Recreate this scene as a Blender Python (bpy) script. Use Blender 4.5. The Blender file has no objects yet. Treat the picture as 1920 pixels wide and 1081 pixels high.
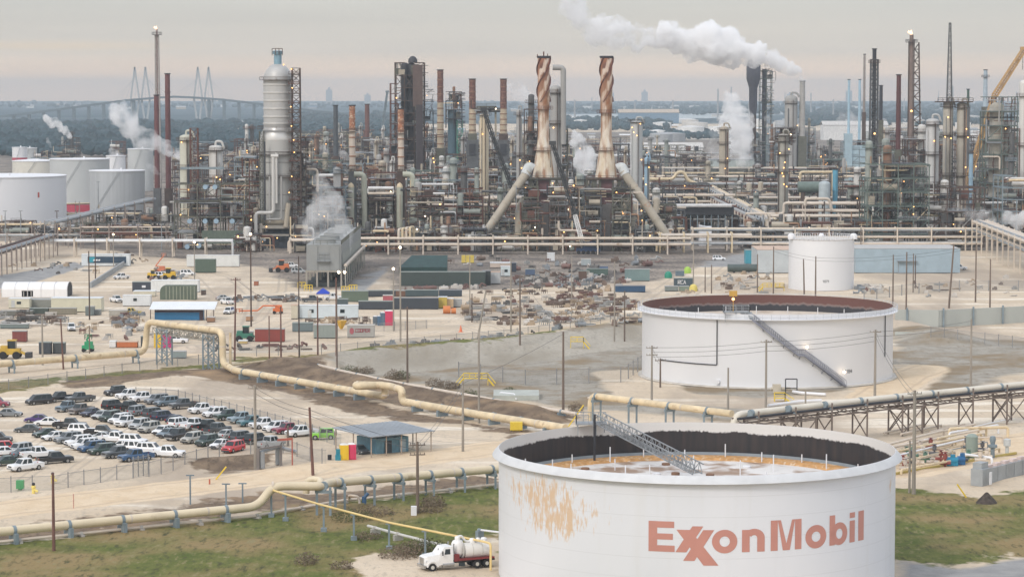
import bpy, math, random
import numpy as np
from mathutils import Vector, Matrix
R = random.Random(7)
sc = bpy.context.scene
col = sc.collection
# ------------------------------------------------------------------ camera
F, CX, CY, HOR, H = 4900.0, 960.0, 540.5, 174.0, 60.0      # focal length in photo pixels, horizon row, camera height
TH = math.atan((CY - HOR) / F)
cam = bpy.data.objects.new("camera", bpy.data.cameras.new("camera")); col.objects.link(cam)
cam.location = (0, 0, H); cam.rotation_euler = (math.pi / 2 - TH, 0, 0)
cam.data.sensor_width = 36; cam.data.lens = 36 * F / 1920
cam.data.clip_start = 1; cam.data.clip_end = 80000
sc.camera = cam
# ------------------------------------------------------------------ sky and light
SUN_EL, SUN_AZ = math.radians(38), math.radians(215)       # high thin overcast; brighter from behind and right of the camera
w = bpy.data.worlds.new("World"); sc.world = w; w.use_nodes = True
nt = w.node_tree; N = nt.nodes; L = nt.links; N.clear()
def wn(t, **k):
    n = N.new(t)
    for a, b in k.items(): setattr(n, a, b)
    return n
out = wn('ShaderNodeOutputWorld'); bg = wn('ShaderNodeBackground'); bg2 = wn('ShaderNodeBackground'); add = wn('ShaderNodeAddShader')
sky = wn('ShaderNodeTexSky', sky_type='NISHITA', sun_disc=False, sun_elevation=SUN_EL, sun_rotation=SUN_AZ, dust_density=3.0)
bg.inputs[1].default_value = 0.05
L.new(sky.outputs[0], bg.inputs[0])
tc = wn('ShaderNodeTexCoord'); sep = wn('ShaderNodeSeparateXYZ'); L.new(tc.outputs['Generated'], sep.inputs[0])
def wramp(src, stops):
    r = wn('ShaderNodeValToRGB'); e = r.color_ramp.elements
    while len(e) < len(stops): e.new(0.5)
    for el, (p, c) in zip(e, stops): el.position = p; el.color = (*c, 1)
    if src is not None: L.new(src, r.inputs[0])
    return r
# overcast dome: pale grey-beige near the horizon, about twice as bright overhead
dome = wramp(sep.outputs[2], [(0.0, (1.34, .91, .60)), (0.006, (1.22, .87, .60)), (0.016, (.76, .685, .60)), (0.035, (.635, .62, .58)), (0.10, (.64, .65, .645)), (0.5, (.93, .96, 1.02)), (1.0, (1.10, 1.14, 1.22))])
# soft long cloud streaks
mp = wn('ShaderNodeMapping'); mp.inputs['Scale'].default_value = (3.0, 3.0, 55.0); L.new(tc.outputs['Generated'], mp.inputs[0])
nz = wn('ShaderNodeTexNoise'); nz.inputs['Scale'].default_value = 1.6; nz.inputs['Detail'].default_value = 5; L.new(mp.outputs[0], nz.inputs[0])
cr = wramp(nz.outputs[0], [(0.3, (.93, .93, .94)), (0.7, (1.06, 1.05, 1.04))])
mul = wn('ShaderNodeMix', data_type='RGBA', blend_type='MULTIPLY'); mul.inputs[0].default_value = 1
L.new(dome.outputs[0], mul.inputs[6]); L.new(cr.outputs[0], mul.inputs[7])
# one low orange gap in the cloud at the left
def mth(op, a, b):
    n = wn('ShaderNodeMath', operation=op)
    for i, v in enumerate((a, b)):
        if isinstance(v, (int, float)): n.inputs[i].default_value = v
        else: L.new(v, n.inputs[i])
    return n.outputs[0]
dz = mth('DIVIDE', mth('SUBTRACT', sep.outputs[2], mth('ADD', 0.0172, mth('MULTIPLY', mth('SUBTRACT', nz.outputs[0], 0.5), 0.004))), 0.0020)
dx = mth('DIVIDE', mth('ADD', sep.outputs[0], 0.175), 0.045)
g = mth('POWER', 2.718, mth('MULTIPLY', mth('ADD', mth('MULTIPLY', dz, dz), mth('MULTIPLY', dx, dx)), -1.0))
gap = wn('ShaderNodeMix', data_type='RGBA', blend_type='MIX'); gap.clamp_factor = True
L.new(mth('MULTIPLY', g, 0.85), gap.inputs[0]); L.new(mul.outputs[2], gap.inputs[6]); gap.inputs[7].default_value = (.86, .70, .53, 1)
L.new(gap.outputs[2], bg2.inputs[0]); bg2.inputs[1].default_value = 0.92
L.new(bg.outputs[0], add.inputs[0]); L.new(bg2.outputs[0], add.inputs[1]); L.new(add.outputs[0], out.inputs[0])
sun = bpy.data.objects.new("sun", bpy.data.lights.new("sun", 'SUN')); col.objects.link(sun)
sun.data.energy = 1.25; sun.data.angle = math.radians(12); sun.data.color = (1.0, .95, .89)
sd = Vector((math.sin(SUN_AZ) * math.cos(SUN_EL), math.cos(SUN_AZ) * math.cos(SUN_EL), math.sin(SUN_EL)))
sun.rotation_euler = (-sd).to_track_quat('-Z', 'Y').to_euler()
sc.view_settings.view_transform = 'Standard'; sc.view_settings.look = 'None'
sc.view_settings.exposure = -0.07; sc.view_settings.gamma = 1.0
sc.cycles.use_denoising = True
sc.cycles.max_bounces = 16; sc.cycles.diffuse_bounces = 3; sc.cycles.glossy_bounces = 2; sc.cycles.transparent_max_bounces = 12
sc.cycles.volume_bounces = 16
sc.cycles.sample_clamp_indirect = 6

# ------------------------------------------------------------------ pixel -> world
def ray(px, py):
    u = (px - CX) / F; v = (CY - py) / F
    return Vector((u, math.cos(TH) + v * math.sin(TH), -math.sin(TH) + v * math.cos(TH)))
def G(px, py, z=0.0):
    d = ray(px, py); t = (z - H) / d.z
    return Vector((d.x * t, d.y * t, z))
def P(px, py, Y):
    d = ray(px, py); t = Y / d.y
    return Vector((d.x * t, Y, H + d.z * t))
def YG(py): return G(960, py).y
def MPP(Y): return Y / F                                    # metres per photo pixel at distance Y

# ------------------------------------------------------------------ materials
MATS = {}
def M(name, c, rough=.6, metal=0.0, var=.14, scl=.5, rust=0.0, rc=(.22, .10, .05), stretch=1.0, rscl=None, coat=0.0, bump=0.0):
    if name in MATS: return MATS[name]
    m = bpy.data.materials.new(name); m.use_nodes = True; t = m.node_tree; n = t.nodes; l = t.links
    b = n['Principled BSDF']; b.inputs['Roughness'].default_value = rough; b.inputs['Metallic'].default_value = metal
    if coat: b.inputs['Coat Weight'].default_value = coat
    MATS[name] = m
    tcn = n.new('ShaderNodeTexCoord'); oi = n.new('ShaderNodeObjectInfo')
    mm = n.new('ShaderNodeMath'); mm.operation = 'MULTIPLY'; mm.inputs[1].default_value = 53.0; l.new(oi.outputs['Random'], mm.inputs[0])
    def noise(s, st, det=4):
        mpn = n.new('ShaderNodeMapping'); mpn.inputs['Scale'].default_value = (s, s, s * st); l.new(tcn.outputs['Object'], mpn.inputs[0])
        x = n.new('ShaderNodeTexNoise'); x.noise_dimensions = '4D'; x.inputs['Scale'].default_value = 1; x.inputs['Detail'].default_value = det
        l.new(mpn.outputs[0], x.inputs['Vector']); l.new(mm.outputs[0], x.inputs['W']); return x.outputs[0]
    n1 = noise(scl, stretch)
    mr = n.new('ShaderNodeMapRange'); mr.inputs[1].default_value = .3; mr.inputs[2].default_value = .7; l.new(n1, mr.inputs[0])
    mx = n.new('ShaderNodeMix'); mx.data_type = 'RGBA'
    mx.inputs[6].default_value = (*[max(0, v * (1 - var)) for v in c], 1); mx.inputs[7].default_value = (*[min(.92, v * (1 + var)) for v in c], 1)
    l.new(mr.outputs[0], mx.inputs[0]); res = mx.outputs[2]
    if rust > 0:
        n2 = noise(rscl or scl * 1.7, stretch, 6)
        r2 = n.new('ShaderNodeMapRange'); a = .72 - .42 * rust; r2.inputs[1].default_value = a; r2.inputs[2].default_value = a + .12; l.new(n2, r2.inputs[0])
        m2 = n.new('ShaderNodeMix'); m2.data_type = 'RGBA'; l.new(r2.outputs[0], m2.inputs[0]); l.new(res, m2.inputs[6]); m2.inputs[7].default_value = (*rc, 1); res = m2.outputs[2]
    l.new(res, b.inputs['Base Color'])
    if bump:
        bp = n.new('ShaderNodeBump'); bp.inputs['Strength'].default_value = bump; bp.inputs['Distance'].default_value = .3; l.new(n1, bp.inputs['Height']); l.new(bp.outputs[0], b.inputs['Normal'])
    return m
def EMIT(name, c, s):
    if name in MATS: return MATS[name]
    m = bpy.data.materials.new(name); m.use_nodes = True; b = m.node_tree.nodes['Principled BSDF']
    b.inputs['Base Color'].default_value = (*c, 1); b.inputs['Emission Color'].default_value = (*c, 1); b.inputs['Emission Strength'].default_value = s
    MATS[name] = m; return m

# ------------------------------------------------------------------ mesh builder
def frame(d):
    d = d.normalized(); a = Vector((0, 0, 1)) if abs(d.z) < .95 else Vector((1, 0, 0))
    x = d.cross(a).normalized(); return x, x.cross(d).normalized()
class MB:
    def __init__(s): s.v = []; s.f = []; s.sm = []
    def add(s, vs, fs, smooth=False):
        o = len(s.v); s.v += [tuple(q) for q in vs]; s.f += [tuple(i + o for i in f) for f in fs]; s.sm += [smooth] * len(fs); return s
    def box(s, c, sz, rz=0.0):                     # c = centre of the bottom face
        ca, sa = math.cos(rz), math.sin(rz); x, y, z = sz[0] / 2, sz[1] / 2, sz[2]
        vs = [(c[0] + ca * a - sa * b, c[1] + sa * a + ca * b, c[2] + k) for k in (0, z) for a, b in ((-x, -y), (x, -y), (x, y), (-x, y))]
        return s.add(vs, [(3, 2, 1, 0), (4, 5, 6, 7), (0, 1, 5, 4), (1, 2, 6, 5), (2, 3, 7, 6), (3, 0, 4, 7)])
    def beam(s, a, b, w, h=None):
        a = Vector(a); b = Vector(b); h = h or w; x, y = frame(b - a)
        vs = [p + x * (w / 2 * i) + y * (h / 2 * j) for p in (a, b) for i, j in ((-1, -1), (1, -1), (1, 1), (-1, 1))]
        return s.add(vs, [(0, 1, 2, 3), (7, 6, 5, 4), (0, 4, 5, 1), (1, 5, 6, 2), (2, 6, 7, 3), (3, 7, 4, 0)])
    def tube(s, a, b, r, r2=None, n=8, cap=True):
        a = Vector(a); b = Vector(b); r2 = r if r2 is None else r2; x, y = frame(b - a)
        cs = [(math.cos(2 * math.pi * i / n), math.sin(2 * math.pi * i / n)) for i in range(n)]
        r1 = [a + x * (c * r) + y * (q * r) for c, q in cs]; rr = [b + x * (c * r2) + y * (q * r2) for c, q in cs]
        s.add(r1 + rr, [(i, n + i, n + (i + 1) % n, (i + 1) % n) for i in range(n)], True)
        if cap: s.add(r1, [tuple(range(n))]); s.add(rr, [tuple(range(n - 1, -1, -1))])
        return s
    def path(s, pts, r, n=8, bend=None, seg=4):
        pts = [Vector(p) for p in pts]; bend = r * 2.2 if bend is None else bend; q = [pts[0]]
        for i in range(1, len(pts) - 1):
            p = pts[i]; d0 = pts[i - 1] - p; d1 = pts[i + 1] - p
            k = min(bend, d0.length * .45, d1.length * .45); a = p + d0.normalized() * k; b = p + d1.normalized() * k
            if bend <= 0 or d0.normalized().dot(d1.normalized()) < -.995: q.append(p); continue
            for j in range(seg + 1):
                t = j / seg; q.append(a * (1 - t) ** 2 + p * (2 * t * (1 - t)) + b * t * t)
        q.append(pts[-1]); x = None; rings = []
        for i, p in enumerate(q):
            d = (q[min(i + 1, len(q) - 1)] - q[max(i - 1, 0)]).normalized()
            if x is None: x, _ = frame(d)
            x = (x - d * x.dot(d)); x = x.normalized() if x.length > 1e-4 else frame(d)[0]; y = d.cross(x)
            rings.append([p + x * (math.cos(2 * math.pi * j / n) * r) + y * (math.sin(2 * math.pi * j / n) * r) for j in range(n)])
        vs = [v for ring in rings for v in ring]; m = len(rings)
        s.add(vs, [(i * n + j, i * n + (j + 1) % n, (i + 1) * n + (j + 1) % n, (i + 1) * n + j) for i in range(m - 1) for j in range(n)], True)
        s.add(rings[0], [tuple(range(n - 1, -1, -1))]); s.add(rings[-1], [tuple(range(n))])
        return s
    def lathe(s, c, prof, n=24, a0=0.0, a1=2 * math.pi):
        full = abs(a1 - a0 - 2 * math.pi) < 1e-6; k = n if full else n + 1; m = len(prof)
        vs = [(c[0] + r * math.cos(a0 + (a1 - a0) * i / n), c[1] + r * math.sin(a0 + (a1 - a0) * i / n), c[2] + z) for r, z in prof for i in range(k)]
        return s.add(vs, [(j * k + i, j * k + (i + 1) % k, (j + 1) * k + (i + 1) % k, (j + 1) * k + i) for j in range(m - 1) for i in range(n)], True)
    def prism(s, poly, z0, z1):
        n = len(poly); vs = [(p[0], p[1], z0) for p in poly] + [(p[0], p[1], z1) for p in poly]
        return s.add(vs, [tuple(range(n - 1, -1, -1)), tuple(range(n, 2 * n))] + [(i, (i + 1) % n, n + (i + 1) % n, n + i) for i in range(n)])
    def rail(s, pts, h=1.1, sp=2.0, w=.06):            # handrail along a polyline
        pts = [Vector(p) for p in pts]
        for a, b in zip(pts, pts[1:]):
            up = Vector((0, 0, h)); s.beam(a + up, b + up, w); s.beam(a + up * .5, b + up * .5, w * .7)
            k = max(1, int((b - a).length / sp))
            for i in range(k + 1): p = a + (b - a) * (i / k); s.beam(p, p + up, w)
        return s
OFF = {}
def setp(o, label=None, cat=None, group=None, kind=None):
    for k, v in (('label', label), ('category', cat), ('group', group), ('kind', kind or ('thing' if cat else None))):
        if v: o[k] = v
    return o
def mesh(name, mb, mat, off=Vector((0, 0, 0))):
    me = bpy.data.meshes.new(name); ox, oy, oz = off
    me.from_pydata([(x - ox, y - oy, z - oz) for x, y, z in mb.v], [], mb.f)
    me.polygons.foreach_set('use_smooth', mb.sm); me.update()
    if any(mb.sm): me.set_sharp_from_angle(angle=math.radians(38))
    if mat: me.materials.append(mat)
    return me
def thing(name, label, cat, loc, group=None, kind=None):
    o = bpy.data.objects.new(name, None); col.objects.link(o); o.location = loc; OFF[o.name] = Vector(loc); o.empty_display_size = .5
    return setp(o, label, cat, group, kind)
def part(name, mb, mat, parent, label=None):
    if not mb.f: return None
    off = OFF[parent.name]; o = bpy.data.objects.new(name, mesh(name, mb, mat, off)); col.objects.link(o); o.parent = parent; OFF[o.name] = off
    if label: o['label'] = label
    return o
def solo(name, mb, mat, label, cat, group=None, kind=None, loc=None):
    if loc is None:
        a = np.array(mb.v); loc = Vector(((a[:, 0].min() + a[:, 0].max()) / 2, (a[:, 1].min() + a[:, 1].max()) / 2, a[:, 2].min()))
    o = bpy.data.objects.new(name, mesh(name, mb, mat, Vector(loc))); col.objects.link(o); o.location = loc; OFF[o.name] = Vector(loc)
    return setp(o, label, cat, group, kind)
KIDS = {}
def dup(root, loc, rz=0.0, label=None, scale=None):
    r = root.copy(); col.objects.link(r); r.location = loc; r.rotation_euler = (0, 0, rz)
    if scale: r.scale = (scale,) * 3 if isinstance(scale, (int, float)) else scale
    if label: r['label'] = label
    for ch in root.children:
        c = ch.copy(); col.objects.link(c); c.parent = r
        for g in ch.children:
            d = g.copy(); col.objects.link(d); d.parent = c
    return r
def glyphs(mb, text, place, h, bold=.15):
    """stroke lettering: place(u, v) maps letter coordinates in metres to a point in space"""
    S = {'0': ['0,0 0,1 .6,1 .6,0 0,0'], '1': ['.1,.8 .3,1 .3,0'], '4': ['.5,0 .5,1 0,.35 .65,.35'], '7': ['0,1 .6,1 .2,0'], '8': ['0,0 0,1 .6,1 .6,0 0,0', '0,.5 .6,.5'],
         'R': ['0,0 0,1 .6,1 .6,.5 0,.5 .6,0'], 'C': ['.6,1 0,1 0,0 .6,0'], 'A': ['0,0 .3,1 .6,0', '.12,.35 .48,.35'], 'E': ['.6,1 0,1 0,0 .6,0', '0,.5 .5,.5'],
         'O': ['0,0 0,1 .6,1 .6,0 0,0'], 'P': ['0,0 0,1 .6,1 .6,.5 0,.5'], 'S': ['.6,1 0,1 0,.5 .6,.5 .6,0 0,0'], 'D': ['0,0 0,1 .45,1 .6,.75 .6,.25 .45,0 0,0']}
    u0 = 0
    for ch in text:
        for st in S.get(ch, []):
            p = [tuple(map(float, q.split(','))) for q in st.split()]
            for a, b in zip(p, p[1:]):
                d = math.hypot(b[0] - a[0], b[1] - a[1]) or 1; tx, ty = (b[0] - a[0]) / d * bold / 2, (b[1] - a[1]) / d * bold / 2
                q = [(a[0] - tx - ty, a[1] - ty + tx), (a[0] - tx + ty, a[1] - ty - tx), (b[0] + tx + ty, b[1] + ty - tx), (b[0] + tx - ty, b[1] + ty + tx)]
                mb.add([place((u0 + x) * h, y * h) for x, y in q], [(0, 1, 2, 3)])
        u0 += .85
    return mb
# shared materials
cream = M('cream pipe paint', (.66, .54, .355), .5, var=.18, scl=.5, rust=.32, rc=(.42, .30, .18))
palepipe = M('pale pipe paint', (.62, .54, .45), .55, var=.12, scl=.3, rust=.25, rc=(.38, .27, .18))
galv = M('galvanised steel', (.30, .32, .335), .5, .3, var=.2)
slate = M('blue grey steel paint', (.20, .25, .28), .55, var=.2)
rusty = M('rusty steel', (.125, .052, .036), .8, var=.3, scl=.8)
darksteel = M('dark steel', (.032, .034, .042), .6, var=.25)
browns = M('brown steel', (.080, .052, .042), .75, var=.28)
greys = M('grey steel frame', (.095, .10, .105), .65, var=.22)
olive = M('olive grey steel', (.105, .105, .08), .7, var=.25)
shellgrey = M('grey vessel insulation', (.34, .335, .32), .6, var=.12, scl=.15, rust=.12, rc=(.30, .25, .20), stretch=.3)
shelltan = M('tan vessel insulation', (.42, .37, .29), .65, var=.15, scl=.2, rust=.25, rc=(.26, .16, .09), stretch=.3)
shellwht = M('pale vessel insulation', (.58, .57, .54), .5, var=.1, scl=.2, rust=.12, rc=(.34, .28, .22), stretch=.25)
teal = M('blue process paint', (.20, .34, .42), .5, var=.15)
white = M('white tank paint', (.75, .76, .78), .5, var=.03, scl=.06, stretch=.4)
wood = M('weathered pole wood', (.17, .13, .105), .9, var=.25, scl=1.5, stretch=.1)
woodgrey = M('grey pole wood', (.30, .27, .23), .9, var=.2, scl=1.5, stretch=.1)
concrete = M('concrete', (.42, .40, .37), .9, var=.12, scl=.3)
yellow = M('safety yellow paint', (.72, .52, .05), .5, var=.1)
lampw = EMIT('warm lamp', (1.0, .50, .16), 5)
lampc = EMIT('white lamp', (1.0, .78, .52), 8)
# ------------------------------------------------------------------ ground: one sheet, zones carried as vertex weights
def poly_sd(X, Y, poly):
    """signed distance (positive inside) of points to a polygon in metres"""
    p = np.array([(q[0], q[1]) for q in poly]); n = len(p); d = np.full(X.shape, 1e18); ins = np.zeros(X.shape, bool)
    for i in range(n):
        a, b = p[i], p[(i + 1) % n]; e = b - a; L2 = max(e @ e, 1e-9)
        t = np.clip(((X - a[0]) * e[0] + (Y - a[1]) * e[1]) / L2, 0, 1)
        d = np.minimum(d, (X - a[0] - t * e[0]) ** 2 + (Y - a[1] - t * e[1]) ** 2)
        c = ((a[1] > Y) != (b[1] > Y)); xx = a[0] + (Y - a[1]) * (b[0] - a[0]) / ((b[1] - a[1]) if b[1] != a[1] else 1e-9)
        ins ^= c & (X < xx)
    d = np.sqrt(d); return np.where(ins, d, -d)
def zone(*pp): return [G(x, y) for x, y in pp]
def line_d(X, Y, pp):
    d = np.full(X.shape, 1e18)
    for (x0, y0), (x1, y1) in zip(pp, pp[1:]):
        a, b = G(x0, y0), G(x1, y1); ex, ey = b.x - a.x, b.y - a.y
        t = np.clip(((X - a.x) * ex + (Y - a.y) * ey) / (ex * ex + ey * ey), 0, 1)
        d = np.minimum(d, np.hypot(X - a.x - t * ex, Y - a.y - t * ey))
    return d
def sstep(x): x = np.clip(x, 0, 1); return x * x * (3 - 2 * x)
ZG = [zone((-300, 1040), (0, 1018), (250, 992), (480, 962), (560, 950), (700, 935), (935, 908), (1300, 890), (1300, 1200), (-300, 1300)),
      zone((1640, 912), (1700, 915), (1840, 932), (1990, 905), (2300, 895), (2300, 1055), (1900, 1040), (1790, 1062), (1690, 1050), (1500, 1010))]
ZGREEN = [zone((440, 670), (700, 661), (960, 639), (1205, 603), (1205, 612), (960, 649), (700, 671), (560, 680), (440, 682)), zone((-200, 742), (0, 737), (130, 716), (110, 706), (0, 716), (-200, 730)), zone((120, 706), (300, 690), (420, 680), (420, 688), (250, 702), (130, 713))]
ZSANDPATCH = zone((640, 1058), (700, 1036), (800, 1040), (935, 1000), (1000, 1200), (760, 1200), (690, 1075))
ZDIRT = [zone((436, 688), (545, 676), (640, 697), (760, 722), (1085, 775), (1045, 806), (900, 786), (760, 762), (640, 738), (520, 714)), zone((100, 716), (170, 702), (420, 688), (440, 690), (560, 722), (700, 752), (760, 770), (900, 795), (990, 808), (960, 820), (880, 795), (760, 790), (640, 770), (560, 742), (430, 716), (330, 708), (250, 722), (130, 728)),
         zone((330, 872), (420, 862), (480, 858), (560, 855), (480, 882), (400, 886)),
         zone((-300, 1010), (0, 985), (200, 960), (330, 945), (500, 920), (640, 918), (930, 885), (935, 905), (700, 932), (480, 958), (250, 990), (0, 1016), (-300, 1040))]
ZBERM = zone((436, 690), (470, 680), (545, 678), (640, 697), (760, 720), (900, 748), (1075, 772), (1085, 782), (1040, 800), (900, 778), (760, 752), (640, 728), (520, 703))
ZPIT = zone((560, 680), (700, 668), (960, 648), (1205, 614), (1420, 600), (1670, 640), (1700, 690), (1650, 745), (1400, 790), (1100, 768), (1000, 755), (860, 738), (700, 706))
ZPITWALL = zone((610, 684), (640, 672), (960, 650), (1205, 620), (1205, 646), (1000, 678), (860, 690), (700, 704))
ZRING = [(1180, 700), (1230, 742), (1440, 758), (1660, 735), (1720, 690)]
ZGRAYR = zone((1670, 625), (1920, 640), (2200, 640), (2200, 690), (1920, 700), (1800, 735), (1690, 720))
ZROADS = [([(-200, 985), (0, 955), (250, 925), (500, 895), (700, 868), (950, 838), (1100, 820)], 7), ([(1640, 745), (1700, 705), (1800, 672), (1920, 650), (2100, 630)], 6), ([(-100, 690), (200, 665), (420, 668), (620, 662), (960, 632), (1205, 597)], 5),
          ([(1660, 880), (1920, 830), (2200, 790)], 9)]
ZTRK = [([(-40, 630), (140, 604), (300, 560), (480, 552), (760, 548), (1000, 545)], 6), ([(400, 650), (520, 600), (560, 545), (560, 505)], 6), ([(640, 646), (860, 606), (1000, 556), (1200, 545)], 5), ([(700, 600), (860, 600), (960, 632)], 5), ([(240, 640), (420, 610), (440, 560), (400, 520), (330, 500)], 7), ([(60, 660), (260, 640), (440, 648)], 6), ([(0, 760), (200, 730), (330, 735), (620, 800), (900, 830)], 4), ([(0, 900), (160, 790), (220, 740)], 4), ([(150, 900), (300, 790), (330, 740)], 4), ([(420, 720), (700, 790), (860, 800)], 5), ([(1250, 560), (1330, 500), (1400, 480)], 7), ([(1640, 780), (1800, 742), (1950, 735)], 5)]
ZASPH = [zone((-100, 530), (40, 510), (140, 490), (160, 500), (60, 530), (-100, 560)), zone((900, 500), (1220, 494), (1240, 512), (960, 520)), zone((1300, 480), (1390, 470), (1420, 500), (1300, 500)), zone((620, 540), (740, 480), (760, 480), (680, 548))]
ZGREYGRAV = zone((1690, 1050), (1800, 1066), (1920, 1045), (2200, 1040), (2200, 1200), (1690, 1200))
ZREF = zone((-1500, 440), (60, 452), (300, 482), (500, 500), (560, 545), (650, 540), (720, 500), (745, 543), (920, 543), (1060, 536), (1240, 524), (1300, 500), (1400, 470), (1880, 470), (2600, 470), (3600, 238), (-2600, 262))
ZSITE = zone((-3000, 262), (900, 232), (2600, 232), (4200, 232), (9000, 1400), (-9000, 1400))
def bank(d, w): return sstep(1 - d / w)
def height(X, Y):
    z = np.zeros(X.shape)
    z += 1.9 * sstep(poly_sd(X, Y, ZBERM) / 9)
    d = line_d(X, Y, [(600, 686), (700, 668), (960, 648), (1205, 614), (1420, 596), (1680, 616), (1780, 640)])
    z += 2.2 * bank(d, 13)
    z += .9 * bank(line_d(X, Y, [(250, 715), (350, 705), (430, 700)]), 14)
    z += 1.1 * bank(line_d(X, Y, [(350, 873), (450, 866), (540, 862)]), 7) + .8 * bank(line_d(X, Y, [(560, 885), (640, 878)]), 8)
    z -= .5 * bank(line_d(X, Y, [(-200, 1012), (0, 988), (250, 958), (500, 930), (930, 892)]), 6)
    return z
def hz(x, y): return float(height(np.array([float(x)]), np.array([float(y)]))[0])
def GT(px, py):
    p = G(px, py); return Vector((p.x, p.y, hz(p.x, p.y)))
us = np.concatenate([-np.geomspace(.22, 4, 12)[::-1][:-1], np.linspace(-.22, .22, 560), np.geomspace(.22, 4, 12)[1:]])
ys = np.concatenate([[-150, 20, 120, 200], np.geomspace(290, 2600, 620), np.geomspace(2650, 19000, 60)])
UU, YY = np.meshgrid(us, ys); XX = UU * np.maximum(YY, 120)
ZZ = height(XX.ravel(), YY.ravel()).reshape(XX.shape)
rng = np.random.default_rng(3)
def vnoise(X, Y, s, seed):
    r = np.random.default_rng(seed); T = r.random((256, 256)); a = X / s; b = Y / s; i = np.floor(a).astype(int); j = np.floor(b).astype(int); f = sstep(a - i); g2 = sstep(b - j)
    t = lambda p, q: T[p % 256, q % 256]
    return (t(i, j) * (1 - f) + t(i + 1, j) * f) * (1 - g2) + (t(i, j + 1) * (1 - f) + t(i + 1, j + 1) * f) * g2
near = (YY < 1500) & (YY > 100)
ZZ += np.where(near, .28 * (vnoise(XX, YY, 6, 1) - .5) + .12 * (vnoise(XX, YY, 2.2, 2) - .5), 0) * .8
me = bpy.data.meshes.new('ground'); nr, nc = XX.shape
me.vertices.add(nr * nc); me.vertices.foreach_set('co', np.stack([XX, YY, ZZ], -1).astype(np.float32).ravel())
I = np.arange(nr * nc).reshape(nr, nc); q = np.stack([I[:-1, :-1], I[:-1, 1:], I[1:, 1:], I[1:, :-1]], -1).reshape(-1, 4)
me.loops.add(q.size); me.loops.foreach_set('vertex_index', q.ravel().astype(np.int32)); me.polygons.add(len(q))
me.polygons.foreach_set('loop_start', np.arange(0, q.size, 4, dtype=np.int32)); me.polygons.foreach_set('loop_total', np.full(len(q), 4, np.int32))
me.polygons.foreach_set('use_smooth', np.ones(len(q), bool)); me.update(calc_edges=True)
fx, fy = XX.ravel(), YY.ravel()
def wt(z, soft): return np.clip(.5 + poly_sd(fx, fy, z) / (2 * soft), 0, 1)
def wmax(zs, soft):
    r = np.zeros(fx.shape)
    for z in zs: r = np.maximum(r, wt(z, soft))
    return r
grass = np.minimum(wmax(ZG, 5), 1 - wt(ZSANDPATCH, 3)); grass = np.maximum(grass, wmax(ZGREEN, 5))
dirt = np.maximum(wmax(ZDIRT, 5), wt(ZBERM, 3))
pit = np.maximum(wt(ZPIT, 8), wt(ZGRAYR, 10)); ring = np.clip(1.4 - np.abs(line_d(fx, fy, ZRING)) / 9, 0, 1); pit = np.minimum(pit, 1 - ring)
road = np.zeros(fx.shape)
for ln, wd in ZROADS: road = np.maximum(road, np.clip(1.5 - line_d(fx, fy, ln) / wd, 0, 1))
asph = np.maximum(wmax(ZASPH, 4), wt(ZGREYGRAV, 6)); trk = np.zeros(fx.shape)
for ln, wd in ZTRK: trk = np.maximum(trk, np.clip(1.5 - line_d(fx, fy, ln) / wd, 0, 1))
wall = np.minimum(wt(ZPITWALL, 4), 1)
far = np.clip(.5 - poly_sd(fx, fy, ZSITE) / 160, 0, 1); ref = wt(ZREF, 12) * (1 - far)
for nm, a in (('grass', grass), ('dirt', dirt), ('pit', pit), ('road', road), ('trk', trk), ('asph', asph), ('pitwall', wall), ('far', far), ('ref', ref)):
    at = me.attributes.new(nm, 'FLOAT', 'POINT'); at.data.foreach_set('value', a.astype(np.float32))
ground = bpy.data.objects.new('ground', me); col.objects.link(ground); setp(ground, 'pale sandy ground of the industrial site with grass and dirt patches', 'ground', kind='structure')
gm = bpy.data.materials.new('ground'); gm.use_nodes = True; t = gm.node_tree; n = t.nodes; l = t.links; b = n['Principled BSDF']; b.inputs['Roughness'].default_value = .95
b.inputs['Specular IOR Level'].default_value = .15
geo = n.new('ShaderNodeNewGeometry')
def gnoise(s, det=4, st=(1, 1, 1), rough=.55):
    mp = n.new('ShaderNodeMapping'); mp.inputs['Scale'].default_value = tuple(s * k for k in st); l.new(geo.outputs['Position'], mp.inputs[0])
    x = n.new('ShaderNodeTexNoise'); x.inputs['Scale'].default_value = 1; x.inputs['Detail'].default_value = det; x.inputs['Roughness'].default_value = rough; l.new(mp.outputs[0], x.inputs['Vector']); return x.outputs[0]
def gmix(f, a, c):
    x = n.new('ShaderNodeMix'); x.data_type = 'RGBA'
    for i, v in ((0, f), (6, a), (7, c)):
        if isinstance(v, tuple): x.inputs[i].default_value = (*v, 1)
        elif isinstance(v, float): x.inputs[i].default_value = v
        else: l.new(v, x.inputs[i])
    return x.outputs[2]
def grange(v, a, c):
    x = n.new('ShaderNodeMapRange'); x.inputs[1].default_value = a; x.inputs[2].default_value = c; l.new(v, x.inputs[0]); return x.outputs[0]
def gattr(nm, nz, k=.9, lo=.42, hi=.58):                 # weight broken up by noise so that borders are ragged
    a = n.new('ShaderNodeAttribute'); a.attribute_name = nm
    s = n.new('ShaderNodeMath'); s.operation = 'SUBTRACT'; l.new(nz, s.inputs[0]); s.inputs[1].default_value = .5
    m = n.new('ShaderNodeMath'); m.operation = 'MULTIPLY_ADD'; l.new(s.outputs[0], m.inputs[0]); m.inputs[1].default_value = k; l.new(a.outputs['Fac'], m.inputs[2])
    return grange(m.outputs[0], lo, hi)
nA, nB, nC, nD = gnoise(.05, 5), gnoise(.25, 6), gnoise(1.1, 5), gnoise(.012, 3)
nS = gnoise(.07, 5, (.35, 1.6, 1))
sand = gmix(grange(nA, .3, .7), (.53, .43, .31), (.69, .585, .455))
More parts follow.
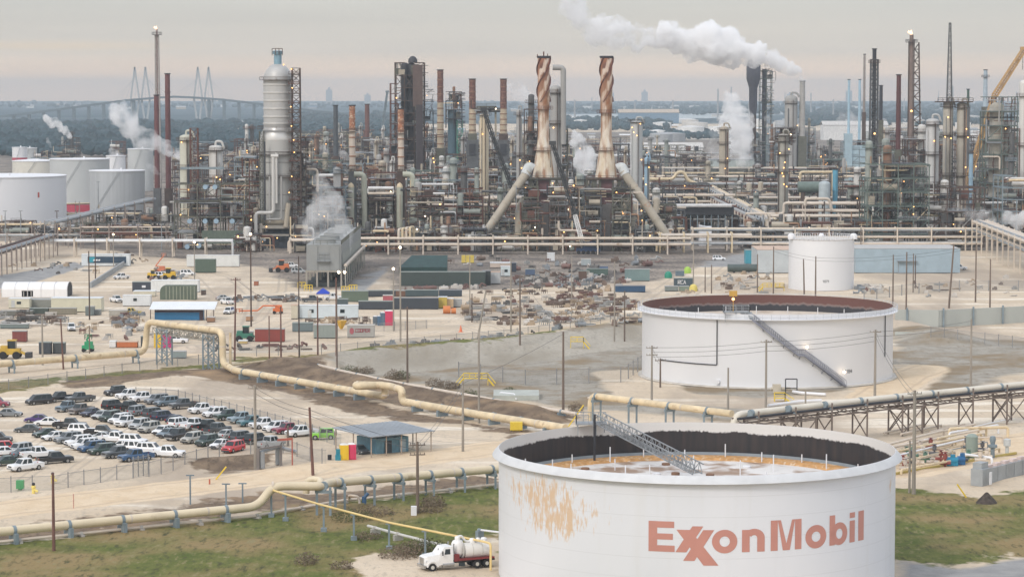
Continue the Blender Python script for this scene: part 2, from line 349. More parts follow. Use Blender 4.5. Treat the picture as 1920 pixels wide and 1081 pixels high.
sand = gmix(grange(nS, .54, .74), sand, (.48, .41, .32)); nE = gnoise(.9, 7, (1, .28, 1), .7); nF = gnoise(.035, 3, (.25, 2.6, 1)); nG = gnoise(.03, 6, (1, .22, 1), .6); sand = gmix(grange(nE, .54, .72), sand, (.43, .37, .29)); sand = gmix(grange(nF, .56, .62), sand, (.76, .68, .56))
sand = gmix(grange(nC, .58, .8), sand, (.36, .31, .25))
rd = gmix(grange(nB, .3, .7), (.62, .48, .32), (.72, .59, .43)); rd = gmix(grange(nE, .56, .75), rd, (.52, .42, .30))
pitc = gmix(grange(nB, .3, .7), (.27, .245, .20), (.40, .37, .32)); pitc = gmix(grange(nA, .48, .60), pitc, (.26, .20, .13)); pitc = gmix(grange(nE, .54, .7), pitc, (.22, .18, .13))
wallc = gmix(grange(nC, .3, .7), (.36, .33, .275), (.47, .43, .365)); wallc = gmix(grange(nG, .46, .6), wallc, (.30, .265, .21)); wallc = gmix(grange(nE, .54, .7), wallc, (.27, .25, .21))
dirtc = gmix(grange(nB, .35, .65), (.13, .095, .07), (.25, .185, .125)); dirtc = gmix(grange(nE, .52, .68), dirtc, (.10, .075, .055)); dirtc = gmix(grange(nA, .55, .7), dirtc, (.36, .25, .15))
gr = gmix(grange(nB, .3, .62), (.085, .115, .026), (.15, .16, .045)); gr = gmix(grange(nA, .44, .60), gr, (.27, .20, .095)); gr = gmix(grange(nE, .52, .66), gr, (.075, .075, .035)); gr = gmix(grange(nE, .46, .34), gr, (.25, .215, .11))
asp = gmix(grange(nB, .3, .7), (.24, .24, .24), (.36, .355, .345))
refc = gmix(grange(nA, .35, .65), (.12, .105, .095), (.34, .29, .24)); refc = gmix(grange(nE, .5, .64), refc, (.10, .09, .085))
farc = gmix(grange(gnoise(.0016, 6), .40, .60), (.022, .055, .075), (.07, .11, .13)); farc = gmix(grange(gnoise(.006, 4), .62, .72), farc, (.26, .27, .26))  # blue of distance haze put into the far land's own colour
def stripes(nm, k):
    a = n.new('ShaderNodeAttribute'); a.attribute_name = nm; x = n.new('ShaderNodeMath'); x.operation = 'SINE'; y = n.new('ShaderNodeMath'); y.operation = 'MULTIPLY_ADD'; l.new(a.outputs['Fac'], y.inputs[0]); y.inputs[1].default_value = k; l.new(nB, y.inputs[2]); l.new(y.outputs[0], x.inputs[0])
    z = n.new('ShaderNodeMath'); z.operation = 'MULTIPLY'; l.new(grange(x.outputs[0], .1, .9), z.inputs[0]); w2 = n.new('ShaderNodeMath'); w2.operation = 'MULTIPLY'; l.new(grange(a.outputs['Fac'], .05, .4), w2.inputs[0]); w2.inputs[1].default_value = .55; l.new(w2.outputs[0], z.inputs[1]); return z.outputs[0]
sand = gmix(grange(nG, .48, .60), sand, (.44, .365, .285)); sand = gmix(stripes('trk', 16), sand, (.40, .34, .275)); rd = gmix(stripes('road', 17), rd, (.50, .39, .28))
c = gmix(gattr('road', nB, .5), sand, rd); c = gmix(gattr('asph', nB, .4), c, asp); c = gmix(gattr('pit', nA, 1.0), c, pitc); c = gmix(gattr('pitwall', nB, .6), c, wallc)
c = gmix(gattr('ref', nA, .8), c, refc); c = gmix(gattr('dirt', nB, 1.3), c, dirtc); c = gmix(gattr('grass', nB, 1.4), c, gr); c = gmix(gattr('far', nD, .8), c, farc)
l.new(c, b.inputs['Base Color'])
bp = n.new('ShaderNodeBump'); bp.inputs['Strength'].default_value = .6; bp.inputs['Distance'].default_value = .35; l.new(nC, bp.inputs['Height']); l.new(bp.outputs[0], b.inputs['Normal'])
me.materials.append(gm)
# haze: one even box of air round everything
hb = MB().box((0, 9400, -6), (160000, 19600, 156))
hm = bpy.data.materials.new('haze'); hm.use_nodes = True; t = hm.node_tree; t.nodes.remove(t.nodes['Principled BSDF'])
pv = t.nodes.new('ShaderNodeVolumePrincipled'); pv.inputs['Color'].default_value = (.63, .715, .785, 1); pv.inputs['Density'].default_value = HAZE = 0.000085; pv.inputs['Anisotropy'].default_value = 0.0
t.links.new(pv.outputs[0], t.nodes['Material Output'].inputs['Volume'])
solo('haze', hb, hm, 'pale blue haze in the air over the whole plant', 'haze', kind='stuff')
# ------------------------------------------------------------------ the large storage tanks
def on_cyl(c, r, z, a): return Vector((c[0] + r * math.sin(a), c[1] - r * math.cos(a), z))      # a = 0 faces the camera side, + to the right
# near tank with the big lettering
TC = Vector((MPP(325) * (1308 - 960), 325, 0)); TR, TH1 = 24.75, 15.8
nearwhite = bpy.data.materials.new('aged white tank paint'); nearwhite.use_nodes = True; MATS['nw'] = nearwhite
t = nearwhite.node_tree; n = t.nodes; l = t.links; b = n['Principled BSDF']; b.inputs['Roughness'].default_value = .45
tcn = n.new('ShaderNodeTexCoord')
def onoise(s, st, det=5):
    mp = n.new('ShaderNodeMapping'); mp.inputs['Scale'].default_value = st; l.new(tcn.outputs['Object'], mp.inputs[0]); x = n.new('ShaderNodeTexNoise'); x.inputs['Scale'].default_value = s; x.inputs['Detail'].default_value = det; l.new(mp.outputs[0], x.inputs['Vector']); return x.outputs[0]
def omath(op, a, bb):
    x = n.new('ShaderNodeMath'); x.operation = op
    for i, v in enumerate((a, bb)):
        if isinstance(v, (int, float)): x.inputs[i].default_value = v
        else: l.new(v, x.inputs[i])
    return x.outputs[0]
base = gmix(grange(onoise(.12, (1, 1, .35)), .3, .7), (.70, .72, .755), (.75, .765, .795))
base = gmix(omath('MULTIPLY', grange(onoise(1.0, (1, 1, .05)), .55, .75), .35), base, (.66, .66, .65))
so = n.new('ShaderNodeSeparateXYZ'); l.new(tcn.outputs['Object'], so.inputs[0])
# horizontal plate seams
fr = omath('FRACT', omath('DIVIDE', so.outputs[2], 2.43), 0); seam = omath('LESS_THAN', omath('ABSOLUTE', omath('SUBTRACT', fr, .5), 0), .012)
base = gmix(omath('MULTIPLY', seam, .5), base, (.56, .57, .58))
def blob(cx, cz, rx, rz):                                # rust region on the shell, by angle-ish x and height
    a = omath('DIVIDE', omath('SUBTRACT', so.outputs[0], cx), rx); e = omath('DIVIDE', omath('SUBTRACT', so.outputs[2], cz), rz)
    return omath('MAXIMUM', omath('SUBTRACT', 1.0, omath('ADD', omath('MULTIPLY', a, a), omath('MULTIPLY', e, e))), 0)
reg = omath('MAXIMUM', omath('MAXIMUM', blob(-19.4, 11.9, 5.2, 3.8), blob(-17.7, 9.4, 5.2, 3.2)), omath('MULTIPLY', blob(-13.9, 10.9, 4.3, 3.2), .6)); reg = omath('MAXIMUM', reg, omath('MULTIPLY', blob(23, 12.6, .9, 1.8), .55))
front = omath('LESS_THAN', so.outputs[1], 2)
rn = omath('ADD', omath('MULTIPLY', onoise(4.6, (1, 1, .22), 8), .5), omath('MULTIPLY', onoise(.95, (1, 1, .45), 6), .5))
rf = grange(omath('ADD', rn, omath('MULTIPLY', omath('MULTIPLY', reg, front), .22)), .63, .73)
rf = omath('MULTIPLY', rf, grange(omath('MULTIPLY', reg, front), 0.0, .10))
base = gmix(omath('MULTIPLY', rf, .68), base, (.64, .38, .14))
l.new(base, b.inputs['Base Color'])
T1 = thing('storage_tank', 'huge white open top storage tank with red company lettering and orange rust stains', 'storage tank', TC)
ns = 192
part('shell', MB().lathe(TC, [(TR, 0), (TR, TH1 - .95)], ns), nearwhite, T1)
part('rim_girder', MB().lathe(TC, [(TR, TH1 - 1.05), (TR + .75, TH1 - .95), (TR + .8, TH1 - .9), (TR + .62, TH1 - .62), (TR + .12, TH1 - .1), (TR, TH1), (TR - .05, TH1)], ns), M('toned down rim paint', (.60, .61, .615), .55, var=.08, scl=.5, rust=.12, rc=(.45, .42, .38)), T1)  # rim white toned down because its upward face catches more light
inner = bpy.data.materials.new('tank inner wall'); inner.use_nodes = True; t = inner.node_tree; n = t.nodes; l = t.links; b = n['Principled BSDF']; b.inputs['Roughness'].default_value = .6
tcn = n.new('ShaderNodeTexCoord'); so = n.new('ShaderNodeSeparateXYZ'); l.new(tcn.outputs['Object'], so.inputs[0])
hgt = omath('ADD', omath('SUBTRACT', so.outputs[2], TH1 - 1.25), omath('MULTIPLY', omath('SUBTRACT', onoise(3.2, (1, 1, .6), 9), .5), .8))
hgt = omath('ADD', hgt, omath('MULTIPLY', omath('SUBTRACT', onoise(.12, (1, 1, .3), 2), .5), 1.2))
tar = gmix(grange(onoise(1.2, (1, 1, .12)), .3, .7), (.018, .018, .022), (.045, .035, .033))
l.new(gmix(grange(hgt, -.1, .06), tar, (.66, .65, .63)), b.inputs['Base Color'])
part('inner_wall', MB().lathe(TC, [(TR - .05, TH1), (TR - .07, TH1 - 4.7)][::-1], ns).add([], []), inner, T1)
RZ = TH1 - 4.35
sealm = M('roof seal', (.20, .23, .25), .6); orangem = M('roof rust ring', (.50, .27, .10), .75, var=.25, scl=1.4, rust=.45, rc=(.62, .48, .33))
T1r = part('floating_roof', MB().lathe(TC, [(TR - 3.3, RZ - .35), (12, RZ - .5), (.01, RZ - .45)], 96), M('roof deck white', (.74, .72, .69), .5, var=.06, rust=.60, rc=(.33, .22, .15), scl=.22, rscl=.24), T1)
part('seal_ring', MB().lathe(TC, [(TR - .08, RZ + .3), (TR - .55, RZ + .42), (TR - .75, RZ + .05)], ns), sealm, T1r)
part('pontoon_ring', MB().lathe(TC, [(TR - .75, RZ + .05), (TR - 2.9, RZ - .02), (TR - 3.3, RZ - .35)], ns), orangem, T1r)
for i in range(44):
    if i < 26: r_, a_ = TR - 1.9 - (i % 2) * 1.2, 2 * math.pi * i / 26
    else: r_, a_ = (9 if i % 2 else 16), 2 * math.pi * i / 9 + .3
    p = on_cyl(TC, r_, RZ - .45, a_)
    part('roof_leg_post', MB().tube(p, p + Vector((0, 0, 1.5 if i % 3 else 2.2)), .085, n=6), white, T1r)
hat = M('hatch rust', (.23, .13, .08), .8)
for i in range(26):
    a_ = R.uniform(0, 6.28); r_ = R.uniform(3, TR - 5); p = on_cyl(TC, r_, RZ - .49, a_)
    part('roof_hatch', MB().lathe(p, [(.55, 0), (.55, .32), (.48, .36), (.01, .4)], 10), hat if i % 3 else white, T1r)
# rolling ladder and gauger platform
LA = math.radians(180 + 30); p0 = on_cyl(TC, TR - .2, TH1 + 1.0, math.radians(-152)); p0 = P(1120, 786, 325 + 20); p0.z = TH1 + .6
p1 = P(1308, 888, 328); p1.z = RZ + .5
d = (p1 - p0).normalized(); sx = d.cross(Vector((0, 0, 1))).normalized(); upv = sx.cross(d)
lad = MB(); nst = 26
for s_ in (-.75, .75):
    for u_ in (0, 1.25): lad.beam(p0 + sx * s_ + upv * u_, p1 + sx * s_ + upv * u_, .13)
    for i in range(nst):
        a_ = p0 + (p1 - p0) * (i / nst) + sx * s_; e_ = p0 + (p1 - p0) * ((i + 1) / nst) + sx * s_
        lad.beam(a_, a_ + upv * 1.25, .08); lad.beam(a_ + upv * (1.25 if i % 2 else 0), e_ + upv * (0 if i % 2 else 1.25), .07)
ladder = part('rolling_ladder', lad, galv, T1)
st = MB()
for i in range(nst * 2): q = p0 + (p1 - p0) * (i / nst / 2); st.beam(q - sx * .75, q + sx * .75, .09)
part('ladder_tread', st, galv, ladder)
pf = MB().box((p0.x - .8, p0.y + .3, TH1 + .35), (4.2, 3.0, .18)); pl = part('gauger_platform', pf, galv, T1)
part('platform_railing', MB().rail([(p0.x - 2.8, p0.y - 1.1, TH1 + .5), (p0.x - 2.8, p0.y + 1.8, TH1 + .5), (p0.x + 1.2, p0.y + 1.8, TH1 + .5)], 1.2, 1.0, .09).rail([(p0.x - 2.8, p0.y - 1.1, TH1 + .5), (p0.x - 1.2, p0.y - 1.1, TH1 + .5)], 1.2, 1, .09), galv, pl)
gp = MB(); 
for dx_, dy_ in ((-2.6, 1.6), (1, 1.6), (-2.6, -1), (-.2, -1.0)): gp.beam((p0.x + dx_, p0.y + dy_, TH1 - 1), (p0.x + dx_, p0.y + dy_, TH1 + .4), .12)
part('gauge_pole', MB().tube((p0.x - .4, p0.y - 1.2, RZ), (p0.x - .4, p0.y - 1.2, TH1 + 1.8), .16), darksteel, T1)
part('platform_bracket', gp, galv, pl)
# lettering: outlines in photo pixels on the shell, unrolled to angle and height, laid 2 cm proud
TXZ = []
def zx(xz, yz): return 900 + xz / 2.3415, 740 + yz / 2.3415
def shellpt(px, v):                                      # v: 0 = baseline, 1 = cap height
    a = math.asin(max(-1, min(1, (px - 1308) / 373.0)))
    return a, 6.85 + v * 3.56
letm = M('faded red lettering', (.54, .25, .20), .5, var=.05, scl=.4)
BL = lambda x: 697 if x < 900 else 697                   # letters below are given in unrolled units: u = arc (cap heights), v = cap heights
def arc_of(xz):
    px = 900 + xz / 2.3415; a = 0.0
    for _ in range(30): a = math.asin(max(-1, min(1, ((px - 960) * (328 - TR * math.cos(a)) / F - TC.x) / TR)))
    return a * TR / 3.56
def letter(polys):
    mb = MB(); 
    for poly in polys:                                   # each convex-ish quad strip, subdivided along the arc
        a_, b_, c_, d_ = poly; k = 4
        def bl(s_, t_):
            u = (a_[0] * (1 - s_) + b_[0] * s_) * (1 - t_) + (d_[0] * (1 - s_) + c_[0] * s_) * t_; v = (a_[1] * (1 - s_) + b_[1] * s_) * (1 - t_) + (d_[1] * (1 - s_) + c_[1] * s_) * t_
            return on_cyl(TC, TR + .025, 6.85 + v * 3.56, u * 3.56 / TR)
        for i in range(k):
            for j in range(k): mb.add([bl(i / k, j / k), bl((i + 1) / k, j / k), bl((i + 1) / k, (j + 1) / k), bl(i / k, (j + 1) / k)], [(0, 1, 2, 3)])
    return mb
def rect(u0, v0, u1, v1): return [(u0, v0), (u1, v0), (u1, v1), (u0, v1)]
def ring_poly(uc, vc, ru, rv, iu, iv, a0=0, a1=360, k=28):
    o_ = []
    for i in range(k):
        a = math.radians(a0 + (a1 - a0) * i / k); b_ = math.radians(a0 + (a1 - a0) * (i + 1) / k)
        o_.append([(uc + iu * math.cos(a), vc + iv * math.sin(a)), (uc + ru * math.cos(a), vc + rv * math.sin(a)), (uc + ru * math.cos(b_), vc + rv * math.sin(b_)), (uc + iu * math.cos(b_), vc + iv * math.sin(b_))])
    return o_
A = arc_of
e0, e1 = A(740), A(855); sw = .27
Lg = {'E': [rect(e0, 0, e0 + .29, 1), rect(e0 + .29, .79, e1 - .02, 1), rect(e0 + .29, .40, e1 - .06, .60), rect(e0 + .29, 0, e1, .21)]}
xs = A(862); s2 = A(1045) - A(862)
Lg['x'] = [[(A(862), .74), (A(922), .74), (A(1048), -.43), (A(982), -.43)],                      # the long back stroke shared by both letters
           [(A(858), 0), (A(906), 0), (A(980), .86), (A(932), .86)]]
Lg['xx'] = [[(A(892), -.28), (A(942), -.28), (A(1028), .74), (A(980), .74)]]
oc = (A(1018) + A(1130)) / 2; oh = (A(1130) - A(1018)) / 2
Lg['o'] = ring_poly(oc, .36, oh, .39, oh - .25, .17)
n0, n1 = A(1150), A(1250); nm_ = (n0 + n1) / 2; nh = (n1 - n0) / 2
Lg['n'] = [rect(n0, 0, n0 + .26, .73), rect(n1 - .26, 0, n1, .45)] + ring_poly(nm_ + .02, .45, nh - .02, .31, nh - .28, .10, 0, 150, 14)
m0, m1 = A(1276), A(1411)
Lg['M'] = [rect(m0, 0, m0 + .25, 1), rect(m1 - .25, 0, m1, 1), [((m0 + m1) / 2 - .13, 0), ((m0 + m1) / 2 + .06, 0), (m0 + .36, 1), (m0 + .25, 1)], [((m0 + m1) / 2 - .06, 0), ((m0 + m1) / 2 + .13, 0), (m1 - .25, 1), (m1 - .36, 1)]]
oc = (A(1428) + A(1520)) / 2; oh = (A(1520) - A(1428)) / 2
Lg['ob'] = ring_poly(oc, .36, oh, .39, oh - .25, .17)
b0, b1 = A(1534), A(1612); bc = (b0 + b1) / 2; bh = (b1 - b0) / 2
Lg['b'] = [rect(b0, 0, b0 + .25, 1)] + ring_poly(bc + .03, .36, bh - .03, .38, bh - .27, .17)
Lg['i'] = [rect(A(1622), 0, A(1645), .73), rect(A(1622), .82, A(1645), 1)]
Lg['l'] = [rect(A(1660), 0, A(1684), 1)]
for k_, polys in Lg.items():
    part('letter', letter(polys), letm, T1)
# second tank, open top, with stair and handrail
SC_ = Vector((MPP(555) * (1440 - 960), 555, 0)); SR, SH = 26.6, 15.1
def tank_white(nm, seams):
    return M(nm, (.73, .74, .76), .45, var=.04, scl=.08, stretch=.3, rust=.05, rc=(.70, .68, .66))
tw = tank_white('white shell paint', True)
T2 = thing('storage_tank', 'white open top storage tank with diagonal outside stair and handrail round the rim', 'storage tank', SC_)
part('shell', MB().lathe(SC_, [(SR, 0), (SR, SH - 1.15), (SR + .02, SH - 1.1), (SR + .02, SH)], ns), tw, T2)
part('bottom_curb', MB().lathe(SC_, [(SR + .9, 0.05), (SR + .8, .3), (SR, .32)], ns), M('pale concrete curb', (.55, .52, .47), .9), T2)
part('rim_walkway', MB().lathe(SC_, [(SR + .02, SH - 1.15), (SR + 1.0, SH - 1.1), (SR + 1.0, SH - .95), (SR + .02, SH - .92)], ns), tw, T2)
inr = bpy.data.materials.new('rusty inner wall'); inr.use_nodes = True; t = inr.node_tree; n = t.nodes; l = t.links; b = n['Principled BSDF']; b.inputs['Roughness'].default_value = .7
tcn = n.new('ShaderNodeTexCoord'); so = n.new('ShaderNodeSeparateXYZ'); l.new(tcn.outputs['Object'], so.inputs[0])
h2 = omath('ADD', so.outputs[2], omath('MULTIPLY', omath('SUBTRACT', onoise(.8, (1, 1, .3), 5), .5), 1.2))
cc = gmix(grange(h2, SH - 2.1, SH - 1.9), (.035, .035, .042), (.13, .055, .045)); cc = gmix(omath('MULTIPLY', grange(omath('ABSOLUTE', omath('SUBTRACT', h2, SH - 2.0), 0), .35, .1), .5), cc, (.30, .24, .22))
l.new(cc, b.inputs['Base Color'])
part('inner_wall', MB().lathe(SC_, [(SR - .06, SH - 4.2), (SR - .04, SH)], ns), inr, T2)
r2 = part('floating_roof', MB().lathe(SC_, [(SR - .1, SH - 3.55), (SR - .5, SH - 3.5), (SR - 1.2, SH - 3.9), (14, SH - 4.0), (.01, SH - 3.9)], 96), M('sandy roof deck', (.62, .55, .47), .7, var=.12, rust=.3, rc=(.45, .36, .28), scl=.2), T2)
for i in range(22):
    p = on_cyl(SC_, SR - 2.2, SH - 3.95, 2 * math.pi * i / 22); part('roof_leg_post', MB().tube(p, p + Vector((0, 0, 1.6)), .09, n=6), white, r2)
rl = MB(); K = 96
for i in range(K):
    a_ = on_cyl(SC_, SR + .95, SH - .95, 2 * math.pi * i / K); e_ = on_cyl(SC_, SR + .95, SH - .95, 2 * math.pi * (i + 1) / K)
    rl.beam(a_, a_ + Vector((0, 0, 1.1)), .09)
    for hh in (.55, 1.1): rl.beam(a_ + Vector((0, 0, hh)), e_ + Vector((0, 0, hh)), .06)
part('rim_railing', rl, M('pale railing paint', (.55, .57, .60), .5), T2)
# spiral stair: from the foot (1557,725) up to the rim (1395,590)
def ang2(px): return math.asin((px - 1440) / 235.0)
sa0, sa1 = ang2(1557), ang2(1392); zs0, zs1 = .3, SH - .9
stair = part('stair', MB(), galv, T2) or thing('tmp', None, None, (0, 0, 0))
col.objects.unlink(stair); bpy.data.objects.remove(stair)
sb = MB(); tr = MB(); hr = MB(); K = 46
amid = sa0 + (sa1 - sa0) * .45
pts = [(sa0, zs0), (sa0 + (sa1 - sa0) * .47, zs0 + (zs1 - zs0) * .48), (sa0 + (sa1 - sa0) * .53, zs0 + (zs1 - zs0) * .48), (sa1, zs1)]
for (a0_, z0_), (a1_, z1_) in zip(pts, pts[1:]):
    k = 22 if z1_ != z0_ else 3
    for i in range(k):
        s0, s1 = i / k, (i + 1) / k; A0, A1 = a0_ + (a1_ - a0_) * s0, a0_ + (a1_ - a0_) * s1; Z0, Z1 = z0_ + (z1_ - z0_) * s0, z0_ + (z1_ - z0_) * s1
        for rr in (SR + .35, SR + 1.35):
            sb.beam(on_cyl(SC_, rr, Z0, A0), on_cyl(SC_, rr, Z1, A1), .12, .38)
            u3 = Vector((0, 0, 1.15)); hr.beam(on_cyl(SC_, rr, Z0, A0) + u3, on_cyl(SC_, rr, Z1, A1) + u3, .09); hr.beam(on_cyl(SC_, rr, Z0, A0), on_cyl(SC_, rr, Z0, A0) + u3, .07)
        tr.beam(on_cyl(SC_, SR + .35, Z0, A0), on_cyl(SC_, SR + 1.35, Z0, A0), .3, .06)
        if i % 5 == 2: sb.beam(on_cyl(SC_, SR, Z0 - .9, A0), on_cyl(SC_, SR + 1.2, Z0 - .1, A0), .12)
stairm = M('stair steel', (.24, .25, .30), .5, .2, var=.15)
sp_ = part('stair_stringer', sb, stairm, T2); part('stair_tread', tr, stairm, sp_); part('stair_handrail', hr, stairm, sp_)
pp = on_cyl(SC_, SR - .5, SH, ang2(1362) ); pm = MB().box((pp.x, pp.y + 1, SH + .25), (5.2, 3.4, .2))
for dx_ in (-2.3, 0, 2.3):
    for dy_ in (-.4, 2.2): pm.beam((pp.x + dx_, pp.y + dy_, SH - 1.6), (pp.x + dx_, pp.y + dy_, SH + .3), .16)
pg_ = part('gauger_platform', pm, galv, T2)
part('platform_railing', MB().rail([(pp.x - 2.6, pp.y - .6, SH + .45), (pp.x - 2.6, pp.y + 2.6, SH + .45), (pp.x + 2.6, pp.y + 2.6, SH + .45), (pp.x + 2.6, pp.y - .6, SH + .45), (pp.x - 2.6, pp.y - .6, SH + .45)], 1.2, 1.2, .11), galv, pg_)
part('stair_landing', MB().beam((pp.x + 2.6, pp.y - .2, SH + .4), on_cyl(SC_, SR + .8, SH - .9, sa1), 1.0, .15), galv, pg_)
part('rolling_ladder', MB().beam((pp.x + 1.5, pp.y + 2.6, SH + .1), (SC_.x - 2, SC_.y - 4, SH - 3.6), .9, .5), galv, r2)
mp_ = Vector((pp.x - .6, pp.y + .8, SH + .4)); ml = part('light_mast', MB().tube(mp_, mp_ + Vector((0, 0, 4.3)), .08).box(mp_ + Vector((0, 0, 3.2)), (1.6, .3, 1.1)), M('yellow mast sign', (.55, .33, .07), .6), pg_)
for px, zt, zb, sd_ in ((1330, SH - 1.3, 4.6, -1), (1645, SH - 1.3, 5.2, 1)):
    a_ = ang2(px); pts_ = [on_cyl(SC_, SR + .16, zt, a_), on_cyl(SC_, SR + .16, zb, a_)]
    if sd_ < 0: pts_ += [on_cyl(SC_, SR + .16, zb, a_ - (a_ - ang2(1235)) * k_ / 6) for k_ in range(1, 7)]
    part('foam_pipe', MB().path(pts_, .11, 6), darksteel, T2)
def lamp(parent, p, r=.22, m=None): return part('lamp', MB().lathe(Vector(p) - Vector((0, 0, r)), [(.01, 0), (r * .8, r * .4), (r, r), (r * .8, r * 1.6), (.01, 2 * r)], 8), m or lampw, parent)
for px, py, z in ((1487, 640, 7.6), (1555, 703, 2.2)): lamp(T2, on_cyl(SC_, SR + 1.0, z + 1, ang2(px)), .3, lampc)
lamp(T2, mp_ + Vector((0, 0, 2.6)), .3)
nm2 = M('black stencil paint', (.05, .05, .055), .6)
a1 = ang2(1561); part('tank_number', glyphs(MB(), '1184', lambda u, v: on_cyl(SC_, SR + .02, 2.85 + v, a1 + u / SR), .62, .2), nm2, T2)
mw = MB().tube(on_cyl(SC_, SR - .3, 1.2, ang2(1332)), on_cyl(SC_, SR + .5, 1.2, ang2(1332)), .5, n=14); part('manway', mw, tw, T2)
# small tank behind it
S3 = Vector((MPP(802) * (1541 - 960), 802, 0)); r3, h3 = 10.0, 15.2
T3 = thing('storage_tank', 'smaller white cone roofed storage tank in front of the long grey warehouse', 'storage tank', S3)
part('shell', MB().lathe(S3, [(r3, 0), (r3, h3)], 72), tw, T3)
rf3 = part('roof', MB().lathe(S3, [(r3 + .05, h3), (r3 + .05, h3 + .15), (.01, h3 + 1.0)], 72), M('weathered roof plate', (.55, .52, .48), .7, var=.15, rust=.25, rc=(.40, .35, .30)), T3)
part('roof_vent', MB().lathe(S3 + Vector((0, 0, h3 + .95)), [(.9, 0), (.9, .3), (.5, .8), (.01, .9)], 16), white, rf3)
rr3 = MB()
for i in range(40):
    a_ = on_cyl(S3, r3 + .1, h3 + .1, 2 * math.pi * i / 40); e_ = on_cyl(S3, r3 + .1, h3 + .1, 2 * math.pi * (i + 1) / 40)
    rr3.beam(a_, a_ + Vector((0, 0, 1.2)), .12); rr3.beam(a_ + Vector((0, 0, 1.2)), e_ + Vector((0, 0, 1.2)), .1); rr3.beam((a_ + e_) / 2 + Vector((0, 0, .1)), (a_ + e_) / 2 + Vector((0, 0, .9)), 1.3, .06)
part('rim_railing', rr3, white, T3)
for a_ in (-1.25, 1.2): q = on_cyl(S3, r3 + .1, h3 + .2, a_); part('roof_nozzle', MB().lathe(q, [(1.1, 0), (1.1, 1.2), (.7, 1.7), (.01, 1.8)], 14), white, T3)
part('tank_number', glyphs(MB(), '1071', lambda u, v: on_cyl(S3, r3 + .02, 2.6 + v, math.asin(-4 / 61) + u / r3), .62, .2), nm2, T3)
# ------------------------------------------------------------------ pipelines, supports, poles, fences
ORD = ['first', 'second', 'third', 'fourth', 'fifth', 'sixth', 'seventh', 'eighth', 'ninth', 'tenth', 'eleventh', 'twelfth', 'thirteenth', 'fourteenth', 'fifteenth', 'sixteenth', 'seventeenth', 'eighteenth', 'nineteenth', 'twentieth',
       'twenty-first', 'twenty-second', 'twenty-third', 'twenty-fourth', 'twenty-fifth', 'twenty-sixth', 'twenty-seventh', 'twenty-eighth', 'twenty-ninth', 'thirtieth']
def along(pts, sp, off=0.0):
    """points every sp metres along a polyline, with the direction there"""
    res = []; acc = off
    for a, b in zip(pts, pts[1:]):
        d = b - a; Ld = d.length
        while acc <= Ld: res.append((a + d * (acc / Ld), d.normalized())); acc += sp
        acc -= Ld
    return res
def pipeline(label, pts, r, mat, sup=None, supmat=None, n=12, bend=None, sap=None):
    c = pts[len(pts) // 2]; t = thing('pipeline', label, 'pipeline', (c.x, c.y, 0))
    part('pipe', MB().path(pts, r, n, bend), mat, t)
    if r > .5:
        for p, d in along(pts, 11.7, 6): part('joint_band', MB().tube(p - d * .14, p + d * .14, r + .025, n=n), palepipe, t)
    for p, d in (sup or []):
        m = MB(); side = Vector((-d.y, d.x, 0)).normalized(); z0 = hz(p.x, p.y) - .1
        if p.z - z0 < 2.2:
            m.prism([(p.x + side.x * s * (r + .5) + d.x * u, p.y + side.y * s * (r + .5) + d.y * u) for s, u in ((-1, -.25), (1, -.25), (1, .25), (-1, .25))], z0, p.z - r * .55)
        else:
            for s in (-1, 1):
                q = p + side * (s * (r + .35)); m.beam((q.x, q.y, z0), (q.x, q.y, p.z - r * .2), .34)
            m.beam(p - side * (r + .6) - Vector((0, 0, r + .2)), p + side * (r + .6) - Vector((0, 0, r + .2)), .4)
        m.tube(p - d * .22, p + d * .22, r + .06, n=12)
        part('support', m, supmat or slate, t)
    return t
# cream pipeline across the middle with its raised portal
A_ = [G(-160, 696, 2.2), G(0, 682, 2.2), G(272, 660, 2.2)]
yb = A_[-1].y; up1 = Vector((A_[-1].x + .6, yb, 60 - (603 - HOR) * yb / F))
o9 = G(417, 621, up1.z); dn = Vector((o9.x, o9.y, 1.3 + hz(o9.x, o9.y)))
main1 = A_ + [up1, o9, dn]
def LP(px, py, z): p = G(px, py, z); return Vector((p.x, p.y, p.z))
lp = [LP(440, 694, 1.5), LP(700, 739, 1.5), LP(722, 742, 1.5)]
q = lp[-1]; u3 = Vector((q.x, q.y, 3.7)); lf = G(668, 724, 3.7); lf2 = lf + Vector((-.3, 3.2, 0)); rt2 = G(728, 722.5, 3.7); rt3 = G(742, 727, 3.7); dnn = LP(754, 752, 1.5)
main2 = lp + [u3, lf, lf2, rt2, rt3, Vector((dnn.x, dnn.y, 3.7)), dnn, LP(900, 777, 1.5), LP(1060, 802, 1.5)]
PL1 = pipeline('thick cream pipeline running past the car park and over a raised portal and loop', main1 + main2, .72, cream, [x for x in along(main1[:3], 16, 8)] + [x for x in along([LP(440, 694, 1.5), LP(690, 737, 1.5)], 7.5, 4)] + [x for x in along([dnn, LP(1050, 800, 1.5)], 8, 5)], n=14, bend=2.0)
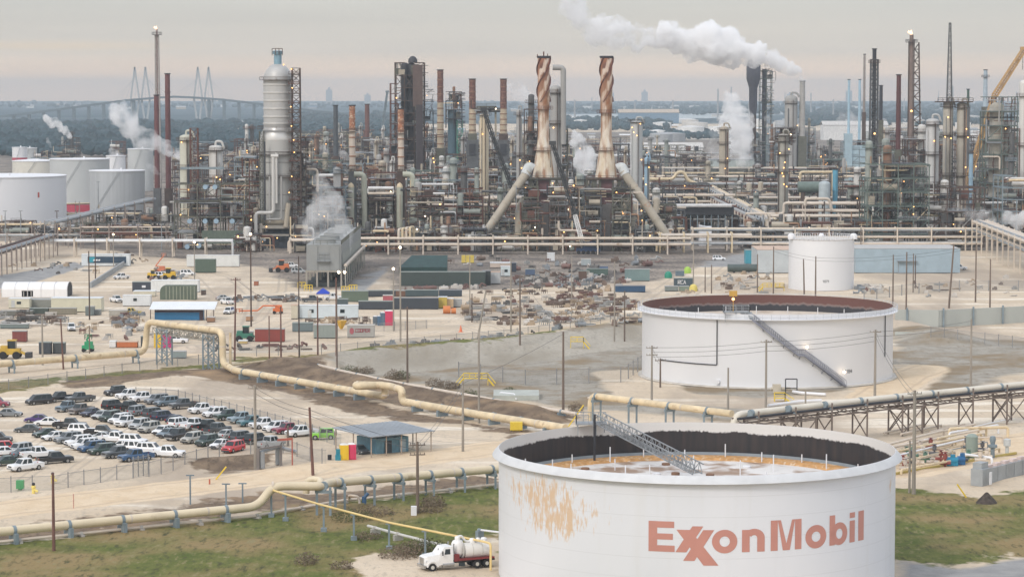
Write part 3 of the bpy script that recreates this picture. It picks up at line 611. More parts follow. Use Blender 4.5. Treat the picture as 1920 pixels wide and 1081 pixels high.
# trestle under the portal
tr = MB()
for f0 in (.16, .30, .78, .92):
    q = up1 + (o9 - up1) * f0; side = Vector((.3, 1, 0)).normalized()
    for s in (-1, 1): tr.beam((q.x + side.x * s * 1.4, q.y + side.y * s * 1.4, 0), (q.x + side.x * s * 1.4, q.y + side.y * s * 1.4, q.z - 1), .35)
d_ = (o9 - up1)
for f0, f1 in ((.16, .30), (.78, .92)):
    for s in (-1, 1):
        o_ = Vector((.3, 1, 0)).normalized() * (1.4 * s); a_, b_ = up1 + d_ * f0 + o_, up1 + d_ * f1 + o_
        for k in range(3):
            z0, z1 = .3 + k * (up1.z - 1.6) / 3, .3 + (k + 1) * (up1.z - 1.6) / 3
            tr.beam((a_.x, a_.y, z0), (b_.x, b_.y, z1), .14); tr.beam((b_.x, b_.y, z0), (a_.x, a_.y, z1), .14); tr.beam((a_.x, a_.y, z1), (b_.x, b_.y, z1), .16)
part('trestle_leg', tr, slate, PL1)
tr = MB()
for s in (-1, 1):
    o_ = Vector((.3, 1, 0)).normalized() * (1.1 * s)
    for dz_ in (-1.0, -2.3): tr.beam(up1 + d_ * .1 + o_ + Vector((0, 0, dz_)), up1 + d_ * .96 + o_ + Vector((0, 0, dz_)), .2)
    for k in range(14):
        a_, b_ = up1 + d_ * (.1 + .0614 * k) + o_, up1 + d_ * (.1 + .0614 * (k + 1)) + o_
        tr.beam(a_ + Vector((0, 0, -1)), a_ + Vector((0, 0, -2.3)), .12); tr.beam(a_ + Vector((0, 0, -2.3 if k % 2 else -1)), b_ + Vector((0, 0, -1 if k % 2 else -2.3)), .12)
part('portal_truss', tr, M('portal truss steel', (.30, .28, .24), .6), PL1)
part('drain_pipe', MB().path([dn + Vector((1.6, .8, up1.z - 2.5)), dn + Vector((1.6, .8, -.4)), LP(545, 671.5, .9)], .28, 8), cream, PL1)
# paler pipe on the far side of the brown berm
pts = [LP(545, 671.5, .9), LP(640, 695, 1.0), LP(700, 708, 1.2), LP(760, 720, 1.2), LP(930, 750, 1.2), LP(1090, 777, 1.2)]
pipeline('pale pinkish pipeline lying along the far edge of the brown berm', pts, .34, palepipe, along(pts, 11, 6), n=8)
# near pipeline
n1 = [G(-140, 1010, 1.7), G(0, 996, 1.7), G(484, 949, 1.7)]; yq = n1[-1].y + 1.5
rise = Vector((P(511, 910, yq).x, yq, P(511, 910, yq).z))
n2 = [rise, G(606, 911, 4.2), G(614, 905, 4.2)]
n3 = [G(760, 893, 3.4), G(935, 878, 2.9), G(1180, 858, 2.8)]
PL2 = pipeline('big cream pipeline in front of the dirt road with blue grey saddles', n1 + n2 + n3, .62, M('cream pipe paint near', (.68, .58, .41), .5, var=.10, scl=.3, rust=.2, rc=(.46, .36, .23)), [x for x in along(n1, 7.9, 4.5)] + along([n2[1], n2[2]], 9, .2)[:1] + along([n2[2], n3[0], n3[1], n3[2]], 6.0, 2.5), n=16, bend=1.7)
part('bypass_pipe', MB().path([n2[1] + Vector((-.4, .2, .2)), n2[1] + Vector((-.6, 3.0, .5)), n2[1] + Vector((-2.6, 3.2, .5)), n2[1] + Vector((-2.7, 3.2, -1.5))], .5, 12), MATS['cream pipe paint near'], PL2)
p2 = [G(-140, 1028, .4), G(0, 1015, .4), G(300, 984, .4), G(480, 966, .4), G(640, 938, .4), G(800, 922, .5), G(935, 907, .5), G(1150, 885, .5)]
pipeline('thin pinkish pipe lying on sleepers below the big cream pipeline', p2, .22, palepipe, along(p2, 9, 4), concrete, n=8)
vp = [G(655, 934, .6), G(655, 928, 1.4), G(672, 930, 1.4), G(675, 944, .4)]
vt = pipeline('short looped pipe stub with a blue valve beside the cream pipeline', vp, .2, palepipe, n=8)
part('valve', MB().tube(vp[3] + Vector((.6, 0, .2)), vp[3] + Vector((.6, 0, 1.1)), .35, n=10).tube(vp[3] + Vector((.6, -.1, .9)), vp[3] + Vector((1.2, -.1, 1.6)), .25, n=8), M('dark blue valve', (.05, .12, .24), .5), vt)
yel = M('pale yellow pipe paint', (.74, .56, .24), .5, var=.08, scl=.3)
yp = [Vector((rise.x + .2, rise.y - .8, 3.9)), G(600, 945, 3.6), G(730, 979, 3.6), G(905, 1014, 3.5), G(920, 1018, 3.5)]; yp.append(Vector((yp[-1].x, yp[-1].y, .1)))
YP = thing('pipeline', 'slim yellow pipe on posts leading down to the white tank truck', 'pipeline', (yp[2].x, yp[2].y, 0)); part('pipe', MB().path(yp, .15, 8, .5), yel, YP)
for px, py in ((511, 965), (545, 958), (606, 998), (664, 1010), (730, 1028), (798, 1040), (866, 1058)):
    g_ = G(px, py); k = min(range(3), key=lambda i: abs((yp[i].x + yp[i + 1].x) / 2 - g_.x)); a_, b_ = yp[k], yp[k + 1]
    f_ = (g_.x - a_.x) / (b_.x - a_.x); c_ = a_ + (b_ - a_) * f_
    part('support', MB().beam((c_.x, c_.y, -.1), (c_.x, c_.y, c_.z - .12), .26).beam((c_.x - .45, c_.y, c_.z - .2), (c_.x + .45, c_.y, c_.z - .2), .16).box((c_.x, c_.y, -.1), (.8, .8, .6)), slate, YP)
wp = [G(690, 985, .8), G(745, 1000, .8), G(800, 1014, .7), G(850, 1026, .7)]
pipeline('white pipe lying in the grass behind the tank truck', wp, .2, M('dull white pipe', (.55, .54, .51), .6, rust=.2, rc=(.36, .30, .24)), along(wp, 6, 2), concrete, n=8)
pipeline('short white pipe stub reaching the near tank', [G(896, 992, 1.6), G(945, 998, 1.6), G(1010, 1005, 1.6)], .14, white, along([G(896, 992, 1.6), G(945, 998, 1.6)], 4, .3), n=6)
# right pipeline and pipe bridge
zt = 6.7; bp_ = [G(1385, 777, zt), G(1640, 748, zt), G(1920, 720, zt), G(2200, 693, zt)]
rp0 = G(1108, 741, zt); rp = [Vector((rp0.x, rp0.y, .3)), rp0, G(1372, 775, zt)]
PR = pipeline('cream pipeline rising behind the near tank and joining the pipe bridge', rp, .6, cream, along(rp[1:], 9.2, 1.5), n=14, bend=1.6)
el = G(1378, 777, zt - .2)
PB = thing('pipe_bridge', 'long pipe bridge on braced steel legs carrying a pale pipe', 'pipe bridge', (bp_[1].x, bp_[1].y, 0))
part('pipe', MB().path([Vector((el.x - .6, el.y - .3, 2.5)), el] + bp_[1:], .58, 14, 1.6), M('pale bridge pipe', (.66, .62, .53), .5, var=.08, scl=.3, rust=.12, rc=(.45, .38, .28)), PB)
part('pipe', MB().path([bp_[0] + Vector((-.3, -1.6, -.5)), bp_[1] + Vector((-.3, -1.6, -.5)), bp_[2] + Vector((-.3, -1.6, -.5)), bp_[3] + Vector((-.3, -1.6, -.5))], .22, 8), darksteel, PB)
ch = MB()
for a_, b_ in zip(bp_, bp_[1:]):
    dd = (b_ - a_).normalized(); sd_ = Vector((-dd.y, dd.x, 0))
    for s in (-1.5, 1.5):
        for z_ in (-.75, -1.75): ch.beam(a_ + sd_ * s + Vector((0, 0, z_)), b_ + sd_ * s + Vector((0, 0, z_)), .22)
    k = int((b_ - a_).length / 2.4)
    for i in range(k):
        u, v = a_ + (b_ - a_) * (i / k), a_ + (b_ - a_) * ((i + 1) / k)
        for s in (-1.5, 1.5): ch.beam(u + sd_ * s + Vector((0, 0, -1.75 if i % 2 else -.75)), v + sd_ * s + Vector((0, 0, -.75 if i % 2 else -1.75)), .13)
        ch.beam(u + sd_ * -1.5 + Vector((0, 0, -1.75)), u + sd_ * 1.5 + Vector((0, 0, -1.75)), .13)
tb_ = M('trestle brown', (.17, .135, .115), .75, var=.2); part('truss', ch, tb_, PB)
for i, (p, dd) in enumerate(along(bp_, 9.0, 3)):
    sd_ = Vector((-dd.y, dd.x, 0)); m = MB()
    for s in (-1.7, 1.7): q = p + sd_ * s; m.beam((q.x, q.y, -.1), (q.x, q.y, p.z + .5 if s < 0 else p.z - .4), .28)
    a_, b_ = p - sd_ * 1.7, p + sd_ * 1.7
    m.beam((a_.x, a_.y, .6), (b_.x, b_.y, 4.6), .16); m.beam((b_.x, b_.y, .6), (a_.x, a_.y, 4.6), .16); m.beam((a_.x, a_.y, 4.7), (b_.x, b_.y, 4.7), .22)
    if i % 3 == 1:
        for s in (-1.7, 1.7):
            u = p + sd_ * s; v = u + dd * 5.0; m.beam((v.x, v.y, -.1), (v.x, v.y, 4.9), .3); m.beam((u.x, u.y, .3), (v.x, v.y, 4.6), .15); m.beam((v.x, v.y, .3), (u.x, u.y, 4.6), .15); m.beam((u.x, u.y, 4.7), (v.x, v.y, 4.7), .2)
    part('trestle_leg', m, tb_, PB); part('pipe_saddle', MB().tube(p - dd * .25, p + dd * .25, .66, n=12).beam(p - sd_ * 1.8 + Vector((0, 0, -.6)), p + sd_ * 1.8 + Vector((0, 0, -.6)), .3), slate, PB)
# manifold yard at the right
MF = thing('pipe_manifold', 'valve and pump manifold with many pale pipes beside the near tank', 'pipe manifold', G(1790, 850))
for i, (a_, b_, z, r_) in enumerate([((1650, 842), (1835, 806), 1.6, .2), ((1660, 850), (1840, 812), 1.4, .2), ((1655, 860), (1830, 818), 1.5, .16), ((1660, 834), (1770, 806), 1.8, .22), ((1780, 803), (1890, 800), 1.9, .26), ((1780, 811), (1872, 796), 1.6, .2), ((1660, 870), (1790, 846), 1.0, .22), ((1690, 880), (1790, 862), .8, .2), ((1800, 850), (1860, 858), 1.0, .22), ((1700, 826), (1880, 818), 1.2, .14)]):
    A0, B0 = G(*a_, z), G(*b_, z); part('pipe', MB().path([Vector((A0.x, A0.y, .1)), A0, B0, Vector((B0.x, B0.y, .1))], r_, 8, .5), [palepipe, cream, white][i % 3], MF)
rm_ = random.Random(9)
for i in range(20):
    x_, y_ = rm_.uniform(1655, 1800), rm_.uniform(806, 870); x2 = x_ + rm_.uniform(40, 110); y2 = y_ - (x2 - x_) * .22; z = rm_.choice([.5, .8, 1.1, 1.6]); A0, B0 = G(x_, y_, z), G(x2, y2, z); part('pipe', MB().path([A0, B0, Vector((B0.x, B0.y, .1))], rm_.choice([.1, .14, .2]), 7, .4), rm_.choice([palepipe, cream, white, palepipe, galv]), MF)
for i, (px, py) in enumerate(((1693, 872), (1708, 868), (1722, 874), (1735, 866), (1748, 872), (1764, 866), (1752, 856), (1730, 858), (1712, 860), (1776, 858), (1828, 852), (1842, 848), (1850, 862), (1816, 862), (1697, 884), (1772, 874), (1805, 868), (1861, 842), (1700, 850), (1725, 848), (1745, 842), (1812, 844), (1838, 868))):
    g_ = G(px, py); h_ = R.uniform(1.1, 2.4); m = MB().tube(g_, g_ + Vector((0, 0, h_)), .17, n=8).tube(g_ + Vector((0, 0, h_ * .55)), g_ + Vector((0, 0, h_ * .9)), .36, n=8).tube(g_ + Vector((0, 0, h_)), g_ + Vector((0, 0, h_ + .06)), .42, n=10).tube(g_ + Vector((-.9, .1, .6)), g_ + Vector((.9, -.1, .6)), .26, n=8)
    part('valve', m, [M('red brown valve', (.24, .06, .05), .5), M('dark valve body', (.10, .10, .11), .5), palepipe, M('green valve', (.10, .20, .15), .5), M('pale valve body', (.48, .42, .37), .5)][i % 5], MF)
for px, py, c_, s_ in ((1784, 872, (.02, .22, .36), (2.0, 1.2, 1.4)), (1802, 870, (.02, .12, .28), (1.2, 1, 1.5))):
    g_ = G(px, py); part('pump', MB().tube(g_ + Vector((-s_[0] / 2, 0, .8)), g_ + Vector((s_[0] / 2, 0, .8)), .6, n=10).box(g_, (s_[0], 1, .5)).box(g_ + Vector((.2, 0, 1.1)), (.7, .6, .7)), M('blue pump %d' % px, c_, .4), MF)
g_ = G(1822, 856); part('separator', MB().lathe(g_, [(1.0, .6), (1.0, 3.4), (.6, 3.8), (.01, 3.9)], 16).box(g_, (1.6, 1.6, .7)), M('grey green vessel', (.25, .30, .26), .5), MF)
g_ = G(1861, 858); part('filter', MB().lathe(g_, [(.35, 0), (.35, 1.6), (.75, 1.8), (.75, 2.2), (.35, 2.3), (.55, 3.1), (.4, 3.6), (.01, 3.7)], 12), slate, MF)
g_ = G(1888, 852); part('filter', MB().lathe(g_, [(.3, 0), (.3, 1.4), (.6, 1.5), (.6, 2.6), (.01, 2.8)], 12), M('light grey filter', (.5, .52, .52), .5), MF)
a_, b_ = G(1660, 892), G(1905, 850); part('curb', MB().beam(a_ + Vector((0, 0, .15)), b_ + Vector((0, 0, .15)), .4, .35), M('yellow worn curb', (.48, .38, .12), .8, rust=.4, rc=(.42, .38, .30), scl=.6), MF)
# switchgear boxes
g0, g1 = G(1833, 910), G(1940, 882); d_ = (g1 - g0); SW = thing('switchgear', 'row of grey electrical cabinets with pale bushings on the sand', 'electrical cabinet', (g0.x, g0.y, 0))
cab = M('cabinet grey', (.33, .35, .36), .5, .1); ang = math.atan2(d_.y, d_.x)
for i in range(7):
    p = g0 + d_ * (i / 7 + .05); w_ = d_.length / 7 * .95
    if i == 0: part('transformer', MB().box(p, (2.7, 2.0, 2.6), ang).box(p + Vector((0, .3, 2.6)), (2.2, 1.5, .9), ang), cab, SW); part('radiator', MB().box(p + Vector((-.3, -1.3, .5)), (.1, .1, 1)), slate, SW); part('white_door', MB().box(p + Vector((1.3, -1.35, .3)), (.7, .1, 1.9), ang), white, SW)
    else:
        part('cabinet', MB().box(p + Vector((0, 1.0, 0)), (w_, 2.0, 2.3), ang), cab, SW)
        part('bushing', MB().box(p + Vector((0, .6, 2.3)), (w_ * .6, .8, .45), ang), M('pinkish bushing', (.62, .50, .46), .6), SW)
        part('louvre', MB().box(p + Vector((0, -.02, .35)), (w_ * .8, .08, 1.5), ang), M('cabinet louvre', (.26, .28, .29), .6), SW)
# utility poles: (x, top row, foot row, colour, place)
PL = {'yard': 'standing in the contractor yard', 'berm': 'in the row along the brown berm', 'lot': 'near the car park', 'tank': 'in front of the middle tank', 'right': 'on the ground right of the middle tank', 'rear': 'close to the small white tank', 'left': 'by the cream pipeline behind the car park'}
POLES = [(101, 890, 1032, 'r', 'lot', .2), (587, 765, 893, 'r', 'lot', .22), (479, 723, 880, 'g', 'lot', .24), (868, 715, 846, 'g', 'lot', .2), (783, 830, 962, 'd', 'lot', .22), (540, 800, 836, 'd', 'lot', .2),
         (440, 520, 676, 'r', 'berm', .2), (471, 440, 612, 'b', 'yard', .2), (527, 575, 682, 'r', 'berm', .18), (561, 480, 674, 'b', 'berm', .15), (596, 555, 680, 'r', 'berm', .18), (631, 520, 684, 'r', 'berm', .2), (505, 592, 672, 'r', 'berm', .15), (764, 575, 722, 'd', 'berm', .2), (898, 618, 792, 'g', 'berm', .2), (1056, 622, 772, 'd', 'berm', .22), (632, 545, 700, 'd', 'berm', .16),
         (168, 470, 600, 'b', 'yard', .18), (179, 425, 522, 'b', 'yard', .18), (213, 440, 500, 'g', 'yard', .15), (80, 590, 684, 'g', 'left', .2), (119, 598, 692, 'r', 'left', .18), (168, 610, 668, 'd', 'left', .14), (365, 455, 545, 'g', 'yard', .15),
         (738, 505, 620, 'g', 'yard', .18), (751, 465, 640, 'g', 'yard', .2), (895, 545, 638, 'g', 'yard', .22), (881, 480, 600, 'g', 'yard', .15), (958, 485, 622, 'g', 'yard', .2), (975, 515, 654, 'd', 'yard', .2), (1072, 480, 560, 'g', 'yard', .15), (1152, 490, 640, 'g', 'yard', .18), (1171, 545, 640, 'd', 'yard', .18), (885, 550, 604, 'b', 'yard', .15),
         (1222, 648, 752, 'g', 'tank', .2), (1238, 672, 726, 'd', 'tank', .18), (1365, 690, 768, 'g', 'tank', .2), (1436, 637, 765, 'g', 'tank', .22), (1640, 618, 770, 'g', 'tank', .24), (1510, 735, 790, 'g', 'tank', .18), (1820, 598, 724, 'g', 'right', .22), (1713, 733, 924, 'g', 'right', .28), (1705, 828, 922, 'g', 'right', .18),
         (1300, 455, 545, 'g', 'rear', .18), (1322, 500, 548, 'b', 'rear', .15), (1334, 496, 550, 'd', 'rear', .18), (1420, 476, 548, 'd', 'rear', .18), (1450, 462, 550, 'd', 'rear', .2), (1508, 485, 552, 'd', 'rear', .22), (1529, 480, 560, 'd', 'rear', .22), (1674, 477, 570, 'd', 'rear', .2), (1699, 472, 588, 'd', 'rear', .22), (1712, 475, 548, 'd', 'rear', .18), (1779, 457, 578, 'd', 'rear', .26), (1829, 455, 566, 'd', 'rear', .22), (1856, 485, 580, 'd', 'rear', .22), (1614, 425, 470, 'd', 'rear', .18), (1716, 478, 540, 'b', 'rear', .15)]
poletop = {}
redpole = M('reddish steel pole', (.15, .075, .06), .7, var=.25)
cnt = {}
for x, yt, yb_, c_, pl_, r_ in sorted(POLES):
    g_ = GT(x, yb_); z_ = 60 - (yt - HOR) * g_.y / F; lean = {895: (16, 0), 440: (3, 0), 587: (-6, 0), 1779: (8, 0), 119: (-4, 0), 1508: (-2, 0)}.get(x, (0, 0))[0] * MPP(g_.y)
    cnt[pl_] = cnt.get(pl_, 0) + 1; nm_ = {'r': 'reddish', 'g': 'weathered grey', 'd': 'dark', 'b': 'brown'}[c_]
    t_ = thing('utility_pole', f'{nm_} utility pole {PL[pl_]}, {ORD[cnt[pl_] - 1]} from the left', 'utility pole', g_, 'utility poles')
    tp = Vector((g_.x + lean, g_.y, z_)); m_ = {'r': redpole, 'g': woodgrey, 'd': wood, 'b': browns}[c_]
    part('shaft', MB().tube(g_ - Vector((0, 0, .3)), tp, r_ * 1.15, r_ * .8, n=8), m_, t_); poletop[x] = tp
    if x in (783, 1222, 1238, 1640, 1436, 764, 975, 479, 1713, 471, 440):
        ca = MB(); 
        for k, dz_ in enumerate((.5, 1.9) if x in (783, 1222) else (.5,)):
            q = tp - Vector((0, 0, dz_)); ca.beam(q - Vector((1.1, .2, 0)), q + Vector((1.1, .2, 0)), .14)
            for s in (-1, -.4, .4, 1): ca.tube(q + Vector((s, 0, .05)), q + Vector((s, 0, .32)), .06, n=6)
        part('crossarm', ca, m_, t_)
    if x in (213, 365, 751, 738, 471): lamp(t_, tp + Vector((0, 0, .2)), .34, lampc); 
    if x == 631: lamp(t_, tp + Vector((.6, -.3, 1.2)), .32, lampc); lamp(t_, tp + Vector((1.9, -.3, 1.2)), .32, lampc)
wire = M('black cable', (.06, .06, .065), .6)
WL = [(1222, 1436, .4, 3), (1436, 1640, .4, 3), (1640, 1820, .4, 2), (868, 783, .6, 2), (587, 783, .3, 2), (479, 587, .5, 2), (1222, 1238, .3, 2), (1640, 1713, 1.0, 2), (1450, 1529, .4, 2), (1529, 1674, .4, 2), (1674, 1829, .5, 2), (440, 527, .3, 1), (975, 1056, .4, 1), (868, 1056, .4, 1)]
for i, (a, b_, sg, k) in enumerate(WL):
    A0, B0 = poletop[a], poletop[b_]
    for j in range(k):
        o_ = Vector((0, 0, -.4 - .9 * j)); pts = [A0 + (B0 - A0) * (s / 8) + o_ - Vector((0, 0, sg * 4 * (s / 8) * (1 - s / 8))) for s in range(9)]
        solo('overhead_wire', MB().path(pts, .032, 4, 0), wire, f'thin black overhead wire, {ORD[j]} from the top in the {ORD[i]} span between the utility poles', 'wire', 'overhead wires')
# chain link fences
fm = bpy.data.materials.new('chain link'); fm.use_nodes = True; t = fm.node_tree; b = t.nodes['Principled BSDF']; b.inputs['Base Color'].default_value = (.33, .34, .34, 1); b.inputs['Alpha'].default_value = .24; b.inputs['Metallic'].default_value = .3
fpost = M('fence post', (.28, .28, .28), .5, .2)
def fence(label, pix, h=2.1, sp=4.0, panel=fm, post=fpost, pw=.09, cat='fence', name='chain_link_fence'):
    pts = [GT(*p) for p in pix]; t_ = thing(name, label, cat, pts[0])
    Lt = sum((b_ - a_).length for a_, b_ in zip(pts, pts[1:])); sp = max(sp, Lt / 90)
    pn = MB(); rl_ = MB()
    for a_, b_ in zip(pts, pts[1:]):
        u = Vector((0, 0, h)); pn.add([a_, b_, b_ + u, a_ + u], [(0, 1, 2, 3)]); rl_.beam(a_ + u, b_ + u, .06); 
    part('mesh_panel', pn, panel, t_); part('top_rail', rl_, post, t_)
    for p, d in along(pts, sp): part('post', MB().tube(p - Vector((0, 0, .2)), p + Vector((0, 0, h + .25)), pw, n=6), post, t_)
    return t_
fence('chain link fence along the front edge of the car park', [(-60, 926), (105, 918), (135, 912), (280, 892), (420, 862)], 2.2, 3.2)
fence('chain link fence behind the back row of parked cars', [(255, 748), (330, 752), (480, 790), (560, 812), (640, 838)], 2.2, 3.4)
fence('chain link fence from the shed past the leaning red pole', [(470, 858), (540, 862), (588, 868), (612, 872)], 2.2, 3.0)
gt = fence('wire gate standing at the corner of the car park', [(250, 894), (282, 888)], 3.0, 1.2, cat='gate', name='wire_gate')
fence('long wire fence along the grassy strip by the contractor yard', [(-60, 742), (300, 690), (440, 676)], 2.0, 6)
fence('wire fence on top of the dike between the yard and the tank basin', [(440, 668), (620, 664), (960, 636), (1205, 600)], 2.0, 5)
fence('wire fence in the basin left of the middle tank', [(860, 706), (990, 722), (1170, 716), (1205, 690)], 3.0, 7, pw=.13)
fence('wire fence in front of the pale flood wall', [(1745, 642), (1920, 652), (2050, 652)], 2.4, 3.5)
fence('wire fence beside the small laydown pad with drums', [(700, 621), (802, 616)], 2.0, 3)
fence('fence of steel posts behind the flood wall', [(1620, 565), (1700, 552), (1800, 545), (1930, 545)], 3.0, 9, pw=.16)
# flood wall
fw = [G(1678, 612), G(1760, 613), G(1920, 605), G(2100, 598)]; FW = thing('flood_wall', 'pale grey flood wall with steel posts right of the middle tank', 'wall', fw[0])
wl = MB()
for a_, b_ in zip(fw, fw[1:]): wl.beam(a_ + Vector((0, 0, 2.2)), b_ + Vector((0, 0, 2.2)), .35, 4.4)
part('panel', wl, M('flood wall concrete', (.42, .44, .41), .8, var=.1, scl=.15, stretch=.4), FW)
for p, d in along(fw, 9.5, 3): part('post', MB().beam(p + Vector((0, -.4, 0)), p + Vector((0, -.4, 4.9)), .45), slate, FW)
lw = MB().beam(G(1678, 632) + Vector((0, 0, .7)), G(1748, 634) + Vector((0, 0, .7)), .3, 1.4); solo('low_wall', lw, M('flood wall concrete', (.42, .44, .41)), 'low pale concrete wall stub before the flood wall', 'wall')
# yellow stile stairs over pipes
def stile(px, py, wpx, hm, label, side):
    g_ = GT(px, py); w_ = wpx * MPP(g_.y); t_ = thing('stile_stair', label, 'stairs', g_); m = MB(); z_ = g_.z
    m.box((g_.x, g_.y, z_ + hm), (w_, 1.2, .12)); 
    for s in (-1, 1):
        for e in (-.55, .55): m.beam((g_.x + s * w_ / 2, g_.y + e, z_), (g_.x + s * w_ / 2, g_.y + e, z_ + hm), .12)
    part('deck', m, yellow, t_)
    part('railing', MB().rail([(g_.x - w_ / 2, g_.y - .6, z_ + hm), (g_.x + w_ / 2, g_.y - .6, z_ + hm), (g_.x + w_ / 2, g_.y + .6, z_ + hm), (g_.x - w_ / 2, g_.y + .6, z_ + hm)], 1.1, 1.1, .1), yellow, t_)
    for s in side:
        f_ = MB(); x0 = g_.x + s * w_ / 2
        for e in (-.5, .5): f_.beam((x0, g_.y + e, z_ + hm), (x0 + s * 1.6, g_.y + e - 1.2, z_ - .4), .12, .25); f_.beam((x0, g_.y + e, z_ + hm + 1.0), (x0 + s * 1.6, g_.y + e - 1.2, z_ + .6), .08)
        for k in range(6): q = Vector((x0 + s * 1.6 * k / 6, g_.y - 1.2 * k / 6, z_ + hm - (hm + .4) * k / 6)); f_.beam(q + Vector((0, -.5, 0)), q + Vector((0, .5, 0)), .25, .05)
        part('flight', f_, yellow, t_)
stile(1082, 652, 24, 1.5, 'yellow stile stair on the far dike of the tank basin', (1,))
stile(892, 722, 46, 1.4, 'long yellow stile stair over the pale pipe at the berm', (-1, 1))
stile(1462, 752, 20, .6, 'low yellow steps beside the pump skid of the middle tank', (1,))
stile(1450, 545, 40, 1.2, 'yellow stile stair left of the small white tank', (-1,))
g_ = G(968, 808); solo('yellow_bin', MB().prism([(g_.x - 1.1, g_.y - .8), (g_.x + 1.1, g_.y - .8), (g_.x + 1.1, g_.y + .8), (g_.x - 1.1, g_.y + .8)], .3, 1.7).box((g_.x, g_.y, 0), (1.4, 1.0, .3)), yellow, 'small yellow bin by the cream pipe behind the near tank', 'bin')
# pump skid and valve pipes at the middle tank
g_ = G(1468, 738); SK = thing('pump_skid', 'pump skid with dark frame at the foot of the middle tank', 'pump', g_)
part('frame', MB().beam(g_ + Vector((.5, 0, 0)), g_ + Vector((.5, 0, 3)), .2).beam(g_ + Vector((2.8, 0, 0)), g_ + Vector((2.8, 0, 3)), .2).beam(g_ + Vector((.5, 0, 3)), g_ + Vector((2.8, 0, 3)), .2).beam(g_ + Vector((.5, 0, 1.2)), g_ + Vector((2.8, 0, 1.2)), .15), darksteel, SK)
part('casing', MB().box(g_ + Vector((-1.2, .5, .3)), (1.6, 1.4, 1.6)).tube(g_ + Vector((-2.4, .4, 1)), g_ + Vector((1.5, .4, 1)), .35, n=10), M('tan pump casing', (.5, .45, .36), .6), SK)
part('pipe', MB().path([g_ + Vector((2, -.2, .5)), g_ + Vector((3.4, -2.5, .5)), g_ + Vector((8, -4.5, .4))], .3, 8), white, SK)
pipeline('white pipe on the sand before the middle tank', [G(1440, 760, .4), G(1500, 752, .4), G(1540, 750, .4)], .3, white, n=8)
pipeline('white bent pipe at the concrete pad by the berm', [G(935, 742, .2), G(938, 735, 1.0), G(964, 738, 1.0), G(968, 748, .2)], .16, white, n=8)
g_ = G(968, 744); solo('concrete_basin', MB().prism([(g_.x - 4.5, g_.y - 5), (g_.x + 4.5, g_.y - 5), (g_.x + 4.5, g_.y + 5), (g_.x - 4.5, g_.y + 5)], -.2, .9), M('greenish concrete', (.42, .44, .40), .8), 'pale concrete basin beside the yellow stile stair', 'basin')
# shelter shed
s0, s1, s2, s3 = G(652, 850), G(755, 842), G(808, 838), G(688, 822)
SH_ = thing('shelter', 'open shelter with grey metal roof and blue cabin beside the car park', 'shelter', G(720, 840))
zr = 3.3; rA, rB, rC, rD = G(618, 806, zr), G(697, 823, zr), G(815, 810, zr), G(750, 795, zr)
rA, rB, rC = G(622, 802, 3.7), G(694, 820, 3.4), G(816, 808, 3.4); rD = rA + (rC - rB); rD.z = 3.8
rf = MB(); th = Vector((0, 0, .14)); rf.add([rA, rB, rC, rD, rA + th, rB + th, rC + th, rD + th], [(3, 2, 1, 0), (4, 5, 6, 7), (0, 1, 5, 4), (1, 2, 6, 5), (2, 3, 7, 6), (3, 0, 4, 7)])
roofp = part('roof', rf, M('corrugated roof', (.33, .36, .39), .4, .3, var=.12, scl=.6, rust=.1), SH_)
rb_ = MB()
for k in range(1, 18):
    a_ = rA + (rD - rA) * (k / 18) + th; b_ = rB + (rC - rB) * (k / 18) + th; rb_.beam(a_ + Vector((0, 0, .03)), b_ + Vector((0, 0, .03)), .08, .06)
part('roof_rib', rb_, MATS['corrugated roof'], roofp)
for c_ in (rA, rB, rC, rD, (rA + rB) / 2, (rB + rC) / 2, (rC + rD) / 2, (rA + rD) / 2, rB + (rC - rB) * .25, rB + (rC - rB) * .75):
    i_ = c_ + ((rA + rB + rC + rD) / 4 - c_) * .08; part('post', MB().beam((i_.x, i_.y, 0), (i_.x, i_.y, c_.z), .2), M('shelter post', (.33, .27, .22), .7), SH_)
e1_ = (rC - rB).normalized(); e2_ = (rA - rB).normalized()
def shq(u, v): return rB + e1_ * u + e2_ * v
Lr = (rC - rB).length; Wr = (rA - rB).length
def quadbox(p0_, du, dv, z0, z1): return MB().prism([(p0_.x, p0_.y), (p0_.x + du.x, p0_.y + du.y), (p0_.x + du.x + dv.x, p0_.y + du.y + dv.y), (p0_.x + dv.x, p0_.y + dv.y)], z0, z1)
part('cabin', quadbox(shq(Lr * .22, Wr * .22), e1_ * Lr * .5, e2_ * Wr * .5, 0, 2.6), M('blue cabin', (.12, .25, .33), .5, var=.2, scl=1.2), SH_)
part('doorway', quadbox(shq(Lr * .35, Wr * .21), e1_ * 1.4, e2_ * .1, .1, 2.2), M('dark doorway', (.05, .06, .07), .8), SH_)
part('doorway', quadbox(shq(Lr * .58, Wr * .21), e1_ * 1.2, e2_ * .1, .1, 2.2), M('light cabin panel', (.35, .45, .5), .6), SH_)
def toilet(px, py, c_, label, s=1.0):
    g_ = GT(px, py); t_ = thing('portable_toilet', label, 'portable toilet', g_); m_ = M('toilet ' + label.split()[0], c_, .45, var=.05)
    part('cabin', MB().box(g_, (1.25 * s, 1.2 * s, 2.25 * s), .2), m_, t_); part('roof', MB().lathe(g_ + Vector((0, 0, 2.25 * s)), [(.8 * s, 0), (.6 * s, .16), (.01, .25)], 4, math.pi / 4 + .2, math.pi * 2.25 + .2), M('toilet roof', (.70, .70, .68), .5), t_)
    part('door', MB().box(g_ + Vector((.1 * s, -.63 * s, .2)), (.75 * s, .08, 1.8 * s), .2), m_, t_)
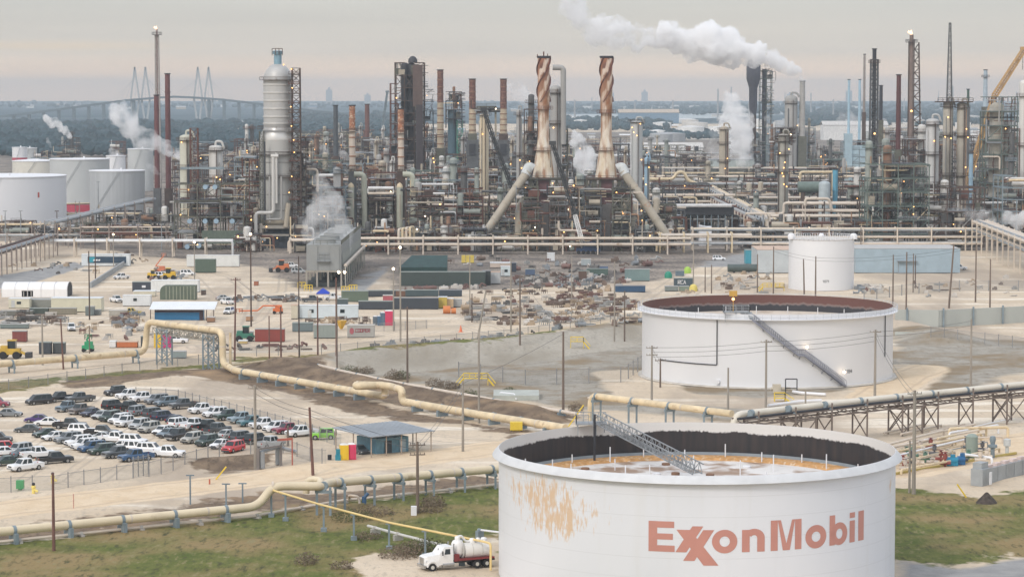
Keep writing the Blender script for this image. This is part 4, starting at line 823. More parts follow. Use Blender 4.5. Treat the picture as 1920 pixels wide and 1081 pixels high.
toilet(645, 861, (.75, .50, .03), 'yellow portable toilet beside the grey roofed shelter', 1.1); toilet(659, 860, (.62, .05, .13), 'pink portable toilet beside the grey roofed shelter', 1.1)
g_ = G(634, 862); solo('wash_station', MB().box(g_, (.9, .8, .9)).box(g_ + Vector((0, .2, .9)), (.7, .4, .9)), M('teal wash station', (.02, .22, .30), .4), 'small teal wash station left of the yellow toilet', 'wash station')
g_ = G(618, 862); solo('oil_drum', MB().lathe(g_, [(.32, 0), (.34, .3), (.32, .31), (.34, .6), (.32, .61), (.34, .9), (.01, .9)], 12), darksteel, 'dark open drum standing left of the teal wash station', 'drum')
# small hydrants, markers, stubs
for px, py, w_ in ((63, 925, 'right of the green bin'), (99, 905, 'behind the foot of the reddish steel pole')):
    g_ = G(px, py); t_ = thing('fire_monitor', f'yellow fire hydrant with dark knob {w_}', 'fire hydrant', g_, 'yellow fire hydrants')
    part('barrel', MB().tube(g_, g_ + Vector((0, 0, 1.25)), .26, n=10).tube(g_ + Vector((-.1, 0, .8)), g_ + Vector((.65, -.1, .35)), .2, n=8).tube(g_ + Vector((0, 0, .9)), g_ + Vector((0, 0, 1.15)), .36, n=10), M('hydrant yellow', (.76, .62, .18), .5), t_); part('knob', MB().lathe(g_ + Vector((0, 0, 1.2)), [(.01, 0), (.22, .12), (.26, .3), (.2, .45), (.01, .52)], 10), darksteel, t_)
g_ = G(38, 918); solo('green_bin', MB().prism([(g_.x - .55, g_.y - .5), (g_.x + .55, g_.y - .5), (g_.x + .55, g_.y + .5), (g_.x - .55, g_.y + .5)], .25, 1.5).box((g_.x, g_.y, 0), (.5, .5, .25)), M('bright green bin', (.02, .36, .10), .5), 'bright green bin behind the car park fence', 'bin')
g_ = G(138, 952); solo('marker_post', MB().tube(g_, g_ + Vector((0, 0, 2.1)), .07, n=6), M('pinkish marker', (.5, .25, .2), .6), 'thin pinkish marker post on the dirt road', 'marker post')
g_ = G(393, 907); solo('marker_post', MB().tube(g_, g_ + Vector((0, 0, .8)), .14, n=6), M('red marker', (.5, .14, .08), .6), 'short red post beside the dirt road', 'marker post')
for i, (px, py, h_) in enumerate(((357, 945, 4.3), (424, 946, 3.1), (455, 941, 2.8), (49, 0, 0))):
    if not h_: continue
    g_ = G(px, py); m = MB().beam(g_, g_ + Vector((0, 0, h_)), .22); m.beam(g_ + Vector((-.6, 0, h_)), g_ + Vector((.6, 0, h_)), .18)
    solo('pipe_stanchion', m, slate, ('tall', 'middle', 'short')[i] + ' steel stanchion with a crosshead standing by the dirt road', 'stanchion', 'bare stanchions')
for i, (px, py, h_) in enumerate(((483, 882, 4.0), (526, 872, 4.0))):
    pass
# old pipe rack remains by the pole
a_, b_ = G(484, 880), G(527, 873); t_ = thing('rack_frame', 'low rusty pipe rack frame with grey clutter near the red pole', 'pipe rack', a_)
part('frame', MB().beam(a_, a_ + Vector((0, 0, 3.4)), .5).beam(b_, b_ + Vector((0, 0, 3.4)), .35).beam(a_ + Vector((0, 0, 3.3)), b_ + Vector((0, 0, 3.3)), .3), M('grey rack timber', (.20, .18, .17), .8), t_)
part('red_beam', MB().beam(b_ + Vector((-.6, .2, 4.2)), b_ + Vector((1.9, .2, 4.4)), .35).beam(b_ + Vector((1.8, .2, 0)), b_ + Vector((1.8, .2, 4.4)), .2), M('red beam', (.36, .09, .06), .6), t_)
part('duct', MB().path([a_ + Vector((.2, .6, 2.7)), b_ + Vector((-.5, .6, 3.0)), b_ + Vector((2.4, .8, 2.2))], .3, 8).tube(b_ + Vector((-.6, .4, .2)), b_ + Vector((-.6, .4, 2.9)), .35, n=8).tube(a_ + Vector((.6, .4, .2)), a_ + Vector((.6, .4, 2.9)), .45, n=8), galv, t_)
for px, py, dx_, lab in ((405, 898, 1.6, 'leaning yellow post by the dirt heap'), (1812, 932, -1.4, 'leaning yellow post in the grass right of the near tank'), (1065, 800, 2.8, 'slanted yellow stair stringer behind the near tank')):
    g_ = G(px, py); h_ = 2.0 if dx_ < 2.5 else 4.0; solo('yellow_post', MB().beam(g_, g_ + Vector((dx_, 0, h_)), .22), yellow, lab, 'post')
g_ = G(1850, 942); solo('dirt_mound', MB().lathe(g_, [(1.7, -.1), (1.2, .5), (.7, 1.0), (.25, 1.5), (.01, 1.6)], 9), M('dark dirt', (.07, .055, .045), .95, var=.4, scl=2, bump=.8), 'small dark dirt mound in the grass', 'mound')
g_ = G(776, 965); m = MB().box(g_, (.8, .8, 1.3)); solo('meter_box', m, white, 'small white meter box at the foot of the dark pole', 'meter box')
# dead brown bushes
def bush(px, py, w_, h_, label, c_):
    g_ = GT(px, py); rb = random.Random(px); m = MB()
    for i in range(int(420 * w_ * h_ / 6) + 120):
        a = rb.uniform(0, 6.28); rr = math.sqrt(rb.random()); el = rb.uniform(0, 1); p = g_ + Vector((math.cos(a) * rr * w_ / 2, math.sin(a) * rr * w_ / 2 * .8, el * h_ * (1 - .5 * rr)))
        d = Vector((rb.gauss(0, 1), rb.gauss(0, 1), rb.gauss(.6, .8))).normalized(); s_ = rb.uniform(.08, .24); e = d.cross(Vector((rb.random(), rb.random(), .3))).normalized()
        m.add([p - e * s_ * .4, p + e * s_ * .4, p + d * s_ * 1.6], [(0, 1, 2)])
    return solo('bush', m, c_, label, 'bush', 'scrubby bushes', loc=g_)
deadm = M('dead twigs', (.21, .165, .12), .95, var=.5, scl=2); grn = M('scrub leaves', (.11, .12, .05), .9, var=.5, scl=2)
for i, (px, py, w_, h_) in enumerate(((655, 702, 5, 2.2), (672, 704, 4, 2.4), (690, 700, 3, 1.8), (738, 712, 4, 2.6), (752, 710, 4, 2.2), (815, 726, 4, 2.4), (838, 730, 4.5, 2.2), (850, 728, 3, 1.8), (880, 746, 4, 2), (805, 960, 4, 2.8), (815, 950, 3.5, 2.4), (700, 965, 6, 1.6), (660, 975, 6, 1.8), (575, 1056, 3, 1.7), (745, 1046, 5, 2.0), (770, 1040, 5, 2.2), (800, 1036, 6, 2.4), (690, 1010, 4, 1.2), (1080, 770, 3, 2), (640, 1065, 3, 1.2), (955, 738, 3, 1.6))):
    bush(px, py, w_, h_, f'scraggly brown bush, {ORD[i]} in order from the far berm towards the truck', deadm if i % 4 else grn)
# ------------------------------------------------------------------ parked vehicles
glassm = M('car glass', (.025, .035, .04), .08, var=.1); tyre = M('tyre rubber', (.02, .02, .022), .85); rim = M('wheel rim', (.42, .43, .44), .35, .7); headl = M('headlight glass', (.70, .72, .74), .15); taill = M('tail light', (.40, .02, .02), .25); blackpl = M('black plastic', (.035, .035, .04), .6)
PAINT = {'white': (.80, .81, .82), 'black': (.018, .02, .024), 'dark grey': (.07, .08, .09), 'grey': (.19, .21, .23), 'silver': (.45, .47, .48), 'beige silver': (.42, .41, .37), 'navy': (.02, .03, .07), 'blue': (.03, .09, .20), 'teal': (.06, .16, .19), 'light blue': (.25, .33, .38), 'red': (.55, .03, .04), 'dark red': (.24, .03, .06), 'purple': (.06, .03, .16), 'lime green': (.22, .55, .03), 'dark green': (.03, .06, .05), 'brown grey': (.13, .11, .10), 'blue grey': (.12, .17, .21), 'yellow': (.7, .5, .06)}
def paint(c): return M('paint ' + c, PAINT[c], .32, .0, var=.03, coat=.6)
def loft(mb, secs):
    """closed body from stations (x, half width bottom, half width top, z bottom, z shoulder, z top)"""
    rings = []
    for x, wb, wt_, zb, zs, zt in secs: rings.append([(x, -wb, zb), (x, -wb * 1.02, zs), (x, -wt_, zt), (x, wt_, zt), (x, wb * 1.02, zs), (x, wb, zb)])
    n = len(rings); k = 6; vs = [v for r in rings for v in r]
    mb.add(vs, [(i * k + j, i * k + (j + 1) % k, (i + 1) * k + (j + 1) % k, (i + 1) * k + j) for i in range(n - 1) for j in range(k)]); mb.add(rings[0], [tuple(range(k - 1, -1, -1))]); mb.add(rings[-1], [tuple(range(k))]); return mb
SPEC = {  # length, width, body stations are fractions; cab = (front base, front top, rear top, rear base) in x, belt z, roof z
 'sedan': dict(L=4.7, W=1.82, belt=.92, roof=1.45, hood=.86, cab=(1.15, .35, -1.05, -1.85), tail=.95, wx=1.4, wr=.33),
 'suv': dict(L=4.9, W=1.95, belt=1.10, roof=1.80, hood=1.06, cab=(1.25, .65, -2.1, -2.38), tail=1.1, wx=1.45, wr=.38),
 'pickup': dict(L=5.9, W=2.02, belt=1.18, roof=1.92, hood=1.14, cab=(1.45, .85, -.75, -.92), tail=1.15, wx=1.85, wr=.42),
 'van': dict(L=5.1, W=1.98, belt=1.05, roof=1.85, hood=1.0, cab=(1.75, .95, -2.3, -2.5), tail=1.1, wx=1.5, wr=.36),
 'jeep': dict(L=4.4, W=1.9, belt=1.2, roof=1.92, hood=1.18, cab=(.75, .5, -1.85, -1.95), tail=1.2, wx=1.35, wr=.44)}
PROTO = {}
def make_vehicle(kind):
    s = SPEC[kind]; L2, W2 = s['L'] / 2, s['W'] / 2; bz, rz_ = s['belt'], s['roof']; zb = .30 if kind != 'pickup' and kind != 'jeep' else .42
    t = thing('parked_car' if kind not in ('pickup',) else 'pickup_truck', 'x', kind, (0, 0, 0), 'cars parked on the sandy lot'); pm = paint('white')
    cf, ct, rt, rb_ = s['cab']; b = MB()
    if kind == 'pickup':
        loft(b, [(L2, W2 * .86, W2 * .8, zb, .8, s['hood'] - .12), (L2 - .25, W2 * .97, W2 * .86, zb, .95, s['hood']), (cf, W2, W2 * .9, zb, .98, bz), (rb_ - .05, W2, W2 * .93, zb, .98, bz)])
        loft(b, [(rb_ - .05, W2, W2 * .97, zb, 1.0, .72), (-L2 + .05, W2, W2 * .97, zb, 1.0, .72)])
        for sy in (-1, 1): b.box((((rb_ - L2) / 2), sy * (W2 - .07), .7), (L2 + rb_, .14, bz - .72))
        b.box((-L2 + .06, 0, .6), (.1, s['W'] * .96, bz - .62))
    else:
        loft(b, [(L2, W2 * .82, W2 * .72, zb, .62, s['hood'] - .22), (L2 - .35, W2 * .96, W2 * .84, zb, .78, s['hood'] - .04), (cf, W2, W2 * .88, zb, .85, bz), (rb_, W2, W2 * .9, zb, .88, bz), (-L2 + .12, W2 * .93, W2 * .84, zb, .85, s['tail'] - .02), (-L2, W2 * .86, W2 * .78, zb + .1, .75, s['tail'] - .2)])
    wt_ = W2 * .76
    def cabin(mb, e=0.0, zr=0.0): 
        vs = [(cf, -W2 * .88, bz), (cf, W2 * .88, bz), (rb_, W2 * .9, bz), (rb_, -W2 * .9, bz), (ct, -wt_, rz_), (ct, wt_, rz_), (rt, wt_, rz_), (rt, -wt_, rz_)]
        mb.add(vs, [(4, 5, 6, 7), (0, 4, 7, 3), (1, 2, 6, 5), (0, 1, 5, 4), (2, 3, 7, 6)]); return mb
    cabin(b); b.box(((ct + rt) / 2, 0, rz_ - .01), (ct - rt - .1, wt_ * 1.9, .06))
    part('body', b, pm, t)
    def glass_quad(p, q, r, s_, inset, push):                    # inset panel pushed slightly out of the cabin face
        P_ = [Vector(v) for v in (p, q, r, s_)]; c = sum(P_, Vector()) / 4; nrm = (P_[1] - P_[0]).cross(P_[3] - P_[0]).normalized()
        if nrm.dot(c - Vector((0, 0, bz))) < 0: nrm = -nrm
        o = [v + (c - v) * inset + nrm * push for v in P_]; return MB().add(o, [(0, 1, 2, 3)])
    part('windshield', glass_quad((cf, -W2 * .88, bz), (cf, W2 * .88, bz), (ct, wt_, rz_), (ct, -wt_, rz_), .10, .012), glassm, t)
    part('rear_window', glass_quad((rb_, -W2 * .9, bz), (rb_, W2 * .9, bz), (rt, wt_, rz_), (rt, -wt_, rz_), .12, .012), glassm, t)
    for sy in (-1, 1):
        def lp_(f, top): 
            if top: return (ct + (rt - ct) * f, sy * wt_, rz_)
            return (cf + (rb_ - cf) * f, sy * W2 * (.88 + .02 * f), bz)
        cuts = [0.06, .5, .96] if kind != 'suv' and kind != 'van' else [.06, .40, .70, .97]
        for f0, f1 in zip(cuts, cuts[1:]): part('side_window', glass_quad(lp_(f0 + .03, 0), lp_(f1 - .02, 0), lp_(f1 - .02, 1), lp_(f0 + .03, 1), .10, .012), glassm, t)
        part('headlight', MB().box((L2 - .16, sy * W2 * .70, s['hood'] - .36), (.26, .36, .17)), headl, t)
        part('tail_light', MB().box((-L2 + .06, sy * W2 * .80, s['tail'] - .34), (.16, .22, .26)), taill, t)
        for x in (s['wx'], -s['wx']):
            w_ = part('wheel', MB().tube((x, sy * (W2 - .24), s['wr']), (x, sy * (W2 + .02), s['wr']), s['wr'], n=14), tyre, t)
            part('rim', MB().tube((x, sy * (W2 - .1), s['wr']), (x, sy * (W2 + .035), s['wr']), s['wr'] * .58, n=10), rim, w_)
    part('grille', MB().box((L2 - .06, 0, s['hood'] - .42), (.14, W2 * .95, .22)), blackpl, t)
    part('bumper', MB().box((L2 - .08, 0, zb - .04), (.24, W2 * 1.6, .26)).box((-L2 + .06, 0, zb - .02), (.2, W2 * 1.6, .24)), blackpl if kind != 'pickup' else rim, t)
    if kind == 'jeep': part('spare_wheel', MB().tube((-L2 - .02, .1, 1.05), (-L2 - .24, .1, 1.05), .4, n=14), tyre, t)
    return t
used_proto = {}
def vehicle(kind, color, px, py, hd, label, group='cars parked on the sandy lot', name=None, z=None):
    g_ = GT(px, py) if z is None else G(px, py, z); rz = math.atan2(hd[1], hd[0])
    if kind not in PROTO: PROTO[kind] = make_vehicle(kind)
    p = PROTO[kind]
    if kind not in used_proto: used_proto[kind] = r = p; r.location = g_; r.rotation_euler = (0, 0, rz)
    else: r = dup(p, g_, rz)
    r['label'] = label; r['category'] = {'sedan': 'car', 'suv': 'car', 'pickup': 'pickup truck', 'van': 'van', 'jeep': 'car'}[kind]; r['group'] = group
    for ch in r.children:
        if ch.name.split('.')[0] == 'body': ch.material_slots[0].link = 'OBJECT'; ch.material_slots[0].material = paint(color)
    return r
A1, A2, RT, LF = (-.80, -.60), (-.48, -.88), (1, -.06), (-1, .02)
def nA(): return (A1[0] + R.uniform(-.06, .06), A1[1])
ROWA = [(216, 741, 'jeep', 'black'), (244, 747, 'pickup', 'white'), (270, 752, 'pickup', 'white'), (294, 756, 'suv', 'grey'), (312, 760, 'suv', 'blue grey'), (345, 765, 'pickup', 'dark grey'), (381, 774, 'pickup', 'white'), (404, 781, 'suv', 'white'), (430, 786, 'pickup', 'dark green'), (455, 791, 'pickup', 'light blue'), (474, 798, 'pickup', 'teal'), (497, 802, 'pickup', 'white'), (518, 808, 'suv', 'white'), (541, 812, 'pickup', 'dark red'), (565, 817, 'pickup', 'white')]
ROWB = [(128, 770, 'pickup', 'blue grey'), (152, 775, 'pickup', 'brown grey'), (171, 779, 'sedan', 'navy'), (191, 784, 'sedan', 'silver'), (206, 788, 'suv', 'dark green'), (225, 793, 'suv', 'white'), (239, 798, 'pickup', 'white'), (262, 803, 'suv', 'silver'), (280, 809, 'suv', 'beige silver'), (305, 813, 'sedan', 'white'), (315, 818, 'sedan', 'blue grey'), (335, 823, 'pickup', 'black'), (361, 829, 'suv', 'beige silver'), (388, 834, 'suv', 'dark green'), (414, 839, 'sedan', 'white'), (437, 846, 'suv', 'red')]
ROWC = [(213, 766, 'suv', 'black'), (242, 770, 'pickup', 'black'), (262, 777, 'suv', 'grey'), (290, 781, 'suv', 'dark grey'), (307, 787, 'suv', 'navy'), (332, 792, 'sedan', 'navy'), (338, 800, 'suv', 'white'), (365, 803, 'pickup', 'white'), (389, 806, 'pickup', 'black'), (407, 812, 'pickup', 'dark grey'), (428, 820, 'sedan', 'silver'), (455, 826, 'suv', 'dark grey'), (482, 830, 'suv', 'black'), (507, 838, 'pickup', 'silver')]
ROWD = [(86, 818, 'sedan', 'dark green'), (103, 824, 'sedan', 'white'), (128, 829, 'suv', 'grey'), (148, 835, 'suv', 'white'), (160, 841, 'suv', 'white'), (173, 846, 'suv', 'blue'), (192, 851, 'suv', 'dark green'), (224, 857, 'pickup', 'dark grey'), (255, 863, 'pickup', 'blue')]
ROWE = [(154, 813, 'suv', 'white'), (190, 817, 'pickup', 'black'), (197, 825, 'sedan', 'silver'), (217, 829, 'pickup', 'white'), (250, 833, 'suv', 'white'), (236, 841, 'sedan', 'white'), (258, 846, 'suv', 'white'), (283, 849, 'suv', 'white'), (314, 856, 'pickup', 'white')]
ROWF = [(73, 757, 'van', 'black'), (114, 752, 'pickup', 'black'), (150, 753, 'pickup', 'dark grey')]
for nm_, row, hd in (('back row by the fence', ROWA, A1), ('middle row facing the camera', ROWB, A2), ('row behind the middle row', ROWC, (.62, .78)), ('front row facing left', ROWD, A1), ('row backing the front row', ROWE, (.97, -.22)), ('cluster at the far left corner', ROWF, A1)):
    tot = {}
    for i, (px, py, kd, c_) in enumerate(row):
        kn = {'sedan': 'sedan', 'suv': 'SUV', 'pickup': 'pickup', 'van': 'minivan', 'jeep': 'boxy off-roader'}[kd]
        vehicle(kd, c_, px, py, (hd[0] + R.uniform(-.07, .07), hd[1] + R.uniform(-.07, .07)), f'{c_} {kn}, {ORD[i]} from the left in the {nm_}')
vehicle('jeep', 'lime green', 605, 823, (-1, -.12), 'lime green off-roader at the shelter end of the back row')
vehicle('sedan', 'grey', 18, 780, RT, 'grey sedan alone at the left edge of the lot seen side on'); vehicle('sedan', 'purple', 70, 791, LF, 'purple sedan beside two white cars')
vehicle('sedan', 'white', 88, 797, LF, 'white sedan half hidden by the black long pickup'); vehicle('pickup', 'black', 131, 803, RT, 'black long pickup seen side on facing right behind the dark sedan')
vehicle('sedan', 'dark grey', 52, 810, LF, 'low dark sedan seen side on below the purple sedan'); vehicle('suv', 'red', 12, 846, (.9, .3), 'bright red car at the left edge of the lot')
vehicle('suv', 'silver', 36, 850, (-.6, -.8), 'silver SUV just right of the bright red car'); vehicle('sedan', 'blue grey', 48, 856, (.8, .5), 'blue grey sedan in front of the silver SUV')
vehicle('pickup', 'white', 72, 858, (.85, .5), 'white pickup with its bed to the camera beside the black pickup'); vehicle('pickup', 'black', 103, 868, (.88, .47), 'black pickup with red tail lamp at the front corner of the lot')
vehicle('pickup', 'white', 48, 881, (-.72, -.69), 'white pickup nearest the front fence with its grille to the camera'); vehicle('sedan', 'dark green', 10, 871, (-.8, -.55), 'dark green sedan at the left edge nearest the front fence')
vehicle('sedan', 'white', 4, 853, (-.9, -.3), 'white sedan cut by the left edge in front of the red car'); vehicle('suv', 'dark red', -6, 762, (1, 0), 'brownish red car cut by the left edge at the back of the lot')
vehicle('suv', 'black', -4, 829, (1, 0), 'dark car cut by the left edge above the red car'); vehicle('sedan', 'dark grey', 674, 850, (.5, -.85), 'dark sedan parked behind the yellow and pink toilets')
# ------------------------------------------------------------------ vacuum tank truck
def truck():
    o = Vector((0, 0, 0)); t = thing('tank_truck', 'white three axle vacuum tank truck parked on the sand by the near tank', 'tank truck', o); pw = M('truck white', (.80, .80, .79), .35, var=.04, coat=.3)
    b = MB(); loft(b, [(4.55, .95, .85, .75, 1.2, 1.75), (4.2, 1.08, .98, .7, 1.3, 1.9), (2.6, 1.15, 1.05, .7, 1.4, 2.1)]); part('hood', b, pw, t)
    b = MB(); loft(b, [(2.65, 1.18, 1.16, .75, 1.5, 2.05), (1.95, 1.2, 1.12, .75, 2.0, 2.95), (.75, 1.2, 1.12, .75, 2.0, 3.0)]); part('cab', b, pw, t)
    part('windshield', MB().add([(2.56, -.98, 2.14), (2.56, .98, 2.14), (2.02, .94, 2.86), (2.02, -.94, 2.86)], [(0, 1, 2, 3)]).box((2.3, 0, 2.4), (.06, .06, .3)), glassm, t)
    for s in (-1, 1):
        part('side_window', MB().add([(1.95, s * 1.225, 2.05), (1.15, s * 1.225, 2.05), (1.15, s * 1.16, 2.72), (1.80, s * 1.16, 2.72)], [(0, 1, 2, 3)]), glassm, t)
        part('fender', MB().lathe((0, 0, 0), [(.01, 0)], 3) if 0 else MB().prism([(3.95 + .78 * math.cos(a), .52 + .78 * math.sin(a)) for a in [k * math.pi / 10 for k in range(11)]], 0, .42) if 0 else fender(s), pw, t)
        part('headlight', MB().box((4.3, s * .95, 1.15), (.3, .25, .3)), headl, t)
        part('fuel_tank', MB().tube((.6, s * .95, .75), (2.2, s * .95, .75), .32, n=12), rim, t)
        part('exhaust_stack', MB().tube((.55, s * .9, 1.2), (.55, s * .9, 3.3), .09, n=8), rim, t)
        part('mirror', MB().box((2.3, s * 1.5, 2.0), (.1, .22, .55)).beam((2.3, s * 1.2, 2.3), (2.3, s * 1.5, 2.3), .05), blackpl, t)
        for x in (3.55, -2.6, -3.95):
            for e in ((0,) if x > 0 else (0, -.36)):
                w_ = part('wheel', MB().tube((x, s * (.86 + e), .52), (x, s * (1.18 + e), .52), .52, n=18), tyre, t)
                if e == 0: part('rim', MB().tube((x, s * 1.0, .52), (x, s * 1.2, .52), .3, .24, n=12), M('pale rim', (.6, .6, .56), .4, .3), w_)
    part('grille', MB().box((4.56, 0, .85), (.1, 1.3, .85)), M('chrome grille', (.45, .45, .45), .3, .8), t); part('bumper', MB().box((4.6, 0, .45), (.25, 2.3, .38)), M('chrome grille', (.45, .45, .45), .3, .8), t)
    part('chassis', MB().box((-1.2, .45, .75), (8.2, .2, .3)).box((-1.2, -.45, .75), (8.2, .2, .3)).box((-1.2, 0, .8), (8, .9, .15)), darksteel, t)
    red = M('dark red frame', (.20, .03, .03), .5)
    part('sub_frame', MB().box((-2.4, 0, 1.1), (5.2, 2.3, .22)), red, t); part('toolbox', MB().box((.2, 0, 1.05), (.7, 2.2, .9)), red, t)
    tk = part('tank', MB().lathe((0, 0, 0), [(.01, 0)], 3) if 0 else tankbody(), M('truck tank', (.72, .71, .68), .4, var=.06, rust=.15, rc=(.55, .52, .48)), t)
    for x in (-.9, -2.2, -3.5): part('tank_band', MB().tube((x, 0, 2.15), (x + .08, 0, 2.15), 1.02, n=24), M('tank band', (.55, .54, .5), .5), tk)
    part('side_mark', MB().box((-1.9, -1.035, 2.2), (.9, .02, .12)).box((-3.0, -1.035, 2.15), (.3, .02, .22)), M('worn marking', (.25, .27, .26), .6), tk)
    part('cyclone_vessel', MB().lathe((-.35, 0, 1.15), [(.05, 0), (.35, .25), (.78, .8), (.8, 2.0), (.6, 2.35), (.35, 2.45), (.35, 2.8), (.28, 2.9), (.01, 2.92)], 20), pw, t)
    for x, r_ in ((-2.4, .38), (-3.2, .3), (-4.0, .42)): part('top_manhole', MB().lathe((x, 0, 3.05), [(r_, 0), (r_, .45), (r_ * .7, .6), (.01, .65)], 14), pw, tk)
    part('top_pipe', MB().path([(-.35, 0, 4.0), (-.9, 0, 4.1), (-1.5, 0, 3.3), (-4.2, 0, 3.35)], .13, 8), pw, tk)
    return t
def fender(s):
    m = MB(); n = 9; a = [math.pi * k / n for k in range(n + 1)]
    inn = [(3.55 + .62 * math.cos(x), .58 + .62 * math.sin(x)) for x in a]; o_ = [(3.55 + .78 * math.cos(x), .58 + .78 * math.sin(x)) for x in a]
    vs = [(x, s * y, z) for y in (.72, 1.24) for x, z in inn] + [(x, s * y, z) for y in (.72, 1.24) for x, z in o_]; k = n + 1; f = []
    for i in range(n): f += [(i, i + 1, k + i + 1, k + i), (2 * k + i, 2 * k + i + 1, 3 * k + i + 1, 3 * k + i), (k + i, k + i + 1, 3 * k + i + 1, 3 * k + i), (i, i + 1, 2 * k + i + 1, 2 * k + i)]
    return m.add(vs, f)
def tankbody():
    m = MB(); prof = [(-1.0, .3), (-1.05, .7), (-1.2, 1.0), (-4.5, 1.0), (-4.7, .75), (-4.75, .3)]; n = 28; vs = []; 
    for x, r_ in [(-.98, .01)] + prof + [(-4.78, .01)]: vs += [(x, r_ * math.cos(2 * math.pi * i / n), 2.15 + r_ * math.sin(2 * math.pi * i / n)) for i in range(n)]
    k = len(vs) // n; return m.add(vs, [(j * n + i, (j + 1) * n + i, (j + 1) * n + (i + 1) % n, j * n + (i + 1) % n) for j in range(k - 1) for i in range(n)], True)
tk_ = truck(); tk_.location = G(853, 1064); tk_.rotation_euler = (0, 0, math.atan2(-.42, -.91))
# ------------------------------------------------------------------ contractor yard: containers, trailers, tents, machines, laydown
def container(px0, px1, py, hpx, depth, c_, label, name='container', cat='container', kind='box', rz=0.0, extra=None, group=None):
    """box-like unit whose front foot runs from px0 to px1 at row py; hpx = visible height of its front in photo pixels"""
    g0, g1 = G(px0, py), G(px1, py); w_ = g1.x - g0.x; h_ = hpx * MPP(g0.y); c = Vector(((g0.x + g1.x) / 2, g0.y + depth / 2, 0)); t = thing(name, label, cat, c, group)
    m_ = M('unit ' + '%.2f %.2f %.2f' % c_, c_, .5, var=.08, scl=.4, rust=.12, rc=tuple(v * .55 + .03 for v in c_))
    b = MB().box((c.x, c.y, .18), (w_, depth, h_ - .18), rz); part('body', b, m_, t)
    co = MB(); n = max(3, int(w_ / .9))
    for i in range(n): co.box((g0.x + w_ * (i + .5) / n, g0.y - .035, .3), (.28 * w_ / n, .07, h_ - .5))
    if kind == 'box': part('corrugation', co, m_, t)
    part('roof', MB().box((c.x, c.y, h_), (w_ + .16, depth + .16, .12), rz), M('unit roof %.1f' % c_[0], tuple(min(.8, v * .8 + .16) for v in c_), .6, var=.12), t)
    part('skid', MB().box((c.x, c.y, 0), (w_ * .98, depth * .9, .18), rz), darksteel, t)
    if kind == 'trailer':
        n = max(1, int(w_ / 6))
        for i in range(n): part('window', MB().box((g0.x + w_ * (i + .5) / n, g0.y - .02, h_ * .45), (1.2, .08, h_ * .28)), glassm, t)
        part('door', MB().box((g0.x + w_ * .22, g0.y - .03, .3), (.95, .08, 2.0)), M('pale door', (.5, .52, .52), .6), t)
    if extra: extra(t, g0, w_, h_, depth)
    return t
def signbox(c_, mark):
    def f(t, g0, w_, h_, d_):
        part('side_panel', MB().box((g0.x + w_ * .53, g0.y - .05, h_ * .28), (w_ * .80, .1, h_ * .55)), M('panel %.2f' % c_[2], c_, .5), t)
        mark(t, g0, w_, h_)
    return f
def mk_swoosh(t, g0, w_, h_):
    x0 = g0.x + w_ * .15
    part('emblem', MB().add([(x0, g0.y - .12, h_ * .35), (x0 + w_ * .1, g0.y - .12, h_ * .35), (x0 + w_ * .16, g0.y - .12, h_ * .8), (x0, g0.y - .12, h_ * .8)], [(0, 1, 2, 3)]), M('teal emblem', (.02, .28, .36), .5), t)
    m = MB()
    for k in range(3): u = x0 + w_ * (.09 + .052 * k); m.add([(u, g0.y - .14, h_ * .46), (u + w_ * .04, g0.y - .14, h_ * .46), (u + w_ * .05, g0.y - .14, h_ * .6), (u + w_ * .012, g0.y - .14, h_ * .6)], [(0, 1, 2, 3)])
    part('white_marking', m, white, t)
container(153, 243, 499, 22, 3.2, (.62, .66, .68), 'long pale trailer with navy side panel and white marking', 'office_trailer', 'trailer', '', extra=signbox((.02, .05, .09), mk_swoosh))
container(350, 448, 500, 21, 3.0, (.66, .68, .67), 'long white trailer behind the dark green tarped box', 'office_trailer', 'trailer', '')
container(366, 404, 511, 25, 2.6, (.09, .13, .10), 'dark green tarped box in front of a long white trailer')
container(248, 283, 546, 17, 3.0, (.05, .06, .08), 'dark navy container with a small white plate', extra=lambda t, g0, w_, h_, d_: part('white_plate', MB().box((g0.x + w_ * .62, g0.y - .08, h_ * .42), (w_ * .2, .06, h_ * .25)), white, t))
container(250, 290, 556, 10, 4.0, (.60, .57, .46), 'low cream box just below the navy container')
container(283, 372, 548, 22, 4.0, (.74, .76, .75), 'big white box behind the dark green corrugated shed')
container(230, 282, 574, 20, 3.0, (.66, .68, .69), 'white container at the yard corner with one dark window', extra=lambda t, g0, w_, h_, d_: part('window', MB().box((g0.x + w_ * .45, g0.y - .06, h_ * .5), (1.0, .08, .8)), glassm, t))
def arched(t, g0, w_, h_, d_):
    pass
# dark green corrugated half-round shed
g0, g1 = G(300, 562), G(367, 562); w_ = g1.x - g0.x; h_ = 27 * MPP(g0.y); t = thing('storage_shed', 'dark green ribbed shed with rounded corner beside the white box', 'shed', ((g0.x + g1.x) / 2, g0.y, 0)); gm_ = M('dark green sheet', (.10, .13, .095), .5, var=.15)
prof = [(g0.x, 0), (g0.x, h_ * .55)] + [(g0.x + 1.4 * (1 - math.cos(a)), h_ * .55 + h_ * .45 * math.sin(a)) for a in [k * math.pi / 8 for k in range(1, 5)]] + [(g1.x, h_), (g1.x, 0)]
m = MB(); n = len(prof); vs = [(x, g0.y, z) for x, z in prof] + [(x, g0.y + 4, z) for x, z in prof]; m.add(vs, [tuple(range(n)), tuple(range(2 * n - 1, n - 1, -1))] + [(i, (i + 1) % n, n + (i + 1) % n, n + i) for i in range(n)]); part('body', m, gm_, t)
m = MB()
for k in range(9): m.box((g0.x + 1.8 + k * (w_ - 2.2) / 8, g0.y - .06, .2), (.18, .12, h_ * .9))
part('rib', m, M('pale rib', (.33, .34, .27), .6), t)
